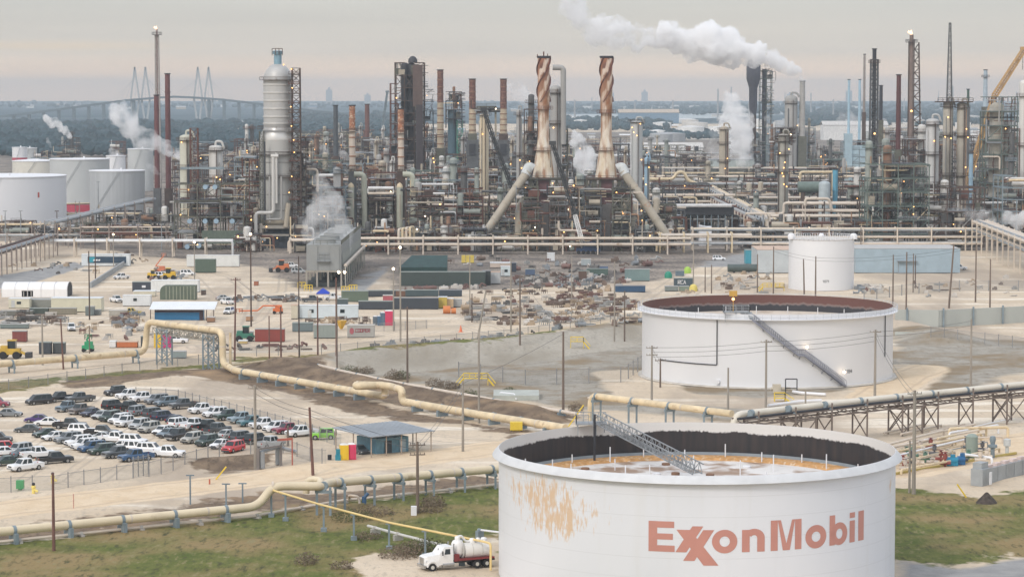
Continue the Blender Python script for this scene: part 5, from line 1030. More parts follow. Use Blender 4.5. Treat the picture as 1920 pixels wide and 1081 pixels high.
# blue building with white awning roof
g0, g1 = G(290, 600), G(381, 600); w_ = g1.x - g0.x; h_ = 20 * MPP(g0.y); t = thing('workshop', 'long blue container with white awning roof on posts', 'workshop', ((g0.x + g1.x) / 2, g0.y, 0))
part('wall', MB().box(((g0.x + g1.x) / 2, g0.y + 1.4, 0), (w_, 2.8, h_)), M('bright blue wall', (.015, .14, .30), .5, var=.08), t)
part('dark_trim', MB().box(((g0.x + g1.x) / 2, g0.y - .03, h_ * .75), (w_, .06, h_ * .3)).box((g1.x - .5, g0.y - .04, 0), (1.0, .07, h_)), M('dark trim', (.05, .03, .04), .6), t)
r0, r1 = g0.x - 1.2, G(404, 600).x
part('awning_roof', MB().add([(r0, g0.y - 1.6, h_ + .1), (r1, g0.y - 1.6, h_ + .1), (r1, g0.y + 5.5, h_ + 1.5), (r0, g0.y + 5.5, h_ + 1.5), (r0, g0.y - 1.6, h_ + .28), (r1, g0.y - 1.6, h_ + .28), (r1, g0.y + 5.5, h_ + 1.7), (r0, g0.y + 5.5, h_ + 1.7)], [(3, 2, 1, 0), (4, 5, 6, 7), (0, 1, 5, 4), (1, 2, 6, 5), (2, 3, 7, 6), (3, 0, 4, 7)]), M('white roof sheet', (.72, .75, .77), .5, var=.05), t)
for x in (r0 + .3, r1 - .3, r1 - 2.2): part('post', MB().beam((x, g0.y - 1.3, 0), (x, g0.y - 1.3, h_ + .2), .2), browns, t)
# white vaulted tent
g0, g1 = G(3, 557), G(126, 557); w_ = g1.x - g0.x; h_ = 36 * MPP(g0.y) * .75; t = thing('storage_tent', 'large white vaulted fabric tent at the left of the yard', 'tent', ((g0.x + g1.x) / 2, g0.y, 0)); D_ = 9.0
prof = [(0, 0), (0, h_ * .55)] + [(D_ / 2 - D_ / 2 * math.cos(a), h_ * .55 + h_ * .45 * math.sin(a)) for a in [k * math.pi / 8 for k in range(1, 8)]] + [(D_, h_ * .55), (D_, 0)]
m = MB(); n = len(prof); vs = [(x, g0.y + u, z) for x in (g0.x, g1.x) for u, z in prof]; m.add(vs, [(i, i + 1, n + i + 1, n + i) for i in range(n - 1)] + [tuple(range(n))], False); part('canopy', m, M('white tent fabric', (.82, .82, .82), .7, var=.03), t)
part('end_shade_panel', MB().add([(g1.x + .03, g0.y + u * .86 + .6, z * .92) for u, z in prof], [tuple(range(n))]), M('painted tent shade', (.06, .06, .065), .9), t)  # flat dark panel painted as the shaded inside of the open end
for i in range(6): x = g0.x + w_ * i / 5; part('frame_rib', MB().path([(x, g0.y + u - .05, z + .06) for u, z in prof], .08, 5, 0), M('tent rib', (.62, .62, .62), .6), t)
for a_, b_, lab in ((2, 40, 'left'), (64, 112, 'right')): container(a_, b_, 556, 8, 1.6, (.55, .28, .05), f'low orange box along the {lab} part of the white tent')
container(41, 62, 557, 12, 1.4, (.35, .34, .32), 'grey cabinets between the two low orange boxes', 'cabinet', 'cabinet')
container(112, 160, 567, 9, 2.4, (.50, .30, .17), 'low orange tan crates right of the white tent', 'crate', 'crate')
def awn(t, g0, w_, h_, d_): part('awning', MB().beam((g0.x - .5, g0.y - 1.2, h_ * .75), (g0.x - .5 + w_ + 1, g0.y - 1.2, h_ * .75), 2.6, .12), M('grey awning', (.36, .37, .34), .7), t)
container(16, 55, 578, 18, 4, (.60, .58, .46), 'cream shed with low dark awning at the far left', 'storage_shed', 'shed', 'trailer')
container(96, 190, 585, 26, 5, (.60, .58, .45), 'long cream yellow shed behind the pipe racks', 'storage_shed', 'shed', '')
t = container(53, 108, 576, 14, 6, (.20, .21, .19), 'grey green open canopy between the two cream sheds', 'storage_shed', 'shed', '')
for i, (x0, x1, py, hp, c_, lab) in enumerate(((0, 60, 592, 9, (.17, .17, .15), 'dark pipe rack row left of the grey canopy'), (55, 90, 590, 12, (.07, .09, .08), 'black green rack under the grey canopy'), (92, 142, 590, 12, (.24, .22, .17), 'tan stacked rack before the long cream shed'), (160, 176, 592, 17, (.16, .19, .19), 'dark grey cabinet by the brown pole'), (178, 188, 591, 10, (.2, .22, .22), 'small grey cabinet right of the dark grey cabinet'), (0, 52, 616, 8, (.16, .20, .20), 'long low slate skid at the left edge'), (204, 238, 592, 10, (.40, .38, .33), 'beige trailer load with yellow drums'))):
    container(x0, x1, py, hp, 2.2, c_, lab, 'equipment_rack', 'rack')
container(478, 533, 641, 24, 2.6, (.25, .055, .045), 'red shipping container at the near edge of the yard')
def logo(t, g0, w_, h_, d_):
    part('emblem', MB().lathe((0, 0, 0), [(.01, 0)], 3) if 0 else MB().add([(g0.x + w_ * .17 + .55 * math.cos(a), g0.y - .09, h_ * .56 + .8 * math.sin(a)) for a in [k * math.pi / 8 for k in range(16)]], [tuple(range(16))]), M('faded red logo', (.36, .10, .12), .6), t)
    part('lettering', glyphs(MB(), 'COOPER', lambda u, v: Vector((g0.x + w_ * .31 + u, g0.y - .09, h_ * .48 + v)), w_ * .108, .22), MATS['faded red logo'], t)
container(651, 702, 633, 23, 3.0, (.36, .36, .34), 'grey container with round red emblem and red lettering', extra=logo)
container(588, 632, 634, 25, 3.0, (.27, .31, .29), 'grey green frac tank left of the grey lettered container', 'frac_tank', 'tank')
container(548, 586, 622, 16, 3, (.15, .19, .20), 'slate equipment skid left of the grey green frac tank', 'equipment_skid', 'equipment')
container(555, 671, 597, 24, 3.2, (.56, .63, .67), 'long pale blue office trailer in the middle of the yard', 'office_trailer', 'trailer', 'trailer')
container(546, 558, 598, 26, 3.4, (.52, .48, .38), 'beige stair cabin at the end of the pale blue trailer', 'stair_cabin', 'cabin', '')
for i, (x0, x1, py, hp, c_, lab) in enumerate(((672, 738, 580, 15, (.05, .06, .075), 'dark navy container left of the pink drum frame'), (738, 822, 580, 21, (.045, .055, .07), 'longer dark navy container touching the yellow container'), (822, 838, 578, 21, (.55, .42, .09), 'yellow container at the end of the dark container row'), (838, 850, 577, 17, (.58, .44, .28), 'peach box right of the yellow container'), (850, 866, 576, 15, (.36, .37, .37), 'grey open box with dark inside right of the peach box'), (640, 690, 566, 20, (.12, .16, .12), 'olive green tarped stack behind the dark containers'), (684, 742, 556, 11, (.05, .06, .075), 'black container in the back row'), (742, 760, 556, 11, (.17, .09, .06), 'brown container in the back row'), (760, 822, 556, 12, (.06, .09, .10), 'dark teal container in the back row'), (823, 866, 556, 12, (.04, .06, .08), 'navy container at the right end of the back row'), (718, 736, 569, 15, (.40, .10, .12), 'pink red box stacked by the dark containers'), (630, 652, 573, 12, (.08, .11, .12), 'dark slate container at the left end of the row'))):
    container(x0, x1, py, hp, 2.6, c_, lab)
# dark green screened laydown by the cooling tower
container(750, 910, 536, 26, 3, (.055, .075, .07), 'long dark green screen wall of containers', 'screen_wall', 'screen')
g0, g1 = G(748, 512), G(838, 512); hq = 25 * MPP(g0.y)
m = MB().add([(g0.x, g0.y, 2.0), (g1.x, g0.y, 2.0), (g1.x, g0.y + 9, hq + 1), (g0.x + 4, g0.y + 9, hq + 1), (g0.x, g0.y, 0), (g1.x, g0.y, 0), (g1.x, g0.y + 9, 0), (g0.x + 4, g0.y + 9, 0)], [(0, 1, 2, 3), (4, 5, 1, 0), (5, 6, 2, 1), (7, 4, 0, 3), (6, 7, 3, 2)])
solo('tarp_tent', m, M('dark green tarp', (.012, .045, .042), .6, var=.25), 'big dark green tarp tent behind the screen wall', 'tent')
for i in range(3):
    g_ = G(869 + 8 * i, 493); t = thing('tote_tank', ('left', 'middle', 'right')[i] + ' one of three yellow tanks side by side near the pipe rack', 'tank', g_, 'three yellow tanks'); part('body', MB().box(g_ + Vector((0, 0, .2)), (1.35, 1.4, 2.6)), M('yellow tote', (.62, .48, .10), .5), t); part('base', MB().box(g_, (1.4, 1.4, .2)), darksteel, t)
container(919, 959, 502, 9, 5, (.56, .47, .40), 'low pinkish shed with maroon eave', 'storage_shed', 'shed', '')
container(920, 938, 532, 22, 3, (.52, .53, .53), 'white grey cabin below the maroon eave shed'); container(939, 958, 518, 18, 3, (.55, .62, .63), 'pale blue cabin right of the white grey cabin', kind='trailer')
container(905, 920, 534, 26, 3, (.04, .05, .05), 'dark block at the right end of the screen wall'); container(985, 1003, 516, 11, 2.4, (.08, .12, .20), 'blue dump hopper on the grey pad', 'hopper', 'hopper')
container(959, 968, 510, 17, 3, (.04, .05, .07), 'narrow dark generator right of the pale blue cabin'); container(1100, 1140, 516, 12, 2.6, (.09, .14, .12), 'dark green skip left of the teal grey container'); container(1125, 1140, 508, 8, 3, (.03, .10, .26), 'bright blue skip behind the dark green skip')
container(1172, 1218, 527, 22, 3, (.18, .26, .26), 'teal grey container near the lettered dark box'); container(1154, 1210, 548, 12, 2.6, (.03, .08, .16), 'navy blue container at the right of the laydown yard'); container(1085, 1100, 526, 18, 2.4, (.13, .08, .06), 'rusty brown crate pile beside the green skip', 'crate', 'crate')
container(1090, 1108, 498, 12, 2.6, (.40, .45, .46), 'pale grey crane counterweight box with dark inside'); container(1026, 1040, 490, 15, 3, (.70, .72, .73), 'white cube cabin on the grey pad')
def bec(t, g0, w_, h_, d_): part('lettering', glyphs(MB(), 'RCA', lambda u, v: Vector((g0.x + w_ * .2 + u, g0.y - .12, h_ * .36 + v)), h_ * .42, .2), white, t)
container(1264, 1300, 537, 15, 2.6, (.06, .09, .11), 'dark slate box with white lettering near the yellow stile', extra=bec)
container(1247, 1272, 546, 9, 2.6, (.20, .23, .22), 'grey green low skip below the lettered dark box', group=None); container(1274, 1292, 546, 9, 2.6, (.20, .25, .20), 'olive low skip below the lettered dark box')
container(1267, 1283, 518, 10, 2, (.12, .17, .21), 'blue grey twin tank behind the lettered dark box')
for px, py, c_, lab in ((1289, 512, (.35, .55, .08), 'lime green covered machine'), (1253, 521, (.02, .26, .17), 'small emerald tank'), (1300, 546, (.70, .58, .15), 'small pale yellow tank')):
    g_ = G(px, py); solo('covered_machine', MB().lathe(g_, [(1.2, 0), (1.3, 1.0), (.9, 1.9), (.3, 2.2), (.01, 2.2)], 9), M('cover %d' % px, c_, .6, var=.1), lab + ' near the lettered dark box', 'machine')
# warehouse and teal annex behind the small tank
WH = container(1604, 1800, 512, 46, 22, (.33, .42, .48), 'long blue grey warehouse behind the small white tank', 'warehouse', 'warehouse', '')
WH2 = container(1420, 1500, 512, 44, 22, (.46, .50, .52), 'pale grey warehouse wing left of the small white tank', 'warehouse', 'warehouse', '')
for nm_, x0, x1, py, hp, c_ in (('teal annex left of the pale grey warehouse wing', 1398, 1434, 495, 26, (.06, .30, .38)), ('low teal wall left of the small white tank', 1442, 1482, 511, 14, (.04, .26, .34)), ('low teal wall right of the small white tank', 1603, 1626, 511, 15, (.04, .26, .34)), ('grey flat shed before the warehouse', 1656, 1692, 508, 18, (.33, .34, .32))):
    container(x0, x1, py, hp, 6, c_, nm_, 'annex', 'building', 'box')
for x0, x1, py, lab in ((1365, 1444, 512, 'long dark green drum before the teal annex'), (1626, 1654, 511, 'short dark green drum before the warehouse')):
    a_, b_ = G(x0, py), G(x1, py); r_ = 7.5 * MPP(a_.y); t = thing('storage_drum', lab, 'tank', (a_ + b_) / 2); part('shell', MB().tube(a_ + Vector((0, r_, r_ + .3)), b_ + Vector((0, r_, r_ + .3)), r_, n=16), M('dark green drum', (.07, .095, .09), .5), t)
    for f in (.15, .5, .85): part('saddle', MB().box(a_ + (b_ - a_) * f + Vector((0, r_, 0)), (.6, 1.6, .9)), darksteel, t)
g_ = G(1700, 512); solo('grey_platform', MB().box(g_, (6, 2.5, .3)).beam(g_ + Vector((-2.8, 0, 0)), g_ + Vector((-2.8, 0, 4)), .2).beam(g_ + Vector((2.8, 0, 0)), g_ + Vector((2.8, 0, 4)), .2).box(g_ + Vector((0, 0, 4)), (6.6, 3, .2)), galv, 'open grey canopy frame before the warehouse', 'canopy')
# concrete apron barrier by the navy trailer
a_, b_ = G(243, 492), G(170, 540); solo('barrier_wall', MB().beam(a_ + Vector((0, 0, .9)), b_ + Vector((0, 0, .9)), .5, 1.8), M('barrier grey', (.33, .35, .36), .8), 'grey barrier wall running diagonally from the navy trailer', 'wall')
# machines
def machine_lift(px, py, c_, label, reach):
    g_ = G(px, py); t = thing('boom_lift', label, 'boom lift', g_); m_ = M('machine %.2f %.2f' % c_[:2], c_, .5)
    part('base', MB().box(g_ + Vector((0, 0, .6)), (2.6, 2.0, .9)).box(g_ + Vector((.2, 0, 1.5)), (1.8, 1.6, .9)), m_, t)
    for sx_ in (-.9, .9):
        for sy_ in (-.9, .9): part('wheel', MB().tube(g_ + Vector((sx_, sy_ - .2, .45)), g_ + Vector((sx_, sy_ + .2, .45)), .45, n=10), tyre, t)
    bm = part('boom', MB().path([g_ + Vector((.2, 0, 2.2))] + [g_ + Vector(v) for v in reach], .22, 6, .2), m_, t)
    part('basket', MB().rail([g_ + Vector(reach[-1]) + Vector(v) for v in ((-.8, -.5, -.5), (.8, -.5, -.5), (.8, .5, -.5), (-.8, .5, -.5), (-.8, -.5, -.5))], 1.1, .8, .08), m_, bm); return t
machine_lift(521, 588, (.62, .16, .05), 'orange boom lift with its arm lowered to the left', [(-4, 0, 2.2), (-5.5, 0, .9), (-10.5, 0, .8)])
machine_lift(303, 512, (.62, .20, .10), 'orange boom lift raised among the parked trucks', [(-2, 0, 2.4), (.8, 0, 6.0)])
machine_lift(165, 659, (.03, .30, .14), 'small green scissor lift by the far pipeline', [(-.3, 0, 2.8), (.1, 0, 3.4)])
def loader(px, py, c_, label, s=1.0, face=1):
    g_ = G(px, py); t = thing('wheel_loader', label, 'loader', g_); m_ = M('machine %.2f %.2f' % c_[:2], c_, .5)
    part('body', MB().box(g_ + Vector((0, 0, .8 * s)), (3.6 * s, 1.8 * s, 1.1 * s)).box(g_ + Vector((-.9 * s * face, 0, 1.9 * s)), (1.6 * s, 1.5 * s, .5 * s)), m_, t)
    part('cab', MB().box(g_ + Vector((.3 * s * face, 0, 1.9 * s)), (1.4 * s, 1.5 * s, 1.4 * s)), glassm, t); part('cab_roof', MB().box(g_ + Vector((.3 * s * face, 0, 3.3 * s)), (1.6 * s, 1.7 * s, .15 * s)), m_, t)
    for sx_ in (-1.2, 1.2):
        for sy_ in (-.95, .95): part('wheel', MB().tube(g_ + Vector((sx_ * s, (sy_ - .25) * s, .7 * s)), g_ + Vector((sx_ * s, (sy_ + .25) * s, .7 * s)), .7 * s, n=12), tyre, t)
    ar = part('arm', MB().beam(g_ + Vector((1.5 * s * face, 0, 1.5 * s)), g_ + Vector((3 * s * face, 0, .7 * s)), 1.2 * s, .3 * s), m_, t); part('bucket', MB().box(g_ + Vector((3.3 * s * face, 0, .15 * s)), (1.0 * s, 2.2 * s, 1.0 * s)), darksteel, ar); return t
loader(530, 510, (.60, .18, .07), 'orange wheel loader beside the cooling tower', 1.2, -1); loader(20, 672, (.55, .36, .05), 'yellow forklift at the left edge behind the pipeline', 1.25, 1); loader(318, 524, (.66, .42, .03), 'yellow loader among the parked trucks', 1.1, -1); loader(459, 640, (.05, .20, .14), 'green machine left of the red container', 1.1, 1); loader(285, 522, (.68, .44, .04), 'small yellow machine at the left of the parked trucks', .8, 1)
for i, (px, py, kd, c_, hd, lab) in enumerate(((134, 619, 'suv', 'white', (.2, -1), 'white pickup alone on the yard sand seen from the front'), (228, 523, 'pickup', 'white', (-.6, -.8), 'white pickup by the grey barrier wall'), (305, 520, 'van', 'white', (1, 0), 'white van among the orange and yellow machines'), (218, 566, 'pickup', 'white', (.5, -.85), 'white truck right of the cream sheds'), (426, 570, 'pickup', 'white', (-.5, .85), 'white pickup, farther of two on the yard road'), (429, 588, 'suv', 'white', (-.2, -1), 'white SUV, nearer of two on the yard road'), (330, 643, 'pickup', 'white', (1, 0), 'white pickup seen through the pipeline portal'), (545, 502, 'pickup', 'white', (1, .1), 'white service truck behind the orange loader'), (560, 512, 'van', 'silver', (1, .1), 'silver van next to the cooling tower foot'), (1348, 488, 'suv', 'white', (1, 0), 'white car on the refinery road right of the heaters'), (1797, 506, 'pickup', 'white', (1, 0), 'white pickup at the right end of the warehouse'), (625, 562, 'pickup', 'white', (1, .2), 'white pickup behind the blue canopy'), (585, 566, 'pickup', 'dark grey', (1, .2), 'dark pickup left of the blue canopy'), (420, 562, 'sedan', 'silver', (1, .3), 'silver car behind the white pickups of the yard'), (352, 516, 'van', 'white', (1, .1), 'white van right of the yellow loader'), (245, 590, 'pickup', 'yellow', (1, .1), 'yellow pickup at the scrap heap'))):
    vehicle(kd, c_, px, py, hd, lab, 'vehicles in the contractor yard')
for px, py, w_, c_, lab in ((36, 641, 26, (.20, .05, .045), 'maroon open skip behind the yellow forklift'), (84, 664, 22, (.05, .06, .065), 'left black dumpster at the far pipeline'), (110, 663, 22, (.07, .08, .085), 'right black dumpster at the far pipeline'), (238, 652, 38, (.50, .16, .06), 'orange flatbed trailer by the portal'), (211, 652, 12, (.72, .72, .72), 'white tote left of the orange flatbed'), (334, 672, 28, (.33, .40, .40), 'grey blue generator under the portal'), (269, 651, 10, (.06, .07, .08), 'dark tank by the portal leg'), (455, 645, 16, (.55, .42, .20), 'pale yellow skid in front of the green machine'), (468, 636, 12, (.30, .25, .2), 'tan crate left of the red container'), (395, 604, 14, (.3, .17, .1), 'brown crate by the blue workshop'), (381, 553, 8, (.10, .07, .06), 'small dark crate right of the green ribbed shed'), (480, 536, 8, (.36, .14, .08), 'small orange brown box on the yard road'), (467, 602, 12, (.42, .25, .15), 'tan box near the boom lift')):
    hp = {36: 20, 84: 22, 110: 20, 238: 11, 211: 12, 334: 13, 269: 20, 455: 6, 468: 14}.get(px, 9); container(px - w_ / 2, px + w_ / 2, py, hp, 2.2, c_, lab, 'skip', 'container')
toilet(297, 651, (.68, .50, .05), 'yellow portable toilet under the portal', 1.6); toilet(313, 651, (.55, .05, .20), 'magenta portable toilet under the portal', 1.6); toilet(729, 610, (.62, .06, .16), 'pink portable toilet in a group on the yard', 1.7); toilet(720, 610, (.10, .16, .22), 'slate portable toilet beside the pink one on the yard', 1.5); toilet(713, 610, (.08, .16, .26), 'blue portable toilet left of the slate one on the yard', 1.1); toilet(704, 609, (.14, .17, .20), 'dark water tank cabin left of the blue toilet', 1.0)
g_ = G(606, 566); t = thing('canopy_tent', 'bright blue pop-up canopy beside the dark containers', 'canopy', g_); part('canopy', MB().lathe(g_ + Vector((0, 0, 2.4)), [(2.6, 0), (2.6, .3), (.01, 1.7)], 4, math.pi / 4, 2.25 * math.pi), M('blue canopy', (.01, .05, .42), .6), t)
for a in range(4): q = g_ + Vector((1.7 * (1 if a % 2 else -1), 1.7 * (1 if a > 1 else -1), 0)); part('leg', MB().beam(q, q + Vector((0, 0, 2.5)), .08), galv, t)
g_ = G(842, 588); solo('cable_reel', MB().tube(g_ + Vector((-1.6, 0, 1.1)), g_ + Vector((.4, 0, 1.1)), 1.1, n=14).tube(g_ + Vector((.6, 0, .8)), g_ + Vector((1.9, 0, .8)), .8, n=12), M('orange reel', (.60, .20, .06), .6), 'orange reel lying by the grey open box', 'reel')
g_ = G(640, 618); solo('yellow_hopper', MB().lathe(g_, [(.3, .2), (1.4, 2.2), (1.5, 2.4), (.01, 2.4)], 4), M('amber hopper', (.60, .36, .04), .5), 'amber hopper between the grey green frac tank and grey lettered container', 'hopper')
g_ = G(864, 622); solo('traffic_cone', MB().lathe(g_, [(.7, 0), (.7, .1), (.4, .12), (.08, 1.7), (.01, 1.7)], 10), M('cone orange', (.7, .18, .08), .5), 'tall orange cone standing alone on the yard sand', 'cone')
for i, (px, py) in enumerate(((578, 545), (566, 540), (648, 548), (662, 545))):
    g_ = G(px, py); solo('yellow_barrier', MB().rail([g_ + Vector((-1.2, 0, 0)), g_ + Vector((1.2, 0, 0))], 1.8, .8, .2), yellow, f'yellow guard rail at the foot of the cooling tower, {ORD[i]} from the left', 'barrier', 'yellow guard rails')
# laydown: rows of steel spools, bundles and scrap
def spool(kind, seed):
    r_ = random.Random(seed); m = MB()
    if kind == 0:
        for k in range(5): y = r_.uniform(-.9, .9); m.tube((-2 + r_.uniform(-.5, .5), y, .25 + .3 * (k % 2)), (2 + r_.uniform(-.5, .5), y + r_.uniform(-.2, .2), .25 + .3 * (k % 2)), .18, n=6)
        m.box((-1, 0, 0), (.2, 2, .2)); m.box((1, 0, 0), (.2, 2, .2))
    elif kind == 1: m.path([(-1.8, -.4, .4), (0, -.3, .4), (0, .6, 1.3), (1.6, .7, .5)], .28, 8).tube((-1.85, -.4, .4), (-1.7, -.4, .4), .5, n=10).tube((1.5, .7, .5), (1.65, .7, .5), .45, n=10)
    elif kind == 2: m.box((0, 0, .15), (2.2, 1.5, .9)); m.box((.3, .1, 1.05), (1.2, 1.0, .5)); m.box((0, 0, 0), (2.3, 1.6, .15))
    elif kind == 3:
        for x in (-1.2, 0, 1.2): m.beam((x, -.7, 0), (x, -.7, 1.6), .14); m.beam((x, .7, 0), (x, .7, 1.6), .14); m.beam((x, -.7, 1.0), (x, .7, 1.0), .12)
        for y in (-.7, .7): m.beam((-1.4, y, 1.6), (1.4, y, 1.6), .14); m.beam((-1.4, y, .9), (1.4, y, .9), .14)
        m.box((-.3, 0, 1.0), (1.6, 1.0, .4))
    else: m.tube((-1.3, 0, .75), (1.3, 0, .75), .7, n=12).box((-.8, 0, 0), (.3, 1.1, .3)).box((.8, 0, 0), (.3, 1.1, .3)).tube((0, 0, 1.2), (0, 0, 1.8), .22, n=8)
    return m
SK_ = [('pipe_bundle', 'bundle of steel pipes on timbers', 'pipe bundle'), ('pipe_spool', 'bent flanged pipe spool', 'pipe spool'), ('crate', 'stacked wooden crate on a pallet', 'crate'), ('steel_rack', 'open steel storage rack', 'rack'), ('steel_vessel', 'small horizontal steel vessel on blocks', 'vessel')]
SM = [('rust brown', M('rust load', (.17, .125, .10), .8, var=.3)), ('grey', M('grey load', (.30, .30, .29), .6, var=.2)), ('tan', M('tan load', (.40, .31, .22), .7, var=.2)), ('dark', M('dark load', (.10, .095, .09), .7, var=.3)), ('pale', M('pale load', (.52, .49, .45), .6, var=.15)), ('maroon', M('maroon load', (.17, .095, .08), .6, var=.2)), ('slate blue', M('slate load', (.22, .24, .26), .6, var=.2))]
SPR = {}
def laydown(px, py, k, c, rz, s, where):
    if (k, c) not in SPR: SPR[(k, c)] = mesh(SK_[k][0], spool(k, k * 7 + c), SM[c][1])
    g_ = GT(px, py); o = bpy.data.objects.new(SK_[k][0], SPR[(k, c)]); col.objects.link(o); o.location = g_; o.rotation_euler = (0, 0, rz); o.scale = (s, s, s)
    return setp(o, f'{SM[c][0]} {SK_[k][1]} {where}', SK_[k][2], f'{SM[c][0]} {SK_[k][0].replace("_", " ")}s {where}')
rl = random.Random(11)
def field(n, poly, where, ks, cs, s0=.55, s1=1.0, row=0):
    xs_ = [p[0] for p in poly]; ys_ = [p[1] for p in poly]; got = []; tries = 0
    while len(got) < n and tries < n * 60:
        tries += 1; x, y = rl.uniform(min(xs_), max(xs_)), rl.uniform(min(ys_), max(ys_)); ins = False; y = round(y / row) * row if row else y
        for i in range(len(poly)):
            (x0, y0), (x1, y1) = poly[i], poly[(i + 1) % len(poly)]
            if (y0 > y) != (y1 > y) and x < x0 + (y - y0) * (x1 - x0) / (y1 - y0): ins = not ins
        if not ins or any(abs(x - a) < 6 and abs(y - b_) < 2.6 for a, b_ in got): continue
        got.append((x, y)); laydown(x, y, rl.choice(ks), rl.choice(cs), (rl.choice([.3, .35, .4]) if row else rl.choice([0, .1, 1.5, .6, -.4])), rl.uniform(s0, s1), where)
field(95, [(870, 570), (930, 556), (990, 560), (1010, 580), (1090, 604), (1090, 616), (960, 612), (880, 606)], 'in the left laydown field', [0, 1, 2, 3, 4], [0, 1, 1, 2, 3, 4, 5], row=4.2)
field(105, [(1020, 562), (1100, 553), (1190, 562), (1200, 578), (1150, 588), (1030, 575)], 'in the right laydown rows', [0, 0, 2, 3], [0, 0, 2, 4, 5, 1], row=4.4)
field(55, [(990, 586), (1120, 584), (1200, 592), (1200, 600), (1100, 604), (1000, 604)], 'in the lower laydown field', [0, 3, 1], [1, 4, 2, 0])
field(40, [(690, 650), (860, 638), (1000, 632), (1205, 612), (1205, 620), (1000, 641), (860, 648), (690, 658)], 'along the wire fence on the dike', [0, 1, 4, 2], [0, 1, 3, 6])
field(75, [(960, 522), (1090, 514), (1180, 528), (1160, 540), (1000, 540), (960, 535)], 'behind the laydown road', [1, 2, 3, 4], [0, 1, 3, 4, 5, 6])
field(26, [(900, 546), (1140, 540), (1150, 548), (900, 555)], 'along the laydown road edge', [0, 2, 3], [0, 3, 2])
field(34, [(0, 592), (130, 594), (125, 612), (0, 612)], 'in the racks at the left edge', [0, 3], [0, 3, 1, 4], .8, 1.2)
field(26, [(205, 600), (265, 585), (275, 620), (225, 625)], 'in the heap by the portal', [1, 2, 3, 4], [0, 2, 5, 4, 6])
field(22, [(290, 508), (350, 506), (350, 524), (280, 526)], 'among the parked trucks', [1, 2, 4], [4, 5, 6, 0])
field(18, [(640, 600), (690, 600), (690, 612), (560, 606)], 'behind the lettered grey container', [3, 1], [0, 2])
field(16, [(760, 545), (905, 537), (905, 541), (760, 549)], 'below the dark green screen wall', [1, 2, 4], [5, 0, 4])
field(20, [(1240, 552), (1460, 520), (1470, 548), (1320, 552)], 'left of the small white tank', [0, 1, 2], [2, 4, 1])
field(16, [(1608, 540), (1650, 535), (1660, 550), (1610, 553)], 'right of the small white tank', [1, 2, 4], [4, 2, 6, 5])
field(40, [(750, 492), (900, 484), (1240, 486), (1240, 512), (1060, 520), (920, 500)], 'on the grey pad below the racks', [1, 2, 3, 4], [0, 1, 3, 4, 5, 6], .7, 1.3)
field(30, [(10, 500), (150, 486), (240, 470), (320, 478), (240, 505), (150, 520)], 'by the left pipe racks', [0, 1, 2, 3], [0, 1, 2, 3], .5, .9)
field(30, [(130, 606), (200, 600), (280, 622), (420, 612), (440, 636), (150, 640)], 'on open sand behind the portal', [0, 1, 2, 3], [0, 1, 2, 4, 5], .5, .9)
field(24, [(1340, 520), (1460, 505), (1470, 512), (1360, 545)], 'on the sand by the teal annex', [0, 1, 2, 3], [1, 2, 4, 0], .5, .9)
field(24, [(1690, 520), (1900, 520), (1920, 560), (1720, 560)], 'behind the flood wall', [0, 1, 2], [1, 2, 4, 0], .5, .9)
field(24, [(440, 560), (560, 556), (560, 566), (440, 568)], 'along the yard road edge', [0, 1, 2], [3, 0, 6, 1])
field(14, [(400, 650), (640, 648), (640, 655), (400, 660)], 'on the sand below the red container', [0, 1], [5, 3, 0])
# cooling tower (box on columns, running away from the camera)
CT = thing('cooling_tower', 'big grey boxy cooling tower with a long row of cells', 'cooling tower', G(607, 536))
c0, c1 = G(575, 538), G(640, 538); e_ = G(684, 497); e0 = G(648, 538); dv = (e_ - e0); zt_ = 60 - (458 - HOR) * c0.y / F; ctm = M('cooling tower panel', (.27, .28, .275), .7, var=.12, scl=.3, rust=.15, rc=(.28, .27, .24), stretch=.3)
def cq(u, v): return c0 + (c1 - c0) * u + dv * v
z1_ = 5.2
part('casing', MB().prism([cq(0, 0)[:2], cq(1, 0)[:2], cq(1, 1)[:2], cq(0, 1)[:2]], z1_, zt_), ctm, CT)
m = MB()
for u in (0, .3, .62, 1):
    for v in (0, .14, .28, .42, .56, .7, .85, 1): q = cq(u, v); m.beam((q.x, q.y, 0), (q.x, q.y, z1_), .55)
for v in (0, .5, 1): m.beam(cq(0, v) + Vector((0, 0, z1_ - .3)), cq(1, v) + Vector((0, 0, z1_ - .3)), .5)
for u in (0, 1): m.beam(cq(u, 0) + Vector((0, 0, z1_ - .3)), cq(u, 1) + Vector((0, 0, z1_ - .3)), .5)
part('column_frame', m, M('cooling tower concrete', (.36, .33, .28), .8), CT)
part('end_panel', MB().prism([(cq(.05, 0).x, c0.y - .25), (cq(.32, 0).x, c0.y - .25), (cq(.32, 0).x, c0.y), (cq(.05, 0).x, c0.y)], z1_, zt_ - .6), ctm, CT); part('end_panel', MB().prism([(cq(.68, 0).x, c0.y - .25), (cq(.95, 0).x, c0.y - .25), (cq(.95, 0).x, c0.y), (cq(.68, 0).x, c0.y)], z1_, zt_ - .6), ctm, CT)
part('stair_platform', MB().rail([(cq(.34, 0).x, c0.y - .4, z1_ + 3), (cq(.66, 0).x, c0.y - .4, z1_ + 3)], 2.2, 1.2, .14).box((cq(.5, 0).x, c0.y - .8, z1_ + 2.8), (4.4, 1.4, .2)), galv, CT)
part('basin_wall', MB().prism([cq(-.05, .02)[:2], cq(1.05, .02)[:2], cq(1.05, 1)[:2], cq(-.05, 1)[:2]], 0, 1.2), M('dark basin', (.05, .06, .06), .8), CT)
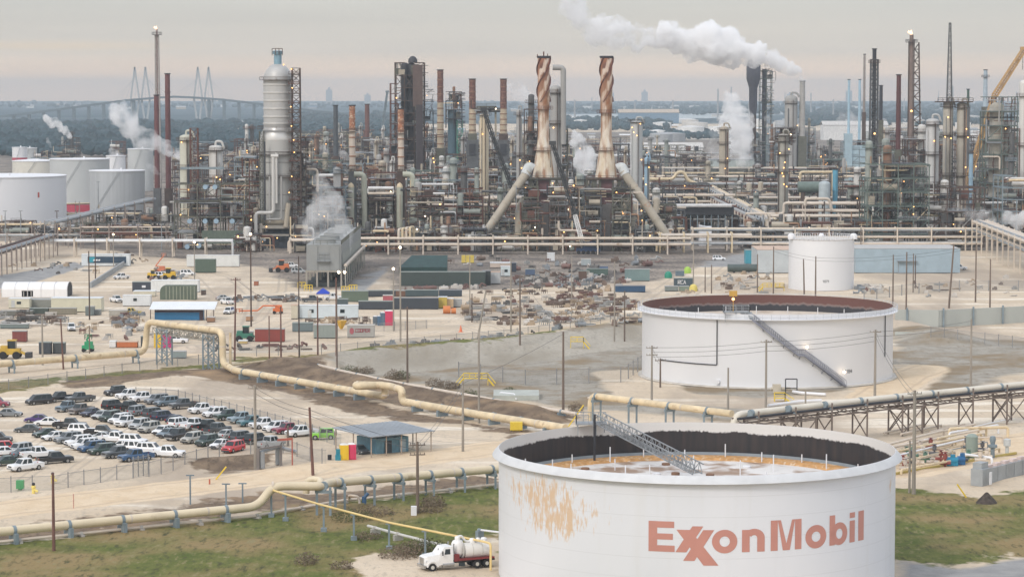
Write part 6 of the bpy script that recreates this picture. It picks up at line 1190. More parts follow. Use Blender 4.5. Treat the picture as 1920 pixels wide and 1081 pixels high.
part('green_panel', MB().add([tuple(cq(1.02, v))[:2] + (z,) for v, z in ((.15, 2), (.5, 2.0), (.5, 6.5), (.15, 4.5))], [(0, 1, 2, 3)]), M('dark green tarp', (.012, .045, .042)), CT)
part('louvre', MB().add([tuple(cq(1.015, v))[:2] + (z,) for v, z in ((.03, z1_ + .6), (.97, z1_ + .6), (.97, zt_ - 3), (.03, zt_ - 3))], [(0, 1, 2, 3)]), M('tower louvre', (.30, .31, .28), .8, var=.2, scl=1.2, stretch=6), CT)
for k in range(6):
    q = cq(.5, .08 + k * .168); part('fan_shroud', MB().lathe(q + Vector((0, 0, zt_)), [(3.4, 0), (3.1, .9), (3.2, 1.3), (3.0, 1.3), (2.9, .5)], 24), ctm, CT)
part('deck_rail', MB().rail([cq(0, 0) + Vector((0, 0, zt_)), cq(1, 0) + Vector((0, 0, zt_)), cq(1, 1) + Vector((0, 0, zt_))], 1.2, 2, .12), olive, CT)
m = MB(); 
for k in range(12): q = cq(1.12, k / 11.0); m.beam((q.x, q.y, 0), (q.x, q.y, 6.4), .3); 
m.beam(cq(1.12, 0) + Vector((0, 0, 6.3)), cq(1.12, 1) + Vector((0, 0, 6.3)), .5)
part('riser_frame', m, M('pale frame', (.40, .38, .33), .7), CT); part('header_pipe', MB().path([cq(1.12, 0) + Vector((0, 0, 6.8)), cq(1.12, 1) + Vector((0, 0, 6.8))], .5, 10), palepipe, CT)
# ------------------------------------------------------------------ the refinery
def zt(py, Y): return 60 - (py - HOR) * Y / F
def xw(px, Y): return (px - CX) * Y / F
rr = random.Random(21)
PIPEM = [palepipe, cream, galv, browns, browns, rusty, darksteel, shellgrey, greys, shelltan, M('white pipe', (.66, .66, .65), .5, var=.1), M('orange brown pipe', (.34, .20, .12), .7, var=.25)]
FR = {'grey': greys, 'brown': browns, 'olive': olive, 'dark': darksteel, 'rust': rusty, 'green grey': M('green grey steel', (.11, .145, .13), .7, var=.2), 'slate': slate}
VES = [shellgrey, shelltan, shellwht, M('rusty vessel', (.22, .13, .085), .8, var=.3, rust=.4, scl=.4), M('dark vessel', (.09, .09, .09), .6), M('green grey vessel big', (.28, .31, .28), .6, var=.12)]
def vessel(mb, c, r, h, dome=.6, n=16):
    return mb.lathe(c, [(r, 0), (r, h)] + [(r * math.cos(a), h + r * dome * math.sin(a)) for a in [k * math.pi / 10 for k in range(1, 5)]] + [(.01, h + r * dome)], n)
def process_unit(px0, px1, ytop, Y, depth, style, label, bay=6.0, tier=5.0, npipe=14, ndrum=3, nlamp=3, z0=0.0, tall=0, panel=None):
    x0, x1 = xw(px0, Y), xw(px1, Y); Ht = zt(ytop, Y); c = Vector(((x0 + x1) / 2, Y + depth / 2, z0)); t = thing('process_structure', label, 'process unit', c, 'open steel process structures')
    fm_ = FR[style]; nx = max(1, round((x1 - x0) / bay)); ny = max(1, round(depth / 8)); nz_ = max(1, round((Ht - z0) / tier)); tz = (Ht - z0) / nz_
    xs = [x0 + (x1 - x0) * i / nx for i in range(nx + 1)]; ys_ = [Y + depth * j / ny for j in range(ny + 1)]
    hts = [Ht - (rr.choice([0, 0, tz, tz, 2 * tz]) if nz_ > 2 else 0) for _ in xs]; b = MB()
    for i, x in enumerate(xs):
        for y in ys_: b.beam((x, y, z0), (x, y, hts[i]), .42)
    for k in range(1, nz_ + 1):
        z = z0 + tz * k
        for j, y in enumerate(ys_):
            for i in range(nx):
                if z <= max(hts[i], hts[i + 1]) + .1: b.beam((xs[i], y, z), (xs[i + 1], y, z), .36)
                if j == 0 and rr.random() < .22 and z <= min(hts[i], hts[i + 1]) + .1:
                    b.beam((xs[i], y, z - tz), (xs[i + 1], y, z), .28)
                    if rr.random() < .5: b.beam((xs[i + 1], y, z - tz), (xs[i], y, z), .28)
        for i, x in enumerate(xs):
            if z <= hts[i] + .1: b.beam((x, ys_[0], z), (x, ys_[-1], z), .4)
    part('steel_frame', b, fm_, t)
    for k in range(1, nz_ + 1):
        z = z0 + tz * k; i0 = rr.randint(0, max(0, nx - 2)); i1 = rr.randint(i0 + 1, nx)
        if z > min(hts[i0], hts[i1]) + .1: continue
        part('platform', MB().box(((xs[i0] + xs[i1]) / 2, Y + depth / 2, z + .22), (xs[i1] - xs[i0], depth * .96, .12)).rail([(xs[i0], Y - .3, z + .3), (xs[i1], Y - .3, z + .3)], 1.1, 3, .12), rr.choice([fm_, galv, darksteel]), t)
    for _ in range(npipe):
        m_ = rr.choice(PIPEM); r_ = rr.choice([.18, .22, .28, .35, .5]); z = z0 + tz * rr.randint(1, max(1, nz_)) - rr.uniform(.6, 2.4); y = Y + rr.uniform(-.9, depth * .6)
        a_, b_ = sorted((rr.uniform(x0 - 3, x1), rr.uniform(x0, x1 + 3)));
        if b_ - a_ < 4: b_ = a_ + 6
        pts = [Vector((a_, y, z)), Vector((b_, y, z))]
        q = rr.random()
        if q < .35: pts.append(Vector((b_, y, max(.5, z - rr.uniform(3, 12)))))
        elif q < .6: pts.insert(0, Vector((a_, y, min(Ht + 3, z + rr.uniform(3, 10)))))
        elif q < .75: pts.append(Vector((b_, y - rr.uniform(1, 4), z)))
        part('pipe', MB().path(pts, r_, 6, r_ * 2.5, 3), m_, t)
    for _ in range(ndrum):
        m_ = rr.choice(VES); k = rr.randint(0, nz_ - 1); z = z0 + tz * k + .6; x = rr.uniform(x0 + 2, max(x0 + 2.1, x1 - 2)); y = Y + rr.uniform(.5, depth * .5)
        if rr.random() < .55: L_ = rr.uniform(3, 7); r_ = rr.uniform(.7, 1.4); part('drum', MB().tube((x - L_ / 2, y, z + r_), (x + L_ / 2, y, z + r_), r_, n=12), m_, t)
        else: r_ = rr.uniform(.7, 1.6); part('vessel', vessel(MB(), (x, y, z), r_, rr.uniform(4, tz * 1.6)), m_, t)
    for _ in range(tall):
        r_ = rr.uniform(.9, 1.8); x = rr.uniform(x0 + 2, max(x0 + 2.1, x1 - 2)); h_ = Ht - z0 + rr.uniform(2, 9); y = Y + depth * rr.uniform(.2, .7); v = part('vessel', vessel(MB(), (x, y, z0), r_, h_), rr.choice(VES), t)
        for k in range(2): part('ring_platform', ringpl((x, y, z0 + h_ * (.55 + .4 * k)), r_), fm_, v)
    for _ in range(ndrum + 2):
        k = rr.randint(0, nz_ - 1); w_ = rr.uniform(1.5, 4.5); x = rr.uniform(x0 + 1, x1 - 1); m = MB().box((x, Y + depth * rr.uniform(.15, .7), z0 + tz * k + .4), (w_, rr.uniform(1.5, 3), rr.uniform(1.2, tz * .8)))
        for q in range(3): m.beam((x - w_ * .5 + q * w_ * .5, Y + depth * .4, z0 + tz * k + .3), (x - w_ * .5 + q * w_ * .5, Y + depth * .4, z0 + tz * (k + .95)), .25)
        part('equipment_box', m, rr.choice([darksteel, browns, rusty, darksteel, olive, VES[4], shelltan]), t)
    for m_, cnt_ in ((rr.choice([darksteel, browns, rusty]), 34), (rr.choice([palepipe, shellgrey, galv, cream]), 9)):
        m = MB(); W_ = x1 - x0
        for _ in range(int(cnt_ * W_ / 10 * Ht / 20) + 4):
            x = rr.uniform(x0, x1); z = z0 + rr.uniform(1, Ht - z0 - .5); y = Y + rr.uniform(-.6, depth * .8); q = rr.random(); th = rr.uniform(.12, .28)
            if q < .55: m.beam((x, y, z), (min(x1 + 2, x + rr.uniform(2, 9)), y, z), th)
            elif q < .9: m.beam((x, y, z), (x, y, min(Ht, z + rr.uniform(2, 8))), th)
            else: m.beam((x, y, z), (min(x1, x + 4), y, min(Ht, z + 4)), th)
        setp(part('small_bore_piping', m, m_, t), kind='stuff')
    for _ in range((nlamp + 3) // 5): lamp(t, (rr.uniform(x0, x1), Y - .7, z0 + rr.uniform(2, Ht - z0)), rr.uniform(.18, .30), rr.choice([lampw] * 5 + [lampc]))
    if panel: part('panel', MB().box(((x0 + x1) / 2, Y - .35, panel[0]), ((x1 - x0) * .8, .2, panel[1])), panel[2], t)
    return t
def ringpl(c, r, w_=1.3, n=14, a0=0, a1=2 * math.pi):
    m = MB(); m.lathe(c, [(r + .02, -.1), (r + w_, -.1), (r + w_, .1), (r + .02, .1)], n, a0, a1); m.lathe(Vector(c) + Vector((0, 0, .62)), [(r + w_, 0), (r + w_, .12)], n, a0, a1); m.lathe(Vector(c) + Vector((0, 0, 1.1)), [(r + w_, 0), (r + w_, .14)], n, a0, a1)
    for k in range(8): a = a0 + (a1 - a0) * k / 8; p = Vector(c) + Vector(((r + w_) * math.cos(a), (r + w_) * math.sin(a), 0)); m.beam(p, p + Vector((0, 0, 1.15)), .12)
    return m
def column(px, wpx, ytop, Y, mat, label, plats=(), z0=0.0, dome=.7, name='process_column', cat='column', fr=browns, nozzle=True, lamps=2, group='tall process columns', pipes=1):
    r_ = wpx * Y / F / 2; x = xw(px, Y + r_); H_ = zt(ytop, Y); c = Vector((x, Y + r_, z0)); t = thing(name, label, cat, c, group)
    sh = part('shell', vessel(MB(), c, r_, H_ - z0 - r_ * dome, dome, 20), mat, t)
    if nozzle: part('top_nozzle', MB().path([c + Vector((0, 0, H_ - z0 - .3)), c + Vector((0, 0, H_ - z0 + 1.6)), c + Vector((r_ * .9, -.2, H_ - z0 + 1.6)), c + Vector((r_ * 1.25, -.2, H_ - z0 - 1.5))], max(.3, r_ * .16), 8), mat, t)
    for f in plats:
        z = z0 + (H_ - z0) * f; part('platform', ringpl((c.x, c.y, z), r_, max(1.2, r_ * .3)), fr, t)
    for k in range(3): pass
    for k in range(pipes):
        a = -math.pi / 2 + rr.choice([-.9, -.5, .6, 1.0]); q = c + Vector((math.cos(a) * (r_ + .4), math.sin(a) * (r_ + .4), 0)); part('riser_pipe', MB().path([q + Vector((0, 0, 1)), q + Vector((0, 0, (H_ - z0) * rr.uniform(.7, .98)))], max(.2, r_ * .1), 6), rr.choice(PIPEM), t)
    a = -math.pi / 2 + .2; q = c + Vector((math.cos(a) * (r_ + .5), math.sin(a) * (r_ + .5), 1)); part('ladder', MB().beam(q, q + Vector((0, 0, H_ - z0 - r_)), .5, .3), fr, t)
    for f in [rr.uniform(.3, .98) for _ in range(lamps)]: lamp(t, (c.x + r_ * rr.uniform(-.9, 1.1), c.y - r_ - 1.2, z0 + (H_ - z0) * f), .26)
    return t
def stack(px, w0, w1, ytop, ybot, Y, mat, label, topmat=None, topf=.3, bands=4, name='chimney_stack', z0=None, group='chimney stacks', n=16, plat=None, bandm=None):
    x = xw(px, Y); H_ = zt(ytop, Y); zb = zt(ybot, Y) if z0 is None else z0; r0, r1 = w0 * Y / F / 2, w1 * Y / F / 2; c = Vector((x, Y, 0)); t = thing(name, label, 'chimney', c, group)
    zs = zb + (H_ - zb) * (1 - topf) if topmat else H_; rs = r0 + (r1 - r0) * ((zs - zb) / (H_ - zb))
    if zb > .5: part('base_block', MB().box((x, Y, 0), (r0 * 2.6, r0 * 2.6, zb)), rr.choice([browns, olive, greys]), t)
    part('shaft', MB().tube((x, Y, zb), (x, Y, zs), r0, rs, n), mat, t)
    if topmat: part('upper_shaft', MB().tube((x, Y, zs), (x, Y, H_), rs, r1, n), topmat, t)
    part('rim', MB().lathe((x, Y, H_ - .4), [(r1 + .02, 0), (r1 + .3, .1), (r1 + .3, .5), (r1 - .2, .5)], n), darksteel, t)
    for k in range(bands): f = (k + .5) / bands; r_ = r0 + (r1 - r0) * f; part('band', MB().lathe((x, Y, zb + (H_ - zb) * f), [(r_, 0), (r_ + .18, .05), (r_ + .18, .5), (r_, .55)], n), bandm or mat, t)
    for f in (plat or []): r_ = r0 + (r1 - r0) * f; part('platform', ringpl((x, Y, zb + (H_ - zb) * f), r_, 1.2), browns, t)
    return t
def truss_mast(mb, a, b, w0, w1, n, th=.2, legs=4):
    a = Vector(a); b = Vector(b); x, y = frame(b - a); q = [(-1, -1), (1, -1), (1, 1), (-1, 1)]
    def c(i, k): f = k / n; w_ = (w0 + (w1 - w0) * f) / 2; return a + (b - a) * f + x * (q[i][0] * w_) + y * (q[i][1] * w_)
    for i in range(4):
        mb.beam(c(i, 0), c(i, n), th * 1.5)
        for k in range(n):
            mb.beam(c(i, k + 1), c((i + 1) % 4, k + 1), th * .8); mb.beam(c(i, k) if k % 2 else c((i + 1) % 4, k), c((i + 1) % 4, k + 1) if k % 2 else c(i, k + 1), th * .8)
    return mb
def flare_tip(t, p, s=1.0):
    m = MB(); m.lathe(p, [(.4 * s, 0), (.6 * s, .5 * s), (.35 * s, 1.2 * s), (.01, 1.9 * s)], 9); m.lathe(Vector(p) + Vector((-.9 * s, 0, .4 * s)), [(.01, 0), (.5 * s, .4 * s), (.25 * s, .9 * s), (.01, 1.3 * s)], 8); return part('flame', m, EMIT('flare flame', (1.0, .66, .42), 1.6), t)
def pipe_rack(label, A, B, Y0, Y1, z, n, wd, mats, tiers=1, sp=12.0, fr=palepipe, r=(.25, .5), dz=3.0, ends=0, group=None, low=0.0, bw=.5):
    a, b = Vector((xw(A, Y0), Y0, z)), Vector((xw(B, Y1), Y1, z)); d = (b - a).normalized(); s = Vector((-d.y, d.x, 0)); t = thing('pipe_rack', label, 'pipe rack', ((a.x + b.x) / 2, (a.y + b.y) / 2, 0), group)
    for p, _ in along([a, b], sp, .5):
        m = MB()
        for e in (-1, 1): q = p + s * (wd / 2 * e); m.beam((q.x, q.y, low), (q.x, q.y, z + (tiers - 1) * dz + 1.2), bw)
        for k in range(tiers): m.beam(p + s * (-wd / 2) + Vector((0, 0, k * dz - .6)), p + s * (wd / 2) + Vector((0, 0, k * dz - .6)), bw)
        part('bent', m, fr, t)
    for k in range(tiers):
        for i in range(n):
            r_ = r[0] + (r[1] - r[0]) * rr.random(); o_ = s * (-wd / 2 + wd * (i + .5) / n) + Vector((0, 0, k * dz + r_ - .35)); pts = [a + o_, b + o_]
            if ends & 1 and i < 2: pts.insert(0, a + o_ + Vector((0, 0, -z + .8)))
            if ends & 2 and i < 2: pts.append(b + o_ + Vector((0, 0, -z + .8)))
            part('pipe', MB().path(pts, r_, 7, r_ * 3), rr.choice(mats), t)
    return t
PB_ = [palepipe, palepipe, cream, M('white pipe', (.66, .66, .65)), galv]; MIXP = PIPEM
# front pipe racks
Yf = YG(481)
pipe_rack('long pale pipe rack in front of the left process frame with both ends turned down', 76, 436, Yf, Yf, zt(451, Yf), 5, 5, PB_, 1, 12, palepipe, (.3, .55), ends=2)
pipe_rack('short pale pipe rack bend left of the cooling tower', 541, 650, Yf + 20, Yf + 20, zt(450, Yf + 20), 4, 5, PB_, 1, 11, palepipe, (.35, .55), ends=1)
pipe_rack('long pale pipe rack running across in front of the two twisted stacks', 660, 1296, Yf + 15, Yf + 15, zt(458, Yf + 15), 4, 5, PB_, 2, 13, palepipe, (.35, .55), dz=2.3)
pipe_rack('pale pipe rack in front of the dark air cooler', 1235, 1410, Yf + 25, Yf + 25, zt(456, Yf + 25), 5, 5, PB_, 2, 9, cream, (.3, .5), dz=3.2)
pipe_rack('tall three tier pale pipe rack behind the small white tank', 1296, 1842, Yf + 40, Yf + 40, zt(456, Yf + 40), 5, 6, PB_, 3, 13, palepipe, (.35, .6), dz=2.6)
pipe_rack('grey pipe rack turning towards the camera at the right edge', 1838, 1985, Yf + 35, Yf - 150, zt(440, Yf), 5, 6, [galv, palepipe, shellgrey, palepipe], 2, 14, palepipe, (.4, .7), dz=3, bw=.4)
t = thing('pipe_loop', 'group of tall pale pipe loops over the rack right of the cooling tower', 'pipe loop', (xw(755, Yf), Yf, 0))
for i in range(4):
    x = xw(744 + 7 * i, Yf); part('pipe', MB().path([(x, Yf + 14 + i, zt(462, Yf)), (x, Yf + 14 + i, zt(433 - i, Yf)), (x + 1.3, Yf + 18 + i, zt(433 - i, Yf)), (x + 1.3, Yf + 18 + i, zt(462, Yf))], .45, 8), [palepipe, cream][i % 2], t)
# left pipe racks
pipe_rack('brown pipe rack on many legs running away at the far left', -40, 92, YG(525), YG(478), 7.5, 6, 7, [browns, palepipe, rusty, galv], 1, 9, M('pale brown steel', (.30, .25, .22), .75, var=.2), (.25, .5), bw=.32)
pipe_rack('long grey diagonal overhead pipe rising towards the red stacks', 92, 285, 990, 1215, 10.5, 3, 4, [galv, shellgrey, palepipe], 1, 24, MATS['pale brown steel'], (.5, .9), bw=.35)
for i, (xa, xb, Y, yy, n, tr_, lab) in enumerate(((-40, 115, 1090, 420, 4, 1, 'first'), (-40, 230, 1130, 424, 4, 1, 'second'), (-40, 290, 1180, 399, 5, 1, 'third'), (120, 300, 1060, 428, 4, 1, 'fourth'), (-40, 150, 1030, 440, 6, 1, 'fifth'), (60, 300, 1250, 383, 5, 1, 'sixth'), (150, 320, 1010, 436, 4, 2, 'seventh'))):
    pipe_rack(f'low pipe rack on the left below the white tanks, {lab} of seven', xa, xb, Y, Y + (30 if i % 2 else 0), zt(yy, Y), n, 6, [palepipe, galv, browns, cream, rusty], tr_, 11, MATS['pale brown steel'], (.2, .42), dz=2.4, bw=.35)
# racks over the open centre right
for i, (xa, xb, Ya, Yb, z, n, tr_, lab) in enumerate(((1288, 1445, 1620, 1040, 9, 5, 1, 'pale diagonal pipe rack descending towards the small white tank, left one'), (1262, 1420, 1560, 1050, 9, 4, 1, 'pale diagonal pipe rack descending towards the small white tank, right one'), (1200, 1625, 1500, 1500, 9, 5, 2, 'wide grey pipe rack below the far cooling tower'), (1210, 1640, 1380, 1380, 9, 6, 2, 'wide pipe rack crossing behind the blue column'), (1190, 1480, 1250, 1250, 8, 5, 2, 'wide pipe rack right of the grey ribbed column'), (1400, 1640, 1200, 1200, 9, 5, 2, 'pipe rack at the foot of the blue column'), (1195, 1380, 1160, 1160, 9, 4, 1, 'thick pale pipe over the dark air cooler'), (1480, 1640, 1110, 1110, 10, 5, 2, 'pipe rack left of the right hand steel frame'), (1200, 1660, 1700, 1700, 8, 6, 2, 'long far pipe rack under the white steam'), (1180, 1700, 1950, 1950, 7, 6, 1, 'farthest long pipe rack beyond the white steam'), (1440, 1640, 1040, 1040, 8, 5, 2, 'pipe rack just above the small white tank'), (560, 900, 1240, 1240, 19, 5, 1, 'high pipe rack between the cream stacks'), (800, 1000, 1120, 1120, 12, 5, 2, 'pipe rack behind the cream column'), (560, 760, 1450, 1450, 16, 5, 2, 'rusty high rack right of the domed tower'), (1240, 1640, 2250, 2250, 8, 5, 1, 'pale rack at the plant end'), (1050, 1330, 2100, 2100, 9, 4, 1, 'white rack behind the second twisted stack'))):
    pipe_rack(lab, xa, xb, Ya, Yb, z, n, 7, [palepipe, cream, palepipe, galv, shellgrey, rusty, browns, palepipe] if i != 15 else [MATS['white pipe']], tr_, 14, rr.choice([browns, greys, palepipe]), (.32, .68) if i not in (6, 15) else (.8, 1.2), dz=3)
# --- FCC tower
Y = 1010; k = Y / F; x = xw(519, Y); c = Vector((x, Y + 8, 0)); FC = thing('reactor_tower', 'tallest silver domed reactor tower with stepped wider lower half', 'tower', c)
z_ = lambda py: zt(py, Y)
rU, rL = 27.5 * k, 34 * k
shm = M('banded tower insulation', (.43, .43, .42), .45, .15, var=.12, scl=.2, rust=.1, rc=(.30, .25, .2), stretch=.3)
part('upper_shell', MB().lathe(c, [(rU, z_(240)), (rU, z_(152))] + [(rU * math.cos(a), z_(152) + (z_(119) - z_(152)) * math.sin(a)) for a in [i * math.pi / 16 for i in range(1, 8)]] + [(1.4, z_(119))], 40), shm, FC)
part('transition_cone', MB().lathe(c, [(rL, z_(262)), (rL + .05, z_(255)), (rU, z_(240))], 40), M('bright tower cone', (.62, .62, .60), .35, .3, var=.05), FC)
part('lower_shell', MB().lathe(c, [(rL, z_(418)), (rL, z_(262))], 40), M('grey tower insulation', (.42, .42, .40), .6, var=.1, scl=.15, rust=.15, rc=(.28, .25, .21), stretch=.25), FC)
part('skirt', MB().lathe(c, [(rL * .78, z_(428)), (rL + .1, z_(418)), (rL + .1, z_(412))], 40), shelltan, FC)
for py in (160, 175, 190, 205, 220, 233): part('stiffener_band', MB().lathe(c, [(rU, z_(py)), (rU + .3, z_(py) + .1), (rU + .3, z_(py) + .5), (rU, z_(py) + .6)], 40), M('bright tower cone', (.62, .62, .60)), FC)
for py in (285, 305, 330, 365, 395): part('stiffener_band', MB().lathe(c, [(rL, z_(py)), (rL + .22, z_(py) + .1), (rL + .22, z_(py) + .4), (rL, z_(py) + .5)], 40), shellgrey, FC)
part('top_nozzle', MB().lathe(c, [(1.5, z_(119) - .3), (1.5, z_(102)), (2.0, z_(101)), (2.0, z_(96)), (1.4, z_(95)), (.01, z_(95))], 16), teal, FC); part('top_frame', MB().rail([c + Vector((-2, -2, z_(104))), c + Vector((2, -2, z_(104)))], 2.6, 1.3, .25), browns, FC)
for py, r_ in ((150, rU), (242, rL * .95), (290, rL), (332, rL)): part('platform', ringpl((c.x, c.y, z_(py)), r_, 1.5, 24), browns, FC)
m = MB()
for px in (489, 552):
    for yy in (0, 15): m.beam((xw(px, Y), Y + yy, 0), (xw(px, Y), Y + yy, z_(418)), 1.1)
for py in (440, 470): m.beam((xw(489, Y), Y, z_(py)), (xw(552, Y), Y, z_(py)), .7); m.beam((xw(489, Y), Y + 15, z_(py)), (xw(552, Y), Y + 15, z_(py)), .7)
m.beam((xw(489, Y), Y, z_(425)), (xw(552, Y), Y, z_(425)), 1.2); part('leg_frame', m, M('concrete leg', (.33, .31, .27), .8), FC)
part('leg_gap_shade', MB().box((c.x, c.y, 0), (rL * 1.6, 12, z_(436))), M('dark blue leg shade', (.035, .045, .06), .8, var=.5, scl=.8), FC); part('inner_cone', MB().lathe(c, [(2, z_(455)), (rL * .75, z_(428))], 20), darksteel, FC)  # solid dark box stands in for the shade between the legs
m = MB(); sx0 = xw(548, Y)
truss_mast(m, (sx0 + 1.5, Y + 3, 0), (sx0 + 1.5, Y + 3, z_(128)), 3.6, 3.0, 26, .28); part('stair_tower', m, browns, FC)
for py in range(140, 460, 18): part('landing', MB().box((sx0 + .8, Y + 2, z_(py)), (4.2, 4, .25)).rail([(sx0 - 1.2, Y, z_(py)), (sx0 + 2.8, Y, z_(py))], 1.1, 2, .12), rusty if py % 4 else browns, FC)
m = MB(); truss_mast(m, (xw(490, Y), Y + 3, 0), (xw(490, Y), Y + 3, z_(246)), 1.6, 1.6, 22, .2); part('ladder_cage', m, olive, FC)
for pts, r_, mt in (([(513, 292), (513, 398), (480, 398), (480, 452)], .7, shellwht), ([(519, 286), (519, 380)], .45, shellwht), ([(541, 380), (536, 425)], .95, shelltan), ([(506, 330), (506, 415)], .4, shellgrey), ([(528, 330), (528, 410), (500, 410)], .4, shellgrey), ([(497, 265), (497, 412)], .35, darksteel), ([(509, 292), (523, 292)], .7, shellwht)):
    part('riser_pipe', MB().path([(xw(a, Y), Y - .8 - .3 * i_, z_(b_)) for i_, (a, b_) in enumerate(pts)], r_, 8), mt, FC)
for px, py in ((534, 122), (549, 130), (550, 165), (547, 200), (548, 236), (552, 262), (553, 285), (500, 424), (556, 425), (488, 440), (520, 445), (483, 462), (548, 330), (543, 360), (492, 452)): lamp(FC, (xw(px, Y), Y - 2, z_(py)), .22)
process_unit(546, 574, 258, 1020, 10, 'brown', 'brown platform stack clinging to the right side of the domed tower', 4, 4, 18, 3, 6); process_unit(468, 490, 300, 1030, 10, 'rust', 'rust red platform stack clinging to the left side of the domed tower', 4, 4, 14, 3, 4)
# --- left process frame with two columns
Lf = process_unit(327, 456, 345, 1000, 18, 'olive', 'olive steel process frame with blue exchanger heads left of the domed tower', 8.5, 6.2, 16, 5, 9)
Y = 1000; k = Y / F
bh = M('pale blue exchanger head', (.30, .42, .52), .4)
for px, py in ((355, 414), (384, 414), (405, 414), (435, 414), (385, 350), (403, 350), (372, 460), (350, 462)): q = Vector((xw(px, Y), Y - .4, zt(py, Y))); part('exchanger', MB().tube(q, q + Vector((0, 9, 0)), .95, n=14), bh, Lf)
part('panel', MB().box((xw(420, Y), Y - .4, zt(456, Y)), (17, .3, 5)), M('dark green siding', (.10, .13, .10), .7, var=.2, scl=1), Lf)
part('top_beam', MB().beam((xw(338, Y), Y + 2, zt(315, Y)), (xw(420, Y), Y + 2, zt(315, Y)), .9), slate, Lf); part('vent_stub', MB().tube((xw(352, Y), Y + 2, zt(345, Y)), (xw(352, Y), Y + 2, zt(308, Y)), .5, n=8), darksteel, Lf)
column(350, 25, 252, 1050, M('cream green column', (.50, .50, .42), .6, var=.1), 'pale cream column with dark top platform left of the domed tower', (.93, .6), 10, .4); column(405, 26, 272, 1050, shellwht, 'squat pale column with dark cap right of the cream column', (.93, .55), 10, .3)
m = MB(); truss_mast(m, (xw(366, 1050), 1048, 12), (xw(366, 1050), 1048, zt(240, 1050)), 3, 3, 12, .25); solo('stair_tower', m, rusty, 'rusty stair tower beside the pale cream column', 'stair tower')
# --- flare mast and red stacks
Y = 1250; t = thing('flare_mast', 'tall slender lattice flare mast with a small flame at the left', 'flare', (xw(297, Y), Y, 0))
m = MB(); truss_mast(m, (xw(297.5, Y), Y, 0), (xw(297, Y), Y, zt(66, Y)), 2.6, 1.6, 44, .22); part('lattice', m, M('pale lattice', (.36, .33, .31), .6), t); part('riser', MB().tube((xw(297, Y), Y, 0), (xw(297, Y), Y, zt(56, Y)), .45, n=8), M('flare riser', (.30, .22, .2), .7), t); part('platform', ringpl((xw(297, Y), Y, zt(66, Y)), 1.0, 1.4, 10), darksteel, t); flare_tip(t, (xw(296, Y), Y, zt(56, Y)), .9)
maroon = M('maroon stack paint', (.13, .045, .045), .6, var=.15)
stack(295, 10, 9, 178, 352, 1225, maroon, 'shorter maroon stack in front of the flare mast', bands=3); stack(316, 10.5, 9.5, 138, 352, 1235, maroon, 'taller maroon stack right of the flare mast', bands=3)
# --- cream stacks with elbow ducts
creamst = M('cream stack', (.62, .53, .44), .6, var=.12, scl=.3, rust=.12, rc=(.4, .2, .12)); orangest = M('orange rust stack', (.36, .155, .085), .75, var=.45, scl=.8, rust=.5, rc=(.60, .45, .33)); duct = M('greenish cream duct', (.46, .47, .38), .6, var=.1)
for px, yt, lab in ((661, 197, 'left'), (752, 203, 'right')):
    Y = 1060; k = Y / F; t = stack(px, 11.5, 11, yt, 320, Y, creamst, f'cream stack with orange rust top, {lab} one of the pair with elbow ducts', orangest, .38, 7, plat=(.6, .03), bandm=M('brown band', (.33, .17, .10), .7))
    x = xw(px, Y); part('elbow_duct', MB().path([(x + .8, Y - 2, zt(326, Y)), (xw(px + 22, Y), Y - 2, zt(326, Y)), (xw(px + 23, Y), Y - 2, 4)], 1.15, 12, 3), duct, t); part('lower_duct', MB().tube((xw(px - 2, Y), Y - 3, 2), (xw(px - 2, Y), Y - 3, zt(350, Y)), 1.3, n=14), duct, t); part('duct_cap', MB().lathe((xw(px - 2, Y), Y - 3, zt(350, Y)), [(1.35, 0), (1.0, 1.2), (.01, 2)], 12), cream, t)
# --- coker
Y = 1300; t = process_unit(741, 795, 118, Y, 16, 'brown', 'tall dark brown open tower of stacked drums at the plant centre', 5.5, 6.5, 16, 4, 6)
dm = M('dark brown siding', (.105, .07, .06), .7, var=.2)
for px, w_ in ((759, 12), (771, 12)): part('drum', vessel(MB(), (xw(px, Y), Y + 6, zt(300, Y)), w_ * Y / F / 2 + .4, zt(122, Y) - zt(300, Y)), darksteel, t)
part('siding', MB().box((xw(784, Y), Y - .5, zt(200, Y)), (5, 1, zt(122, Y) - zt(200, Y))), dm, t); part('siding', MB().box((xw(787, Y), Y - 1, 0), (3.4, 2, zt(196, Y))), M('near black siding', (.05, .04, .045), .7), t); part('top_dome', MB().lathe((xw(774, Y), Y + 5, zt(118, Y)), [(2.4, 0), (2.2, 1.8), (1.2, 3), (.01, 3.4)], 14), darksteel, t)
process_unit(732, 746, 157, 1290, 10, 'rust', 'narrow rust red open tower left of the dark brown tower', 4, 5, 5, 1, 2); process_unit(795, 812, 168, 1310, 10, 'slate', 'narrow slate open tower right of the dark brown tower', 4, 5, 5, 1, 2)
Y = 1500; t = process_unit(836, 866, 172, Y, 10, 'dark', 'dark teal top heavy tower behind the banded rust stack', 4, 5, 6, 2, 3, z0=zt(240, Y)); part('column', MB().tube((xw(848, Y), Y + 4, 0), (xw(848, Y), Y + 4, zt(205, Y)), 2.6, n=14), M('dark teal column', (.05, .10, .13), .6), t); part('green_frame', truss_mast(MB(), (xw(862, Y), Y + 3, 0), (xw(862, Y), Y + 3, zt(225, Y)), 3, 3, 14, .4), M('green frame', (.05, .20, .15), .6), t)
for px, yt in ((640, 230), (720, 232)): pass
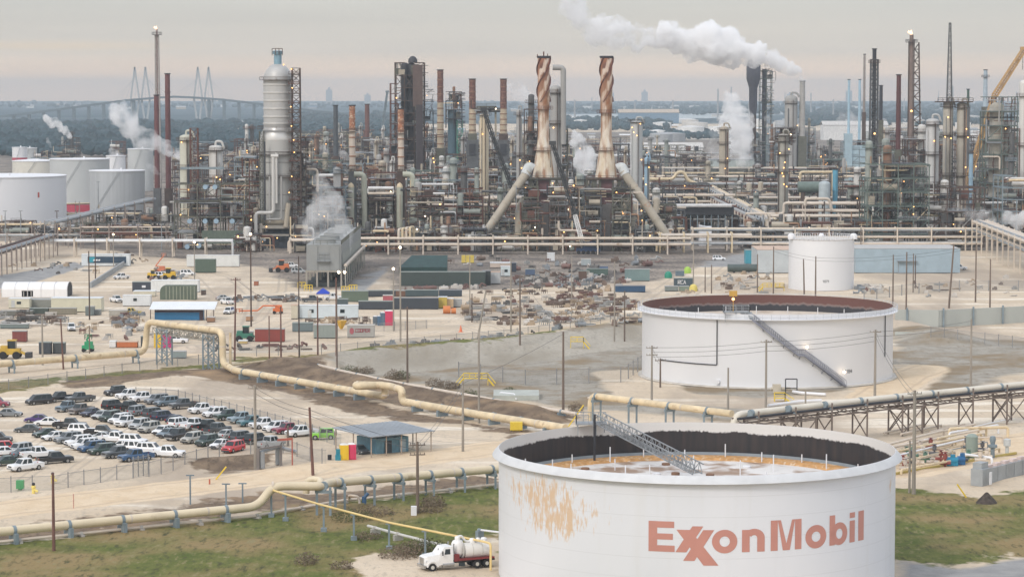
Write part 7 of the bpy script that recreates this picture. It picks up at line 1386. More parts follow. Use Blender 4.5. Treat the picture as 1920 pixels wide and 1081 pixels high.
# --- more stacks
stack(630, 9, 8.5, 197, 292, 1400, M('slate stack', (.07, .08, .09), .6), 'dark slate stack right of the domed tower', bands=2); stack(689, 9, 8.5, 195, 262, 1650, M('brown stack', (.16, .08, .07), .7), 'small brown stack between the pair of cream stacks', bands=2)
bandst = M('banded rust stack', (.46, .38, .27), .7, var=.2, scl=.5, rust=.25, rc=(.25, .12, .07)); rustst = M('deep rust stack', (.15, .066, .05), .8, var=.5, scl=1.2, rust=.34, rc=(.38, .25, .18)); bb = M('stack hoop', (.24, .13, .09), .8)
stack(826, 12.5, 11, 131, 277, 1350, bandst, 'banded stack with dark rust upper half right of the dark brown tower', rustst, .42, 11, bandm=bb)
for px, lab in ((886, 'left'), (944, 'right')):
    t = stack(px, 13, 12, 148, 250, 1400, bandst, f'rusty banded stack on a furnace, {lab} one behind the cream column', rustst, .55, 10, z0=zt(250, 1400), bandm=bb)
    part('furnace', MB().prism([(xw(px - 11, 1400), 1396), (xw(px + 11, 1400), 1396), (xw(px + 11, 1400), 1412), (xw(px - 11, 1400), 1412)], 0, zt(262, 1400)), greys, t); part('furnace_arch', MB().box((xw(px, 1400), 1395.6, zt(290, 1400)), (3.4, .6, 6)), darksteel, t)
t = column(908, 17, 214, 1150, M('cream streaked column', (.62, .53, .38), .6, var=.12, scl=.35, rust=.3, rc=(.45, .30, .15), stretch=.15), 'broad cream streaked column with a dark lattice on top beside the black crane boom', (.99,), 0, .1, nozzle=False, lamps=1, pipes=3)
process_unit(894, 930, 200, 1160, 6, 'olive', 'small olive platform frame topping the cream streaked column', 4, 3, 3, 0, 2, z0=zt(214, 1160))
# --- cranes
def crane(label, pts, Y, w_, mats, cat='crane', base=None):
    P_ = [Vector((xw(a, Y), Y, zt(b_, Y))) for a, b_ in pts]; t = thing('mobile_crane', label, cat, (P_[-1].x, Y, 0))
    for i, (a, b_) in enumerate(zip(P_, P_[1:])): n = max(4, int((b_ - a).length / (w_ * 1.3))); part('boom', truss_mast(MB(), b_, a, w_, w_ * .8, n, w_ * .16).beam(b_, a, w_ * (.45 if w_ < 1.9 else .2)), mats[i], t)
    part('hoist_cable', MB().path([P_[0] + Vector((-.6, 0, -.5)), P_[0] + Vector((-.7, 0, -9))], .12, 5, 0), wire, t)
    part('boom_head', MB().box(P_[0] + Vector((0, 0, -.6)), (w_ * 1.6, w_ * 1.3, 1.4)), mats[0], t)
    if base:
        q = P_[-1]; part('carrier', MB().box((q.x + 1, Y, 1.0), (9, 3, 1.2)).box((q.x + 1.5, Y, 2.2), (5, 3, 2.4)), base, t)
        for dx_ in (-2.6, -.8, 1, 2.8, 4.6): part('wheel', MB().tube((q.x + dx_, Y - 1.7, .7), (q.x + dx_, Y - 1.1, .7), .7, n=12), tyre, t)
    return t
bk = M('black crane boom', (.04, .042, .045), .5)
crane('black crane boom leaning against the cream streaked column', [(907, 205), (922, 250), (960, 352), (985, 470)], 1110, 1.7, [bk, bk, bk], base=M('crane blue', (.03, .07, .17), .5))
crane('black and white crane boom between the twisted stacks with a blue carrier', [(1036, 268), (1078, 402), (1098, 476)], 975, 1.6, [bk, M('white boom', (.72, .72, .71), .5)], base=MATS['crane blue'])
yb_ = M('orange yellow boom', (.50, .31, .13), .55)
crane('tall orange yellow lattice crane at the right', [(1917, 92), (1862, 180), (1800, 384)], 1130, 2.1, [yb_, yb_], base=yb_)
crane('thin far slate crane boom left of the dark brown tower', [(727, 172), (716, 250)], 1900, 1.6, [slate])
# --- twisted stacks on their heaters
twist = bpy.data.materials.new('rust streaked stack'); twist.use_nodes = True; MATS['twist'] = twist; t = twist.node_tree; n = t.nodes; l = t.links; b = n['Principled BSDF']; b.inputs['Roughness'].default_value = .7
tcn = n.new('ShaderNodeTexCoord'); so = n.new('ShaderNodeSeparateXYZ'); l.new(tcn.outputs['Object'], so.inputs[0])
n3 = onoise(.5, (1, 1, .12), 6); n4 = onoise(.35, (1, 1, .35), 3)
basec = gmix(grange(n4, .35, .65), (.60, .47, .30), (.72, .67, .58)); rh = grange(omath('ADD', so.outputs[2], omath('MULTIPLY', omath('SUBTRACT', n3, .5), 42)), 38, 68)
rcol = gmix(grange(n4, .35, .65), (.11, .030, .022), (.42, .14, .055)); ph_ = omath('SINE', omath('ADD', omath('ADD', omath('MULTIPLY', omath('ARCTAN2', so.outputs[1], so.outputs[0]), 3), omath('MULTIPLY', so.outputs[2], -.762)), omath('MULTIPLY', onoise(.6, (1, 1, .4), 7), 6)), 0)
rcol = gmix(omath('MULTIPLY', grange(ph_, -.1, .75), .92), rcol, (.72, .60, .51)); basec = gmix(omath('MULTIPLY', rh, .92), basec, rcol); basec = gmix(omath('MULTIPLY', grange(n3, .49, .62), .85), basec, (.30, .125, .045))
l.new(basec, b.inputs['Base Color'])
strake = M('dark rust strake', (.10, .035, .03), .8, var=.3)
Y = 1000; k = Y / F
for px, side, lab in ((1019.5, -1, 'left'), (1137.5, 1, 'right')):
    x = xw(px, Y); z_ = lambda py: zt(py, Y); c = Vector((x, Y + 6, 0)); t = thing('twisted_stack', f'rust streaked stack with spiral strakes and flared base, {lab} one of the twin heaters', 'chimney', c, 'twin spiral stacks')
    r_ = 11.3 * k; yn = 212 if side > 0 else 205
    part('shaft', MB().lathe(c, [(21 * k, z_(333)), (18.5 * k, z_(318)), (r_ * 1.05, z_(268)), (r_ * .93, z_(255)), (r_ * .93, z_(yn)), (r_, z_(yn - 2)), (r_, z_(108)), (r_ * .82, z_(108))], 28), twist, t)
    for s in range(3):
        m = MB(); z0_, z1_ = z_(190), z_(108); K = 40; a0 = 2.1 * s
        for i in range(K):
            vs = []
            for f in (i / K, (i + 1) / K):
                a = a0 + f * 1.35 * math.pi; zz = z0_ + (z1_ - z0_) * f
                for q in (r_ - .05, r_ + .55): vs.append((c.x + q * math.cos(a), c.y + q * math.sin(a), zz - .25)); vs.append((c.x + q * math.cos(a + .10), c.y + q * math.sin(a + .10), zz + .25))
            m.add(vs, [(2, 3, 7, 6), (0, 2, 6, 4), (1, 5, 7, 3)])
        part('strake', m, strake, t)
    for py, w_ in ((yn, 1.3), (282, .9)): part('platform', ringpl((c.x, c.y, z_(py)), r_ * (1.0 if py < 260 else 1.35), w_, 16), rusty, t)
    part('stack_rim', MB().lathe(c + Vector((0, 0, z_(108))), [(r_, -.3), (r_ + .35, 0), (r_ + .35, .6), (r_ - .3, .6)], 24), darksteel, t)
    if side < 0: part('rim_frame', MB().beam(c + Vector((0, -1, z_(108))), c + Vector((0, -1, z_(97))), .5).beam(c + Vector((-2.6, -1, z_(106))), c + Vector((2.8, -1, z_(106))), .4).beam(c + Vector((-2.4, -1, z_(108))), c + Vector((-2.4, -1, z_(102))), .3).beam(c + Vector((1.5, -1, z_(108))), c + Vector((1.5, -1, z_(101))), .3), rusty, t)
    # diagonal flue duct and bend
    p0 = Vector((xw(px + side * 20, Y), Y - 1, z_(316))); p1 = Vector((xw(px + side * 30, Y), Y - 2, z_(320))); p2 = Vector((xw(px + side * 112, Y), Y - 6, z_(440)))
    dm_ = M('tan grey duct', (.40, .36, .29), .65, var=.15, scl=.25, rust=.3, rc=(.42, .22, .12), stretch=1)
    part('flue_duct', MB().path([p1, p2], 1.65, 14), dm_, t); part('duct_elbow', MB().path([p0, p0 + Vector((side * 1.6, 0, .9)), p1 + (p2 - p1) * .06], 1.9, 14, 1.2), M('pale duct elbow', (.52, .54, .53), .5), t)
    q = [Vector((xw(px + side * 34, Y), Y + 2, z_(372))), Vector((xw(px + side * 46, Y), Y + 1, z_(392))), Vector((xw(px + side * 46, Y), Y + 1, z_(440)))]
    part('side_duct', MB().path(q, 1.7, 12, 2), dm_, t)
    for i in range(3): f = .25 + .25 * i; q = p1 + (p2 - p1) * f; dd = (p2 - p1).normalized(); part('duct_band', MB().tube(q - dd * .25, q + dd * .25, 1.8, n=14), shelltan, t)
    # heater body
    part('dark_core', MB().prism([(xw(px - 34, Y), Y + 3), (xw(px + 34, Y), Y + 3), (xw(px + 34, Y), Y + 11), (xw(px - 34, Y), Y + 11)], 1, z_(352)), M('dark heater core', (.085, .07, .062), .85, var=.4, scl=.6, rust=.3, rc=(.17, .09, .06)), t)
    hx = lambda o: xw(px + o, Y); part('heater_neck', MB().prism([(hx(-11), Y), (hx(11), Y), (hx(11), Y + 12), (hx(-11), Y + 12)], z_(380), z_(334)), M('maroon panel', (.13, .06, .065), .7, var=.25, scl=.5), t)
    part('stair_shaft', MB().prism([(hx(-9), Y - 2.4), (hx(9), Y - 2.4), (hx(9), Y), (hx(-9), Y)], 0, z_(380)), M('grey mesh shaft', (.30, .28, .27), .7, var=.25, scl=2, stretch=3), t)
    for s in (-1, 1): part('firebox', MB().prism([(hx(s * 12), Y + 1), (hx(s * 33), Y + 1), (hx(s * 33), Y + 14), (hx(s * 12), Y + 14)], 3, z_(392 if s * side < 0 else 405)), M('firebox wall', (.34, .30, .25), .75, var=.18, scl=.3, rust=.25, rc=(.28, .14, .09)), t); part('firebox_roof', MB().add([(hx(s * 12), Y + 1, z_(392 if s * side < 0 else 405)), (hx(s * 33), Y + 1, z_(392 if s * side < 0 else 405)), (hx(s * 12), Y + 1, z_(374)), (hx(s * 12), Y + 14, z_(392 if s * side < 0 else 405)), (hx(s * 33), Y + 14, z_(392 if s * side < 0 else 405)), (hx(s * 12), Y + 14, z_(374))], [(0, 1, 2), (5, 4, 3), (1, 4, 5, 2)]), shelltan, t)
    m = MB()
    for o in (-36, -24, -12, 12, 24, 36):
        for yy in (-.6, 12): m.beam((hx(o), Y + yy, 0), (hx(o), Y + yy, z_(338 if abs(o) > 12 else 334)), .6)
    for py in (336, 362, 390, 415, 440):
        for yy in (-.6, 12): m.beam((hx(-38), Y + yy, z_(py)), (hx(38), Y + yy, z_(py)), .5)
    for s in (-1, 1):
        for p_, q_ in ((336, 362), (390, 415)): m.beam((hx(s * 12), Y - .6, z_(q_)), (hx(s * 24), Y - .6, z_(p_)), .35); m.beam((hx(s * 24), Y - .6, z_(p_)), (hx(s * 36), Y - .6, z_(q_)), .35)
    part('steel_frame', m, olive, t)
    for py in (336, 362, 390, 415, 440): part('platform', MB().rail([(hx(-38), Y - 1.3, z_(py) + .3), (hx(38), Y - 1.3, z_(py) + .3)], 1.1, 2.5, .14).box((hx(0), Y - 1, z_(py) + .1), (76 * k, 1.6, .15)), rr.choice([galv, olive, rusty]), t)
    for o, py in ((-30, 402), (28, 396), (-20, 430), (18, 360), (33, 445), (-34, 350)): lamp(t, (hx(o), Y - 2.5, z_(py)), .28)
for i, (a, b_, yt) in enumerate(((978, 1009, 350), (1031, 1064, 342), (1096, 1127, 346), (1149, 1182, 352))): process_unit(a, b_, yt, 991, 4, ['olive', 'brown', 'grey', 'olive'][i], f'steelwork and piping wrapped round the twin heaters, {ORD[i]} of four from the left', 4.2, 4.2, 16, 2, 5)
# grey vessel group behind the left twisted stack
t = column(1042, 22, 160, 1080, shellgrey, 'grey domed column right behind the left twisted stack', (.95, .75), 0, .7, nozzle=False, lamps=2)
Y = 1080; part('tall_pipe', MB().path([(xw(1036, Y), Y, zt(127, Y)), (xw(1056, Y), Y, zt(127, Y)), (xw(1056, Y), Y, zt(270, Y))], 1.15, 12, 1.6), shellgrey, t)
process_unit(1030, 1064, 243, 1085, 12, 'olive', 'olive frame under the grey domed column between the twisted stacks', 5, 5, 8, 3, 5, tall=1); process_unit(983, 1008, 205, 1090, 12, 'brown', 'brown lamp lit frame left of the left twisted stack', 4, 5, 6, 2, 6, tall=1); column(973, 10, 205, 1200, shellgrey, 'slim grey column left of the brown lamp lit frame', (.95, .6), 0, .5)
# columns right of the heaters
t = column(1193, 23, 226, 1250, M('ribbed grey column', (.40, .41, .40), .5, .1, var=.08, scl=1.6, stretch=.02), 'ribbed grey column with lamps on top right of the right twisted stack', (.985, .2), 0, .3, lamps=5)
column(1213, 10, 294, 1150, M('light blue column', (.27, .41, .52), .45, var=.08), 'short light blue column beside the right flue duct', (.9,), 0, .7); column(1357, 18, 236, 1500, shelltan, 'tan column with domed top standing in the white steam', (.95, .75, .5), 0, .8); column(1468, 20, 250, 1150, M('concrete grey column', (.34, .33, .29), .7, var=.12, rust=.15), 'grey brown column crowned with orange lit platforms', (.98, .92, .78, .6), 0, .5, lamps=8)
process_unit(1452, 1484, 240, 1160, 7, 'brown', 'rusty top frame round the head of the grey brown column', 4, 4, 4, 0, 5, z0=zt(272, 1160))
# vase vessel group
Y = 1900; k = Y / F; c = Vector((xw(1411, Y), Y, 0)); t = thing('vase_vessel', 'dark vase shaped vessel under the long white plume', 'vessel', c); z_ = lambda py: zt(py, Y); dk = M('slate violet vessel', (.085, .09, .115), .6, var=.15)
part('shell', MB().lathe(c, [(4 * k, 0), (5 * k, z_(225)), (7.5 * k, z_(200)), (8 * k, z_(165)), (13 * k, z_(148)), (13 * k, z_(122)), (10 * k, z_(113)), (4 * k, z_(109)), (.01, z_(108))], 24), dk, t); part('lower_shaft', MB().tube(c, c + Vector((0, 0, z_(215))), 6 * k, n=12), browns, t); part('top_frame', MB().rail([(c.x - 3, Y - 2, z_(110)), (c.x + 3, Y - 2, z_(110))], 3.5, 1.5, .4), rusty, t)
t = process_unit(1424, 1446, 118, 1905, 8, 'green grey', 'green open lattice tower right of the vase vessel', 4.2, 6, 4, 0, 2); part('column', MB().tube((xw(1433, 1905), 1909, 0), (xw(1433, 1905), 1909, zt(130, 1905)), 1.8, n=10), dk, t)
column(1482, 24, 178, 1850, shellgrey, 'grey domed vessel left of the steaming stack', (.9, .6), 0, .6); stack(1503, 11.5, 10, 152, 250, 1855, M('pale grey stack', (.38, .37, .35), .6, var=.1), 'grey stack giving off the long white plume', bands=5, z0=zt(255, 1855))
process_unit(1440, 1528, 240, 1860, 14, 'slate', 'dark block of vessels under the steaming stack', 6, 6, 8, 6, 2, tall=2); process_unit(1398, 1428, 262, 1890, 10, 'dark', 'dark low block at the foot of the vase vessel', 5, 5, 5, 2, 1)
# light blue unit
Y = 1700; lb = M('light blue unit paint', (.36, .48, .54), .5, var=.1); t = process_unit(1580, 1626, 266, Y, 12, 'slate', 'light blue process block with two slim blue stacks', 6, 5, 5, 2, 2); part('casing', MB().box((xw(1603, Y), Y + 3, 0), (13, 6, zt(272, Y))), lb, t); part('casing', MB().box((xw(1590, Y), Y + 2, 0), (5, 6, zt(250, Y))), lb, t)
lbs = M('pale blue stack', (.36, .52, .62), .5, var=.06)
stack(1590, 5, 4.5, 149, 262, 1705, lbs, 'slim pale blue stack, left one on the light blue block', bands=3); stack(1610, 5, 4.5, 149, 262, 1710, lbs, 'slim pale blue stack, right one on the light blue block', bands=3)
stack(1618.5, 5, 4, 102, 210, 1750, M('grey brown stack', (.28, .25, .23), .7), 'thin grey brown stack rising behind the light blue block', bands=6)
# right-hand stacks
t = stack(1637, 8, 7.5, 92, 300, 1150, darksteel, 'dark stack wrapped in a lattice at the right', bands=2); part('lattice', truss_mast(MB(), (xw(1637, 1150), 1150, 0), (xw(1637, 1150), 1150, zt(112, 1150)), 3.8, 3.0, 34, .3), greys, t); part('platform', ringpl((xw(1637, 1150), 1150, zt(118, 1150)), 1, 1.6, 10), browns, t); lamp(t, (xw(1637, 1150), 1147, zt(250, 1150)), .4)
stack(1650, 7, 6.5, 160, 225, 1400, darksteel, 'short dark stack right of the lattice wrapped stack', bands=1); stack(1683, 9.5, 8.5, 140, 280, 1200, M('wine red stack', (.10, .035, .035), .6), 'plain wine red stack between the lattice wrapped stack and the derrick flare', bands=2)
Y = 1150; t = thing('derrick_flare', 'flare stack braced by a derrick frame with a bright flame', 'flare', (xw(1706, Y), Y, 0)); part('stack', MB().tube((xw(1706, Y), Y, 0), (xw(1706, Y), Y, zt(66, Y)), 1.15, .9, n=12), M('brown flare stack', (.20, .15, .13), .7), t); m = MB(); m.beam((xw(1712, Y), Y, 0), (xw(1711, Y), Y, zt(75, Y)), .4); m.beam((xw(1701, Y), Y, 0), (xw(1701, Y), Y, zt(78, Y)), .4); m.beam((xw(1730, Y), Y + 2, 0), (xw(1721, Y), Y + 2, zt(80, Y)), .55)
for i in range(18): za, zb = zt(280 - i * 11, Y), zt(280 - (i + 1) * 11, Y); xa, xb = xw(1730 - 9 * i / 18, Y), xw(1730 - 9 * (i + 1) / 18, Y); m.beam((xw(1712, Y), Y, za), (xa, Y + 2, za), .3); m.beam((xw(1712, Y), Y, za if i % 2 else zb), (xb if i % 2 else xa, Y + 2, zb if i % 2 else za), .3); m.beam((xw(1701, Y), Y, za), (xw(1712, Y), Y, zb), .22)
part('derrick', m, browns, t); part('platform', ringpl((xw(1706, Y), Y, zt(80, Y)), 1.2, 1.5, 10), darksteel, t); flare_tip(t, (xw(1705, Y), Y, zt(66, Y)), 1.15); lamp(t, (xw(1706, Y), Y - 2, zt(208, Y)), .45)
Y = 1100; t = thing('antenna_mast', 'tall tapering lattice mast above the twin columns', 'mast', (xw(1778, Y), Y, 0)); part('lattice', truss_mast(MB(), (xw(1778, Y), Y, zt(340, Y)), (xw(1777.5, Y), Y, zt(44, Y)), 3.4, .7, 44, .2), greys, t); part('base_leg', MB().box((xw(1778, Y), Y, 0), (3.4, 3.4, zt(338, Y))), greys, t)
column(1776, 19, 190, 1098, M('tan grey column', (.40, .37, .31), .6, var=.1), 'left one of the twin tan columns under a shared top platform', (.96, .75, .45), 0, .3, lamps=3); column(1802, 19, 192, 1098, M('tan grey column', (.40, .37, .31)), 'right one of the twin tan columns under a shared top platform', (.96, .75, .45), 0, .3, lamps=3); m = MB().box((xw(1788, 1098), 1100, zt(192, 1098)), (15, 7, .5)).rail([(xw(1755, 1098), 1096, zt(190, 1098)), (xw(1821, 1098), 1096, zt(190, 1098))], 1.4, 2, .2); solo('bridge_platform', m, browns, 'wide platform joining the heads of the twin tan columns', 'platform')
stack(1813, 5, 4.5, 167, 200, 1300, M('dark green stack', (.06, .11, .09), .6), 'short dark green stack right of the twin tan columns', bands=1)
column(1747, 25, 222, 1080, M('ringed grey column', (.45, .45, .44), .5, .1, var=.08), 'broad ringed silver grey column left of the twin tan columns', (.95, .7, .45, .3), 0, .35, lamps=3)
t = process_unit(1847, 1906, 182, 1060, 13, 'green grey', 'tall narrow steel tower with a column inside at the right edge', 5.5, 6, 14, 3, 8); part('column', vessel(MB(), (xw(1872, 1060), 1066, 0), 3.0, zt(200, 1060)), M('tan grey column', (.40, .37, .31)), t); part('column', vessel(MB(), (xw(1892, 1060), 1068, 0), 1.7, zt(230, 1060)), shellgrey, t)
stack(1845, 9, 7, 131, 200, 1500, M('pale blue grey stack', (.38, .46, .52), .5), 'pale blue grey stack behind the right steel tower', bands=3, plat=(.8,)); stack(1820, 8, 8, 286, 380, 1050, M('light blue column', (.27, .41, .52)), 'light blue standpipe left of the right steel tower', bands=1)
column(1917, 17, 150, 1040, shellwht, 'pale white column cut by the right edge', (.9, .6, .3), 0, .8, lamps=3); t = stack(1566, 10, 10, 316, 400, 1150, M('bright blue column', (.12, .36, .50), .5), 'bright blue standpipe behind the pipe racks', bands=1)
# right big frame
process_unit(1626, 1742, 308, 1012, 22, 'green grey', 'wide lamp lit steel frame below the derrick flare', 6.5, 5.2, 24, 7, 14, tall=2); process_unit(1742, 1846, 352, 1015, 20, 'brown', 'low brown process block below the twin tan columns', 6.5, 4.8, 20, 6, 9, tall=1); process_unit(1880, 1960, 330, 1020, 20, 'slate', 'slate process block cut by the right edge', 6, 5, 12, 4, 6, tall=1)
for a, b_, yy, Y in ((1640, 1700, 300, 1100), (1700, 1762, 262, 1130), (1596, 1640, 345, 1120), (1830, 1900, 300, 1150)): process_unit(a, b_, yy, Y, 14, rr.choice(['grey', 'brown', 'green grey']), f'process block behind the right frames at the {ORD[[1640, 1700, 1596, 1830].index(a)]} gap between columns', 6, 5, 10, 3, 5, tall=1)
# horizontal vessels, air cooler
t = thing('horizontal_drum', 'dark green horizontal drum among the pipe racks', 'vessel', (xw(1520, 1150), 1150, 0)); part('shell', MB().tube((xw(1496, 1150), 1150, zt(350, 1150)), (xw(1545, 1150), 1150, zt(350, 1150)), 2.4, n=16), M('green drum', (.14, .19, .17), .5), t); part('support', MB().box((xw(1505, 1150), 1150, 0), (1.5, 3, zt(360, 1150))).box((xw(1536, 1150), 1150, 0), (1.5, 3, zt(360, 1150))), browns, t)
t = thing('dome_vessel', 'pale domed vessel right of the green drum', 'vessel', (xw(1546, 1145), 1145, 0)); part('shell', vessel(MB(), (xw(1546, 1145), 1145, 0), 2.6, zt(345, 1145)), M('pale blue vessel', (.42, .48, .50), .5), t)
t = thing('air_cooler', 'dark flat air cooler deck on legs right of the heaters', 'air cooler', (xw(1328, 1070), 1070, 0)); part('deck', MB().box((xw(1328, 1070), 1076, zt(402, 1070)), (21, 13, 3.2)), darksteel, t); m = MB()
for px in range(1282, 1380, 13):
    for yy in (1070, 1082): m.beam((xw(px, 1070), yy, 0), (xw(px, 1070), yy, zt(402, 1070)), .45)
part('leg_frame', m.beam((xw(1282, 1070), 1070, 4), (xw(1374, 1070), 1070, 4), .4), slate, t); part('header_pipe', MB().path([(xw(1262, 1068), 1068, zt(385, 1068)), (xw(1372, 1068), 1068, zt(385, 1068))], .75, 8), MATS['white pipe'], t)
process_unit(1270, 1385, 405, 1072, 12, 'dark', 'dark pump alley under the flat air cooler', 6, 5, 14, 6, 3)
g_ = (xw(1323, 1030), 1030, 0); solo('white_shed', MB().prism([(xw(1311, 1030), 1028), (xw(1334, 1030), 1028), (xw(1334, 1030), 1033), (xw(1311, 1030), 1033)], 0, zt(424, 1030)).beam((xw(1311, 1030), 1030.5, zt(422, 1030)), (xw(1334, 1030), 1030.5, zt(427, 1030)), 5.5, .4), white, 'small white shed below the flat air cooler', 'shed')
# far cooling tower box in steam
t = thing('cooling_tower', 'low grey green cooling tower under the tall white steam', 'cooling tower', (xw(1370, 1700), 1700, 0)); part('casing', MB().box((xw(1372, 1700), 1706, 0), (29, 12, zt(300, 1700))), M('grey green casing', (.36, .41, .41), .6), t); part('fan_deck', MB().box((xw(1372, 1700), 1706, zt(300, 1700)), (29.5, 12.5, .6)), galv, t)
# generic process blocks filling the plant, row by row
LM = [(300, 'maroon stacks'), (390, 'left process frame'), (519, 'domed tower'), (661, 'left cream stack'), (752, 'right cream stack'), (826, 'banded stack'), (908, 'cream streaked column'), (1019, 'left twisted stack'), (1137, 'right twisted stack'), (1193, 'ribbed grey column'), (1357, 'tan steam column'), (1468, 'grey brown column'), (1603, 'light blue block'), (1683, 'wine red stack'), (1790, 'twin tan columns'), (1880, 'right steel tower')]
seen = {}
def autolabel(px, row, style):
    d, nm = min((abs(px - a), b_) for a, b_ in LM); a = [q for q, b_ in LM if b_ == nm][0]; rel = 'behind' if d < 14 else ('left of' if px < a else 'right of')
    s = f'{style} steel process block in plant row {ORD[row]}, {rel} the {nm}'; i = seen.get(s, 0); seen[s] = i + 1
    return s if not i else s.replace('process block', ['', 'smaller process block', 'farther process block', 'second farther process block', 'last process block'][i])
ROWS = [(0, 1045, 14, [(462, 484, 330), (556, 600, 340), (600, 648, 345), (664, 742, 350), (760, 830, 348), (832, 905, 350), (915, 975, 372), (1060, 1098, 345), (1180, 1205, 395), (1206, 1268, 385)]),
        (1, 1135, 16, [(440, 478, 300), (558, 622, 325), (690, 738, 322), (764, 812, 318), (815, 890, 332), (925, 985, 345), (1060, 1118, 335), (1160, 1182, 350), (1222, 1290, 365), (1390, 1450, 395), (1485, 1560, 392), (1580, 1625, 370)]),
        (2, 1260, 16, [(415, 470, 285), (556, 640, 302), (640, 700, 312), (700, 742, 296), (796, 850, 302), (850, 935, 310), (935, 1000, 318), (1050, 1120, 322), (1225, 1330, 345), (1380, 1460, 352), (1480, 1580, 345), (1650, 1700, 280)]),
        (3, 1420, 18, [(320, 380, 290), (430, 482, 275), (556, 630, 288), (655, 730, 283), (806, 872, 288), (893, 936, 286), (952, 1004, 290), (1040, 1110, 302), (1160, 1230, 312), (1250, 1350, 322), (1400, 1500, 322), (1520, 1600, 312), (1720, 1800, 262)]),
        (4, 1620, 20, [(350, 420, 268), (440, 480, 262), (560, 640, 262), (660, 735, 262), (800, 880, 262), (900, 990, 266), (1060, 1116, 284), (1160, 1240, 296), (1520, 1580, 290), (1640, 1720, 252), (1810, 1850, 250), (1890, 1960, 262)]),
        (5, 1900, 22, [(330, 400, 262), (556, 650, 252), (670, 735, 254), (800, 870, 250), (890, 1000, 254), (1050, 1120, 270), (1160, 1260, 284), (1270, 1340, 286), (1530, 1576, 268), (1630, 1700, 250)]),
        (6, 2250, 24, [(560, 700, 246), (800, 990, 247), (1050, 1180, 262), (1190, 1320, 272), (1420, 1470, 262), (1640, 1760, 242), (1800, 1960, 243)])]
for row, Y, dp, L_ in ROWS:
    for a, b_, yt in L_:
        st_ = rr.choice(['brown', 'grey', 'rust', 'brown', 'olive', 'dark', 'green grey', 'slate'])
        process_unit(a, b_, yt + rr.uniform(-6, 6), Y + rr.uniform(-18, 18), dp, st_, autolabel((a + b_) / 2, row, {'rust': 'rust red'}.get(st_, st_)), 4.8 + row * .5, 3.8 + row * .3, [30, 28, 24, 18, 12, 9, 8][row], [7, 6, 5, 4, 3, 3, 3][row], [7, 6, 5, 4, 3, 2, 2][row], tall=rr.choice([0, 1, 1, 2]))
for i, (a, b_, yt, Y) in enumerate(((442, 486, 440, 985), (552, 574, 420, 985), (668, 700, 432, 990), (704, 742, 425, 985), (770, 815, 428, 988), (820, 862, 420, 990), (866, 912, 430, 985), (918, 962, 436, 990), (1062, 1098, 428, 990), (1192, 1226, 430, 985), (1232, 1268, 424, 1000), (1390, 1440, 425, 1010), (1446, 1500, 415, 1020), (1505, 1560, 418, 1015), (1565, 1622, 412, 1015), (0, 60, 415, 1110), (70, 130, 428, 1060), (140, 200, 418, 1085), (205, 262, 424, 1050), (262, 324, 400, 1060), (60, 120, 398, 1200), (180, 260, 396, 1190))):
    process_unit(a, b_, yt, Y, 9, ['brown', 'dark', 'olive', 'rust', 'grey'][i % 5], f'low {["brown", "dark", "olive", "rust red", "grey"][i % 5]} pump and exchanger block at plant front, {ORD[i]} of twenty-two', 4.5, 3.6, 16, 6, 4)
for i, (px, w_, yt, Y, mt) in enumerate(((583, 8, 268, 1350, shelltan), (612, 7, 262, 1500, shellgrey), (640, 6, 255, 1700, shellwht), (706, 8, 262, 1400, shelltan), (718, 6, 240, 1800, shellwht), (868, 8, 255, 1450, shellgrey), (922, 7, 258, 1500, shellwht), (960, 7, 262, 1350, shelltan), (1090, 7, 262, 1500, shellgrey), (1172, 6, 280, 1350, shelltan), (462, 7, 258, 1350, shellgrey), (475, 9, 280, 1200, shelltan), (800, 6, 235, 1700, VES[3]), (810, 9, 285, 1200, shellgrey), (1690, 9, 300, 1100, shellgrey), (1722, 10, 255, 1200, shelltan), (1536, 8, 275, 1800, shellgrey), (1545, 8, 280, 1820, VES[4]), (1395, 9, 268, 1950, shellgrey), (1830, 8, 262, 1300, shellgrey), (1000, 8, 250, 1400, shellgrey), (574, 10, 300, 1150, shellgrey), (594, 9, 252, 1600, VES[3]), (676, 7, 235, 1750, shellgrey), (735, 9, 300, 1180, shellwht))):
    column(px, w_, yt, Y, mt, f'slim {["tan", "grey", "pale"][i % 3] if 0 else ("tan" if mt is shelltan else "pale" if mt is shellwht else "grey" if mt is shellgrey else "rusty" if mt is VES[3] else "dark")} process column, {ORD[i]} of the scattered columns among the process blocks', (.95, .7, .4), 0, .6, lamps=2)
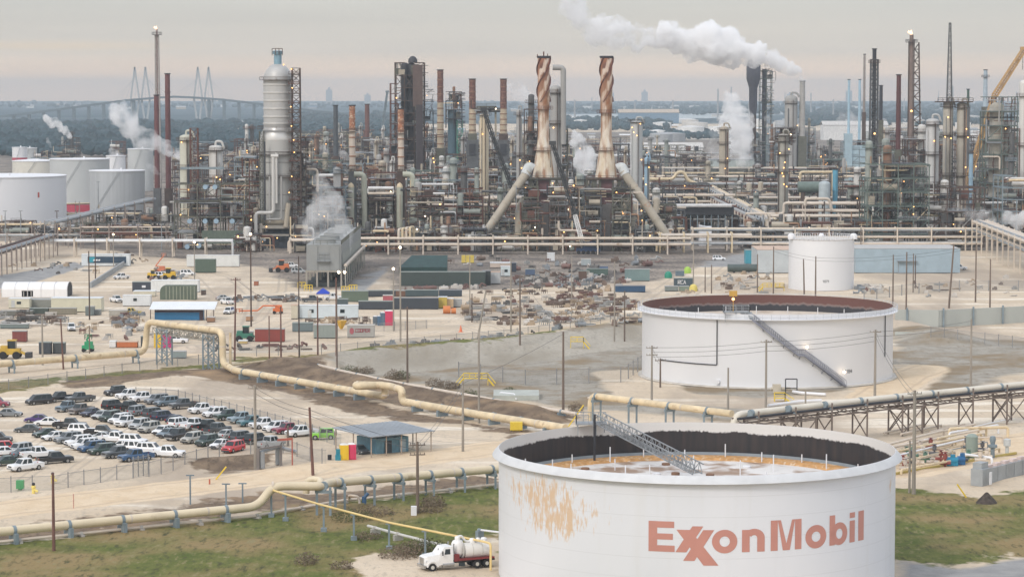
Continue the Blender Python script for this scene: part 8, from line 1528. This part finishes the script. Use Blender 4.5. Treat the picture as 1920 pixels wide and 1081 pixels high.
# loose light-coloured ducts that catch the eye
for pts, Y, r_, mt, lab in (([(565, 328), (640, 328)], 1100, .6, MATS['white pipe'], 'white overhead pipe above the cooling tower'), ([(690, 352), (738, 352)], 1020, .6, MATS['white pipe'], 'white overhead pipe between the cream stacks, upper'), ([(690, 362), (738, 362)], 1020, .5, palepipe, 'pale overhead pipe between the cream stacks, lower'), ([(790, 345), (850, 345)], 1060, .5, MATS['white pipe'], 'white overhead pipe right of the cream stacks'), ([(1190, 335), (1262, 335), (1270, 322), (1282, 322), (1290, 338), (1310, 345)], 1300, .8, cream, 'bent cream pipe right of the ribbed grey column'), ([(1510, 385), (1510, 372), (1555, 372), (1560, 395), (1640, 395)], 1060, .6, palepipe, 'stepped pale pipe above the small white tank'), ([(1398, 400), (1470, 400), (1470, 380), (1505, 380)], 1080, .6, palepipe, 'pale stepped pipe left of the grey brown column foot'), ([(1500, 335), (1500, 322), (1560, 322)], 1200, .6, cream, 'cream pipe over the green drum')):
    solo('overhead_pipe', MB().path([(xw(a, Y), Y, zt(b_, Y)) for a, b_ in pts] , r_, 8).beam((xw(pts[0][0], Y), Y, 0), (xw(pts[0][0], Y), Y, zt(pts[0][1], Y)), .4).beam((xw(pts[-1][0], Y), Y, 0), (xw(pts[-1][0], Y), Y, zt(pts[-1][1], Y)), .4), mt, lab, 'pipe')
# --- storage tanks at the left
def tank(px, wpx, ytop, Y, mat, label, roof='flat', band=None, mark=None, zb=0):
    r_ = wpx * Y / F / 2; x = xw(px, Y + r_); h_ = zt(ytop, Y); c = Vector((x, Y + r_, zb)); t = thing('storage_tank', label, 'storage tank', c, 'storage tanks in the left tank farm'); part('shell', MB().lathe(c, [(r_, 0), (r_, h_)], 72), mat, t)
    part('roof', MB().lathe(c, [(r_ + .02, h_), (r_ + .3, h_ + .1), (r_ + .3, h_ + .5), (r_, h_ + .55), (.01, h_ + (.6 if roof == 'flat' else r_ * .12))], 72), white, t)
    st = MB(); K = 24
    for i in range(K): a0, a1 = -.9 + 1.1 * i / K, -.9 + 1.1 * (i + 1) / K; st.beam(on_cyl(c, r_ + .6, h_ * i / K, a0), on_cyl(c, r_ + .6, h_ * (i + 1) / K, a1), .22, .2)
    part('stair', st, galv, t)
    if band: part('band', MB().lathe(c, [(r_ + .03, band[0]), (r_ + .03, band[1])], 72, math.pi, 2 * math.pi), M('red band', (.45, .05, .09), .6), t)
    if mark: part('red_mark', MB().add([on_cyl(c, r_ + .06, h_ * .62, a) for a in (mark, mark + .03)] + [on_cyl(c, r_ + .06, h_ * .72, a) for a in (mark + .03, mark)], [(0, 1, 2, 3)]), M('red mark', (.5, .08, .06), .6), t)
    part('vent', MB().lathe(c + Vector((r_ * .2, -r_ * .3, h_ + .5)), [(.5, 0), (.5, 1), (.01, 1.3)], 10), white, t); return t
grt = M('grey tank paint', (.50, .52, .52), .6, var=.06, scl=.1); ribt = M('ribbed grey tank', (.45, .47, .48), .5, .1, var=.10, scl=.9, stretch=.02)
tank(0, 252, 334, 1140, white, 'big white storage tank cut by the left edge with a small red mark', mark=.78); tank(150, 112, 300, 1300, grt, 'grey storage tank with a red and white band behind the ribbed tank', band=(0.5, 4.5)); tank(220, 104, 322, 1235, ribt, 'ribbed grey storage tank left of the maroon stacks'); tank(66, 84, 303, 1500, M('cream tank paint', (.66, .64, .57), .6, var=.05), 'cream storage tank behind the big white tank', 'cone'); tank(218, 36, 293, 1500, white, 'small white tank with a red front panel behind the ribbed tank', band=(6, 12)); tank(264, 48, 280, 1600, grt, 'grey green tank half hidden by the drifting steam'); tank(38, 28, 277, 1900, white, 'small white and red tank at the far left', band=(3, 13)); tank(55, 30, 278, 1950, grt, 'small grey tank beside the white and red tank')
process_unit(108, 145, 258, 1850, 14, 'brown', 'small lamp lit process tower behind the left tanks under a steam wisp', 6, 6, 6, 3, 2, tall=1); process_unit(205, 232, 265, 1900, 12, 'rust', 'dark red process block behind the small red panel tank', 6, 5, 4, 2, 2); process_unit(60, 108, 282, 1800, 12, 'slate', 'low slate process block between the far left tanks', 6, 5, 5, 2, 1)
for i, (px, yt, yb_, c_) in enumerate(((9, 395, 455, 'g'), (38, 395, 450, 'g'), (82, 393, 420, 'g'), (184, 340, 415, 'g'), (246, 292, 330, 'g'), (272, 292, 330, 'g'), (106, 395, 462, 'b'), (302, 420, 470, 'g'))):
    Y = YG(yb_); solo('light_pole', MB().tube((xw(px, Y), Y, 0), (xw(px, Y), Y, zt(yt, Y)), .25, .16, n=8).beam((xw(px, Y) - .8, Y, zt(yt, Y)), (xw(px, Y) + .8, Y, zt(yt, Y)), .3), galv if c_ == 'g' else browns, f'thin light pole by the left tank farm, {ORD[i]} of eight', 'light pole', 'light poles of the tank farm')
# ------------------------------------------------------------------ far land: bridge, river, woods, buildings
Yb = 5900.0; k = Yb / F; BR = thing('cable_stayed_bridge', 'long pale cable stayed bridge with twin diamond towers on the horizon', 'bridge', (xw(330, Yb), Yb, 0)); bm_ = M('haze tinted concrete', (.10, .135, .155), .9, var=.05)  # deck and piers coloured blue grey to carry distance haze
dk_ = [(-60, 226), (0, 219), (60, 212), (120, 204), (180, 196), (240, 188), (300, 183), (330, 181.5), (365, 183), (420, 187), (480, 194), (540, 202), (600, 209), (660, 214)]
D_ = [Vector((xw(a, Yb), Yb, zt(b_, Yb))) for a, b_ in dk_]; m = MB()
for a, b_ in zip(D_, D_[1:]): m.beam(a, b_, 18, 4.6)
part('deck', m, bm_, BR)
for p, d in along(D_, 34, 5):
    if p.z > 8 and not (xw(262, Yb) < p.x < xw(388, Yb)): part('pier', MB().beam((p.x, Yb, 0), (p.x, Yb, p.z - 2), 11, 6).beam((p.x - 3, Yb, p.z - 3.4), (p.x + 3, Yb, p.z - 3.4), 3), bm_, BR)
def deckz(x):
    for a, b_ in zip(D_, D_[1:]):
        if a.x <= x <= b_.x: return a.z + (b_.z - a.z) * (x - a.x) / (b_.x - a.x)
    return 40
for pc in (265, 383):
    for s in (-1, 1):
        cx = xw(pc + s * 10, Yb); zd = zt(185, Yb); top = Vector((cx, Yb, zt(126, Yb))); m = MB()
        for e in (-1, 1): m.beam((cx + e * 9.5, Yb, zd), top, 3.4); m.beam((cx + e * 9.5, Yb, zd), (cx + e * 3, Yb, 0), 4)
        part('tower', m, M('bridge tower', (.42, .43, .43), .9), BR)  # paler than the deck, so the towers look faded by haze
    cb = MB()
    for e in (-1, 1):
        for i in range(1, 7): x = xw(pc, Yb) + e * i * 11.5; tp_ = Vector((xw(pc, Yb) + e * 10, Yb, zt(129 + i * 3, Yb))); cb.beam(tp_, (x, Yb, deckz(x) + 2), .42)
    part('stay_cables', cb, M('stay cable', (.45, .46, .46), .6), BR)
def sheet(name, pix, z, mat, label, cat): return solo(name, MB().add([G(a, b_, z) for a, b_ in pix], [tuple(range(len(pix)))]), mat, label, cat, kind='structure')
wm = M('river water', (.30, .36, .38), .25, var=.05, scl=.01)
sheet('river', [(1056, 226), (1180, 222), (1330, 222), (1475, 214), (1475, 208), (1300, 213), (1056, 214)], .5, wm, 'pale strip of river water beyond the plant', 'river'); sheet('water', [(380, 229), (500, 229), (500, 226.5), (380, 226.5)], .5, wm, 'thin pale strip of water under the bridge', 'water'); sheet('sand', [(1210, 262), (1330, 262), (1460, 252), (1480, 238), (1300, 236), (1220, 244)], .4, M('far pale ground', (.55, .50, .43), .9, var=.12, scl=.01), 'pale open ground beyond the river', 'ground')
# far woods: one mass of many small crowns
def woods(name, bands, label, c_, seed):
    r_ = np.random.default_rng(seed); ph = (1 + 5 ** .5) / 2; V = np.array([(-1, ph, 0), (1, ph, 0), (-1, -ph, 0), (1, -ph, 0), (0, -1, ph), (0, 1, ph), (0, -1, -ph), (0, 1, -ph), (ph, 0, -1), (ph, 0, 1), (-ph, 0, -1), (-ph, 0, 1)]) / 1.9
    Fc = np.array([(0, 11, 5), (0, 5, 1), (0, 1, 7), (0, 7, 10), (0, 10, 11), (1, 5, 9), (5, 11, 4), (11, 10, 2), (10, 7, 6), (7, 1, 8), (3, 9, 4), (3, 4, 2), (3, 2, 6), (3, 6, 8), (3, 8, 9), (4, 9, 5), (2, 4, 11), (6, 2, 10), (8, 6, 7), (9, 8, 1)])
    vs, fs = [], []; o = 0
    for (px0, px1, y0, y1, n, hh) in bands:
        for _ in range(n):
            py = y1 - (y1 - y0) * r_.random() ** 1.0; Y = 60 * F / (py - HOR); x = xw(r_.uniform(px0, px1), Y); h_ = hh * r_.uniform(.6, 1.3); w_ = h_ * r_.uniform(.7, 1.3)
            for q in range(2):
                v = V * r_.uniform(.72, 1.28, (12, 1)) * np.array([w_ * .55, w_ * .55, h_ * .5]) * r_.uniform(.6, 1) + np.array([x + r_.normal(0, w_ * .3), Y + r_.normal(0, w_ * .3), h_ * r_.uniform(.4, .62)]); vs.append(v); fs.append(Fc + o); o += 12
    me = bpy.data.meshes.new(name); v = np.concatenate(vs); f = np.concatenate(fs); me.from_pydata(v.tolist(), [], f.tolist()); me.update(); me.materials.append(c_); ob = bpy.data.objects.new(name, me); col.objects.link(ob); return setp(ob, label, 'woods', kind='stuff')
wl_ = M('haze tinted leaves', (.020, .052, .066), .9, var=.4, scl=.02)  # leaf green shifted towards blue to stand in for distance haze
woods('far_woods', [(-80, 620, 234, 270, 1400, 12), (-80, 480, 262, 285, 260, 10), (-80, 345, 264, 294, 520, 9), (560, 760, 215, 262, 500, 12), (-80, 1960, 192, 203, 900, 14)], 'dark blue green far woods under the bridge at the left', wl_, 5)
woods('far_woods', [(1040, 1250, 226, 245, 420, 11), (1060, 1500, 196, 212, 500, 13), (1240, 1480, 208, 216, 160, 13), (1500, 1960, 200, 238, 900, 12), (1200, 1420, 250, 262, 160, 8)], 'hazy far woods beyond the plant at the right', wl_, 6)
# far buildings and tanks
fb = [M('far pale wall', (.55, .53, .50), .8), M('far grey wall', (.36, .37, .38), .8), M('far blue wall', (.16, .26, .36), .7), M('far tan wall', (.46, .38, .30), .8), M('far white wall', (.70, .70, .69), .7)]
def farbox(px, py, wpx, hpx, mi, label, roof=True, group='small buildings beyond the refinery'):
    Y = 60 * F / (py - HOR); x = xw(px, Y); w_ = wpx * Y / F; h_ = hpx * Y / F; t = thing('far_building', label, 'building', (x, Y, 0), group); part('wall', MB().box((x, Y, 0), (w_, max(12, w_ * .4), h_)), fb[mi], t); part('roof', MB().add([(x - w_ / 2 - 1, Y - max(6, w_ * .2) - 1, h_), (x + w_ / 2 + 1, Y - max(6, w_ * .2) - 1, h_), (x + w_ / 2 + 1, Y, h_ + w_ * .05 + 1), (x - w_ / 2 - 1, Y, h_ + w_ * .05 + 1), (x + w_ / 2 + 1, Y + max(6, w_ * .2), h_), (x - w_ / 2 - 1, Y + max(6, w_ * .2), h_)], [(0, 1, 2, 3), (3, 2, 4, 5)]), fb[(mi + 1) % 5], t); return t
farbox(1215, 231, 112, 20, 2, 'long blue hall beyond the second twisted stack', group=None); farbox(1240, 288, 150, 12, 4, 'long white roofed shed behind the ribbed grey column', group=None); farbox(1600, 262, 120, 28, 4, 'long pale hall behind the steaming stack', group=None)
rf_ = random.Random(4)
for i in range(130):
    py = rf_.choice([rf_.uniform(194, 206), rf_.uniform(200, 232), rf_.uniform(225, 262)]); px = rf_.uniform(1040, 1940) if rf_.random() < .72 else rf_.uniform(-20, 1040)
    if px < 600 and py > 206: py = rf_.uniform(194, 203)
    mi = rf_.choice([0, 0, 1, 3, 4, 4]); farbox(px, py, rf_.uniform(5, 26) * (1 if py > 205 else .7), rf_.uniform(2.0, 5.0), mi, f'small {["pale", "grey", "blue", "tan", "white"][mi]} building far beyond the refinery', group=f'small {["pale", "grey", "blue", "tan", "white"][mi]} far buildings')
for i in range(42):
    py = rf_.uniform(222, 268); px = rf_.uniform(1050, 1940); Y = 60 * F / (py - HOR); r_ = rf_.uniform(9, 22); h_ = rf_.uniform(8, 13); t = thing('far_tank', 'small pale storage tank far beyond the refinery', 'storage tank', (xw(px, Y), Y, 0), 'small pale far tanks'); part('shell', MB().lathe((xw(px, Y), Y, 0), [(r_, 0), (r_, h_), (.01, h_ + 1.5)], 24), fb[rf_.choice([0, 4, 4, 1])], t)
for i in range(22):
    py = rf_.uniform(196, 235); px = rf_.uniform(1050, 1940); Y = 60 * F / (py - HOR); h_ = rf_.uniform(35, 75); t = thing('far_tower', 'thin hazy tower far beyond the refinery', 'tower', (xw(px, Y), Y, 0), 'thin hazy far towers'); part('shaft', MB().tube((xw(px, Y), Y, 0), (xw(px, Y), Y, h_), 2.2, 1.4, n=8).box((xw(px, Y), Y, h_ * .6), (6, 6, 1)), fb[1], t)
for i, (px, h_) in enumerate(((618, 75), (1145, 60), (1208, 65), (1590, 70), (690, 50), (1480, 55))):
    Y = 13000; t = thing('far_skyline_tower', f'faint tower block on the horizon, {ORD[i]} of six', 'tower', (xw(px, Y), Y, 0), 'faint horizon towers'); part('shaft', MB().box((xw(px, Y), Y, 0), (30, 22, h_)).box((xw(px, Y), Y, h_), (10, 10, h_ * .15)), fb[1], t)
# ------------------------------------------------------------------ steam: real volumes, billowed hulls filled with thick white vapour
def vapour(name, dens, scl, thr=.42):
    m = bpy.data.materials.new(name); m.use_nodes = True; t = m.node_tree; t.nodes.remove(t.nodes['Principled BSDF']); n = t.nodes; l = t.links
    pv = n.new('ShaderNodeVolumePrincipled'); pv.inputs['Color'].default_value = (.9985, .9987, .999, 1); pv.inputs['Anisotropy'].default_value = .1
    tcn = n.new('ShaderNodeTexCoord'); x = n.new('ShaderNodeTexNoise'); x.inputs['Scale'].default_value = scl; x.inputs['Detail'].default_value = 6; x.inputs['Roughness'].default_value = .68; l.new(tcn.outputs['Object'], x.inputs['Vector'])
    r = n.new('ShaderNodeMapRange'); r.inputs[1].default_value = thr; r.inputs[2].default_value = thr + .30; r.inputs[3].default_value = 0; r.inputs[4].default_value = dens; l.new(x.outputs[0], r.inputs[0]); l.new(r.outputs[0], pv.inputs['Density']); l.new(pv.outputs[0], n['Material Output'].inputs['Volume']); return m
def plume(label, pts, Y, mat, seed, jit=.35, n=9, disp=.5):
    """pts: (px, py, radius px) along the axis"""
    r_ = random.Random(seed); mb = MB(); k = Y / F
    for (a, b_, ra), (a2, b2, rb) in zip(pts, pts[1:]):
        for i in range(n):
            f = (i + r_.random()) / n; rad = (ra + (rb - ra) * f) * k; c = Vector((xw(a + (a2 - a) * f, Y), Y, zt(b_ + (b2 - b_) * f, Y))); s = rad * r_.uniform(.45, .85)
            o = Vector((r_.gauss(0, 1), r_.gauss(0, 1), r_.gauss(0, 1))).normalized() * (rad * jit * r_.uniform(.4, 1.5)); q = c + o
            mb.lathe(q, [(s * math.sin(j * math.pi / 8) + .001, -s * math.cos(j * math.pi / 8)) for j in range(9)], 12)
    ob = solo('steam', mb, mat, label, 'steam', kind='stuff'); avg = sum(p[2] for p in pts) / len(pts) * k
    rm = ob.modifiers.new('union', 'REMESH'); rm.mode = 'VOXEL'; rm.voxel_size = max(.3, avg * .08); rm.use_smooth_shade = True
    tx = bpy.data.textures.new('billow', 'CLOUDS'); tx.noise_scale = avg * .9; tx.noise_depth = 3
    dp = ob.modifiers.new('billow', 'DISPLACE'); dp.texture = tx; dp.strength = avg * disp; dp.mid_level = .55; dp.texture_coords = 'GLOBAL'
    t2 = bpy.data.textures.new('fine billow', 'CLOUDS'); t2.noise_scale = avg * .32; d2 = ob.modifiers.new('fine', 'DISPLACE'); d2.texture = t2; d2.strength = avg * disp * .5; d2.mid_level = .5; d2.texture_coords = 'GLOBAL'
    return ob
vthick = vapour('thick steam', .75, .10, .38); vmid = vapour('soft steam', .36, .11, .40); vthin = vapour('thin steam', .10, .10, .40)
plume('dense white plume streaming left from the grey stack on the right', [(1503, 149, 4.5), (1488, 132, 11), (1462, 117, 16), (1425, 110, 19), (1390, 104, 25), (1355, 84, 38), (1318, 80, 30), (1290, 82, 22), (1250, 72, 28)], 1850, vthick, 1, .5, 14, .8)
plume('thinner ragged end of the white plume drifting out of the top', [(1255, 74, 24), (1215, 74, 18), (1180, 68, 22), (1150, 56, 33), (1115, 58, 22), (1092, 40, 18), (1080, 10, 23), (1070, -14, 22)], 1850, vmid, 2, .55, 13, 1.0)
plume('low white steam drifting left from the left process frame', [(350, 304, 4), (338, 290, 11), (315, 278, 18), (290, 272, 19), (265, 256, 26), (238, 228, 28), (222, 206, 18)], 1180, vmid, 3, .4, 10, .6)
plume('short white steam burst behind the left tanks', [(135, 260, 4), (128, 248, 8), (112, 236, 10), (95, 226, 9), (84, 218, 6)], 1800, vthick, 4, .4, 9, .6)
plume('tiny white steam wisp left of the steam burst', [(98, 276, 3), (92, 266, 5), (89, 258, 4)], 1900, vmid, 5, .4, 6)
plume('soft steam cloud rising off the big cooling tower', [(612, 455, 38), (612, 436, 44), (610, 412, 40), (605, 385, 34), (602, 356, 26), (600, 334, 16)], 850, vapour('cooling steam', .17, .11, .39), 6, .45, 10, .6)
plume('white steam puff beside the right rust banded stack', [(948, 166, 7), (958, 160, 12), (972, 168, 15), (985, 180, 18), (990, 196, 12)], 1420, vmid, 7, .45, 9, .6)
plume('white steam column between the twisted stacks', [(1095, 322, 18), (1098, 300, 22), (1088, 280, 19), (1082, 258, 12)], 1200, vthick, 8, .45, 10, .6)
plume('tall white steam standing over the far cooling tower', [(1388, 305, 30), (1388, 270, 33), (1384, 235, 30), (1376, 205, 24), (1368, 180, 16)], 1705, vmid, 9, .4, 10, .6)
plume('thin steam left of the tan steam column', [(1345, 302, 18), (1340, 275, 18), (1335, 250, 14)], 1710, vthin, 10, .4, 8)
plume('small steam wisp right of the vase vessel', [(1446, 258, 8), (1440, 236, 9), (1434, 218, 8)], 1880, vmid, 11, .4, 7)
plume('pale steam behind the light blue block', [(1660, 255, 14), (1630, 238, 20), (1600, 228, 20), (1575, 222, 16)], 1800, vthin, 12, .4, 9)
plume('low white steam at the right edge', [(1925, 412, 20), (1895, 408, 16), (1878, 416, 9)], 1000, vthick, 13, .4, 8, .6)
plume('low grey steam left of the right edge steam', [(1862, 412, 12), (1840, 404, 17), (1815, 406, 14), (1798, 412, 8)], 1000, vmid, 14, .4, 8, .6)
for i, (a, b_, r_, Y) in enumerate(((645, 292, 10, 1350), (608, 282, 9, 1400), (700, 268, 9, 1700), (290, 318, 9, 1200), (215, 288, 11, 1560), (465, 275, 8, 1700), (760, 262, 9, 1800), (960, 258, 8, 1800))):
    plume(f'little steam puff among the process blocks, {ORD[i]} of eight', [(a + 8, b_ + 5, r_ * .5), (a, b_, r_), (a - 8, b_ - 9, r_ * .7)], Y, vmid, 20 + i, .45, 7)
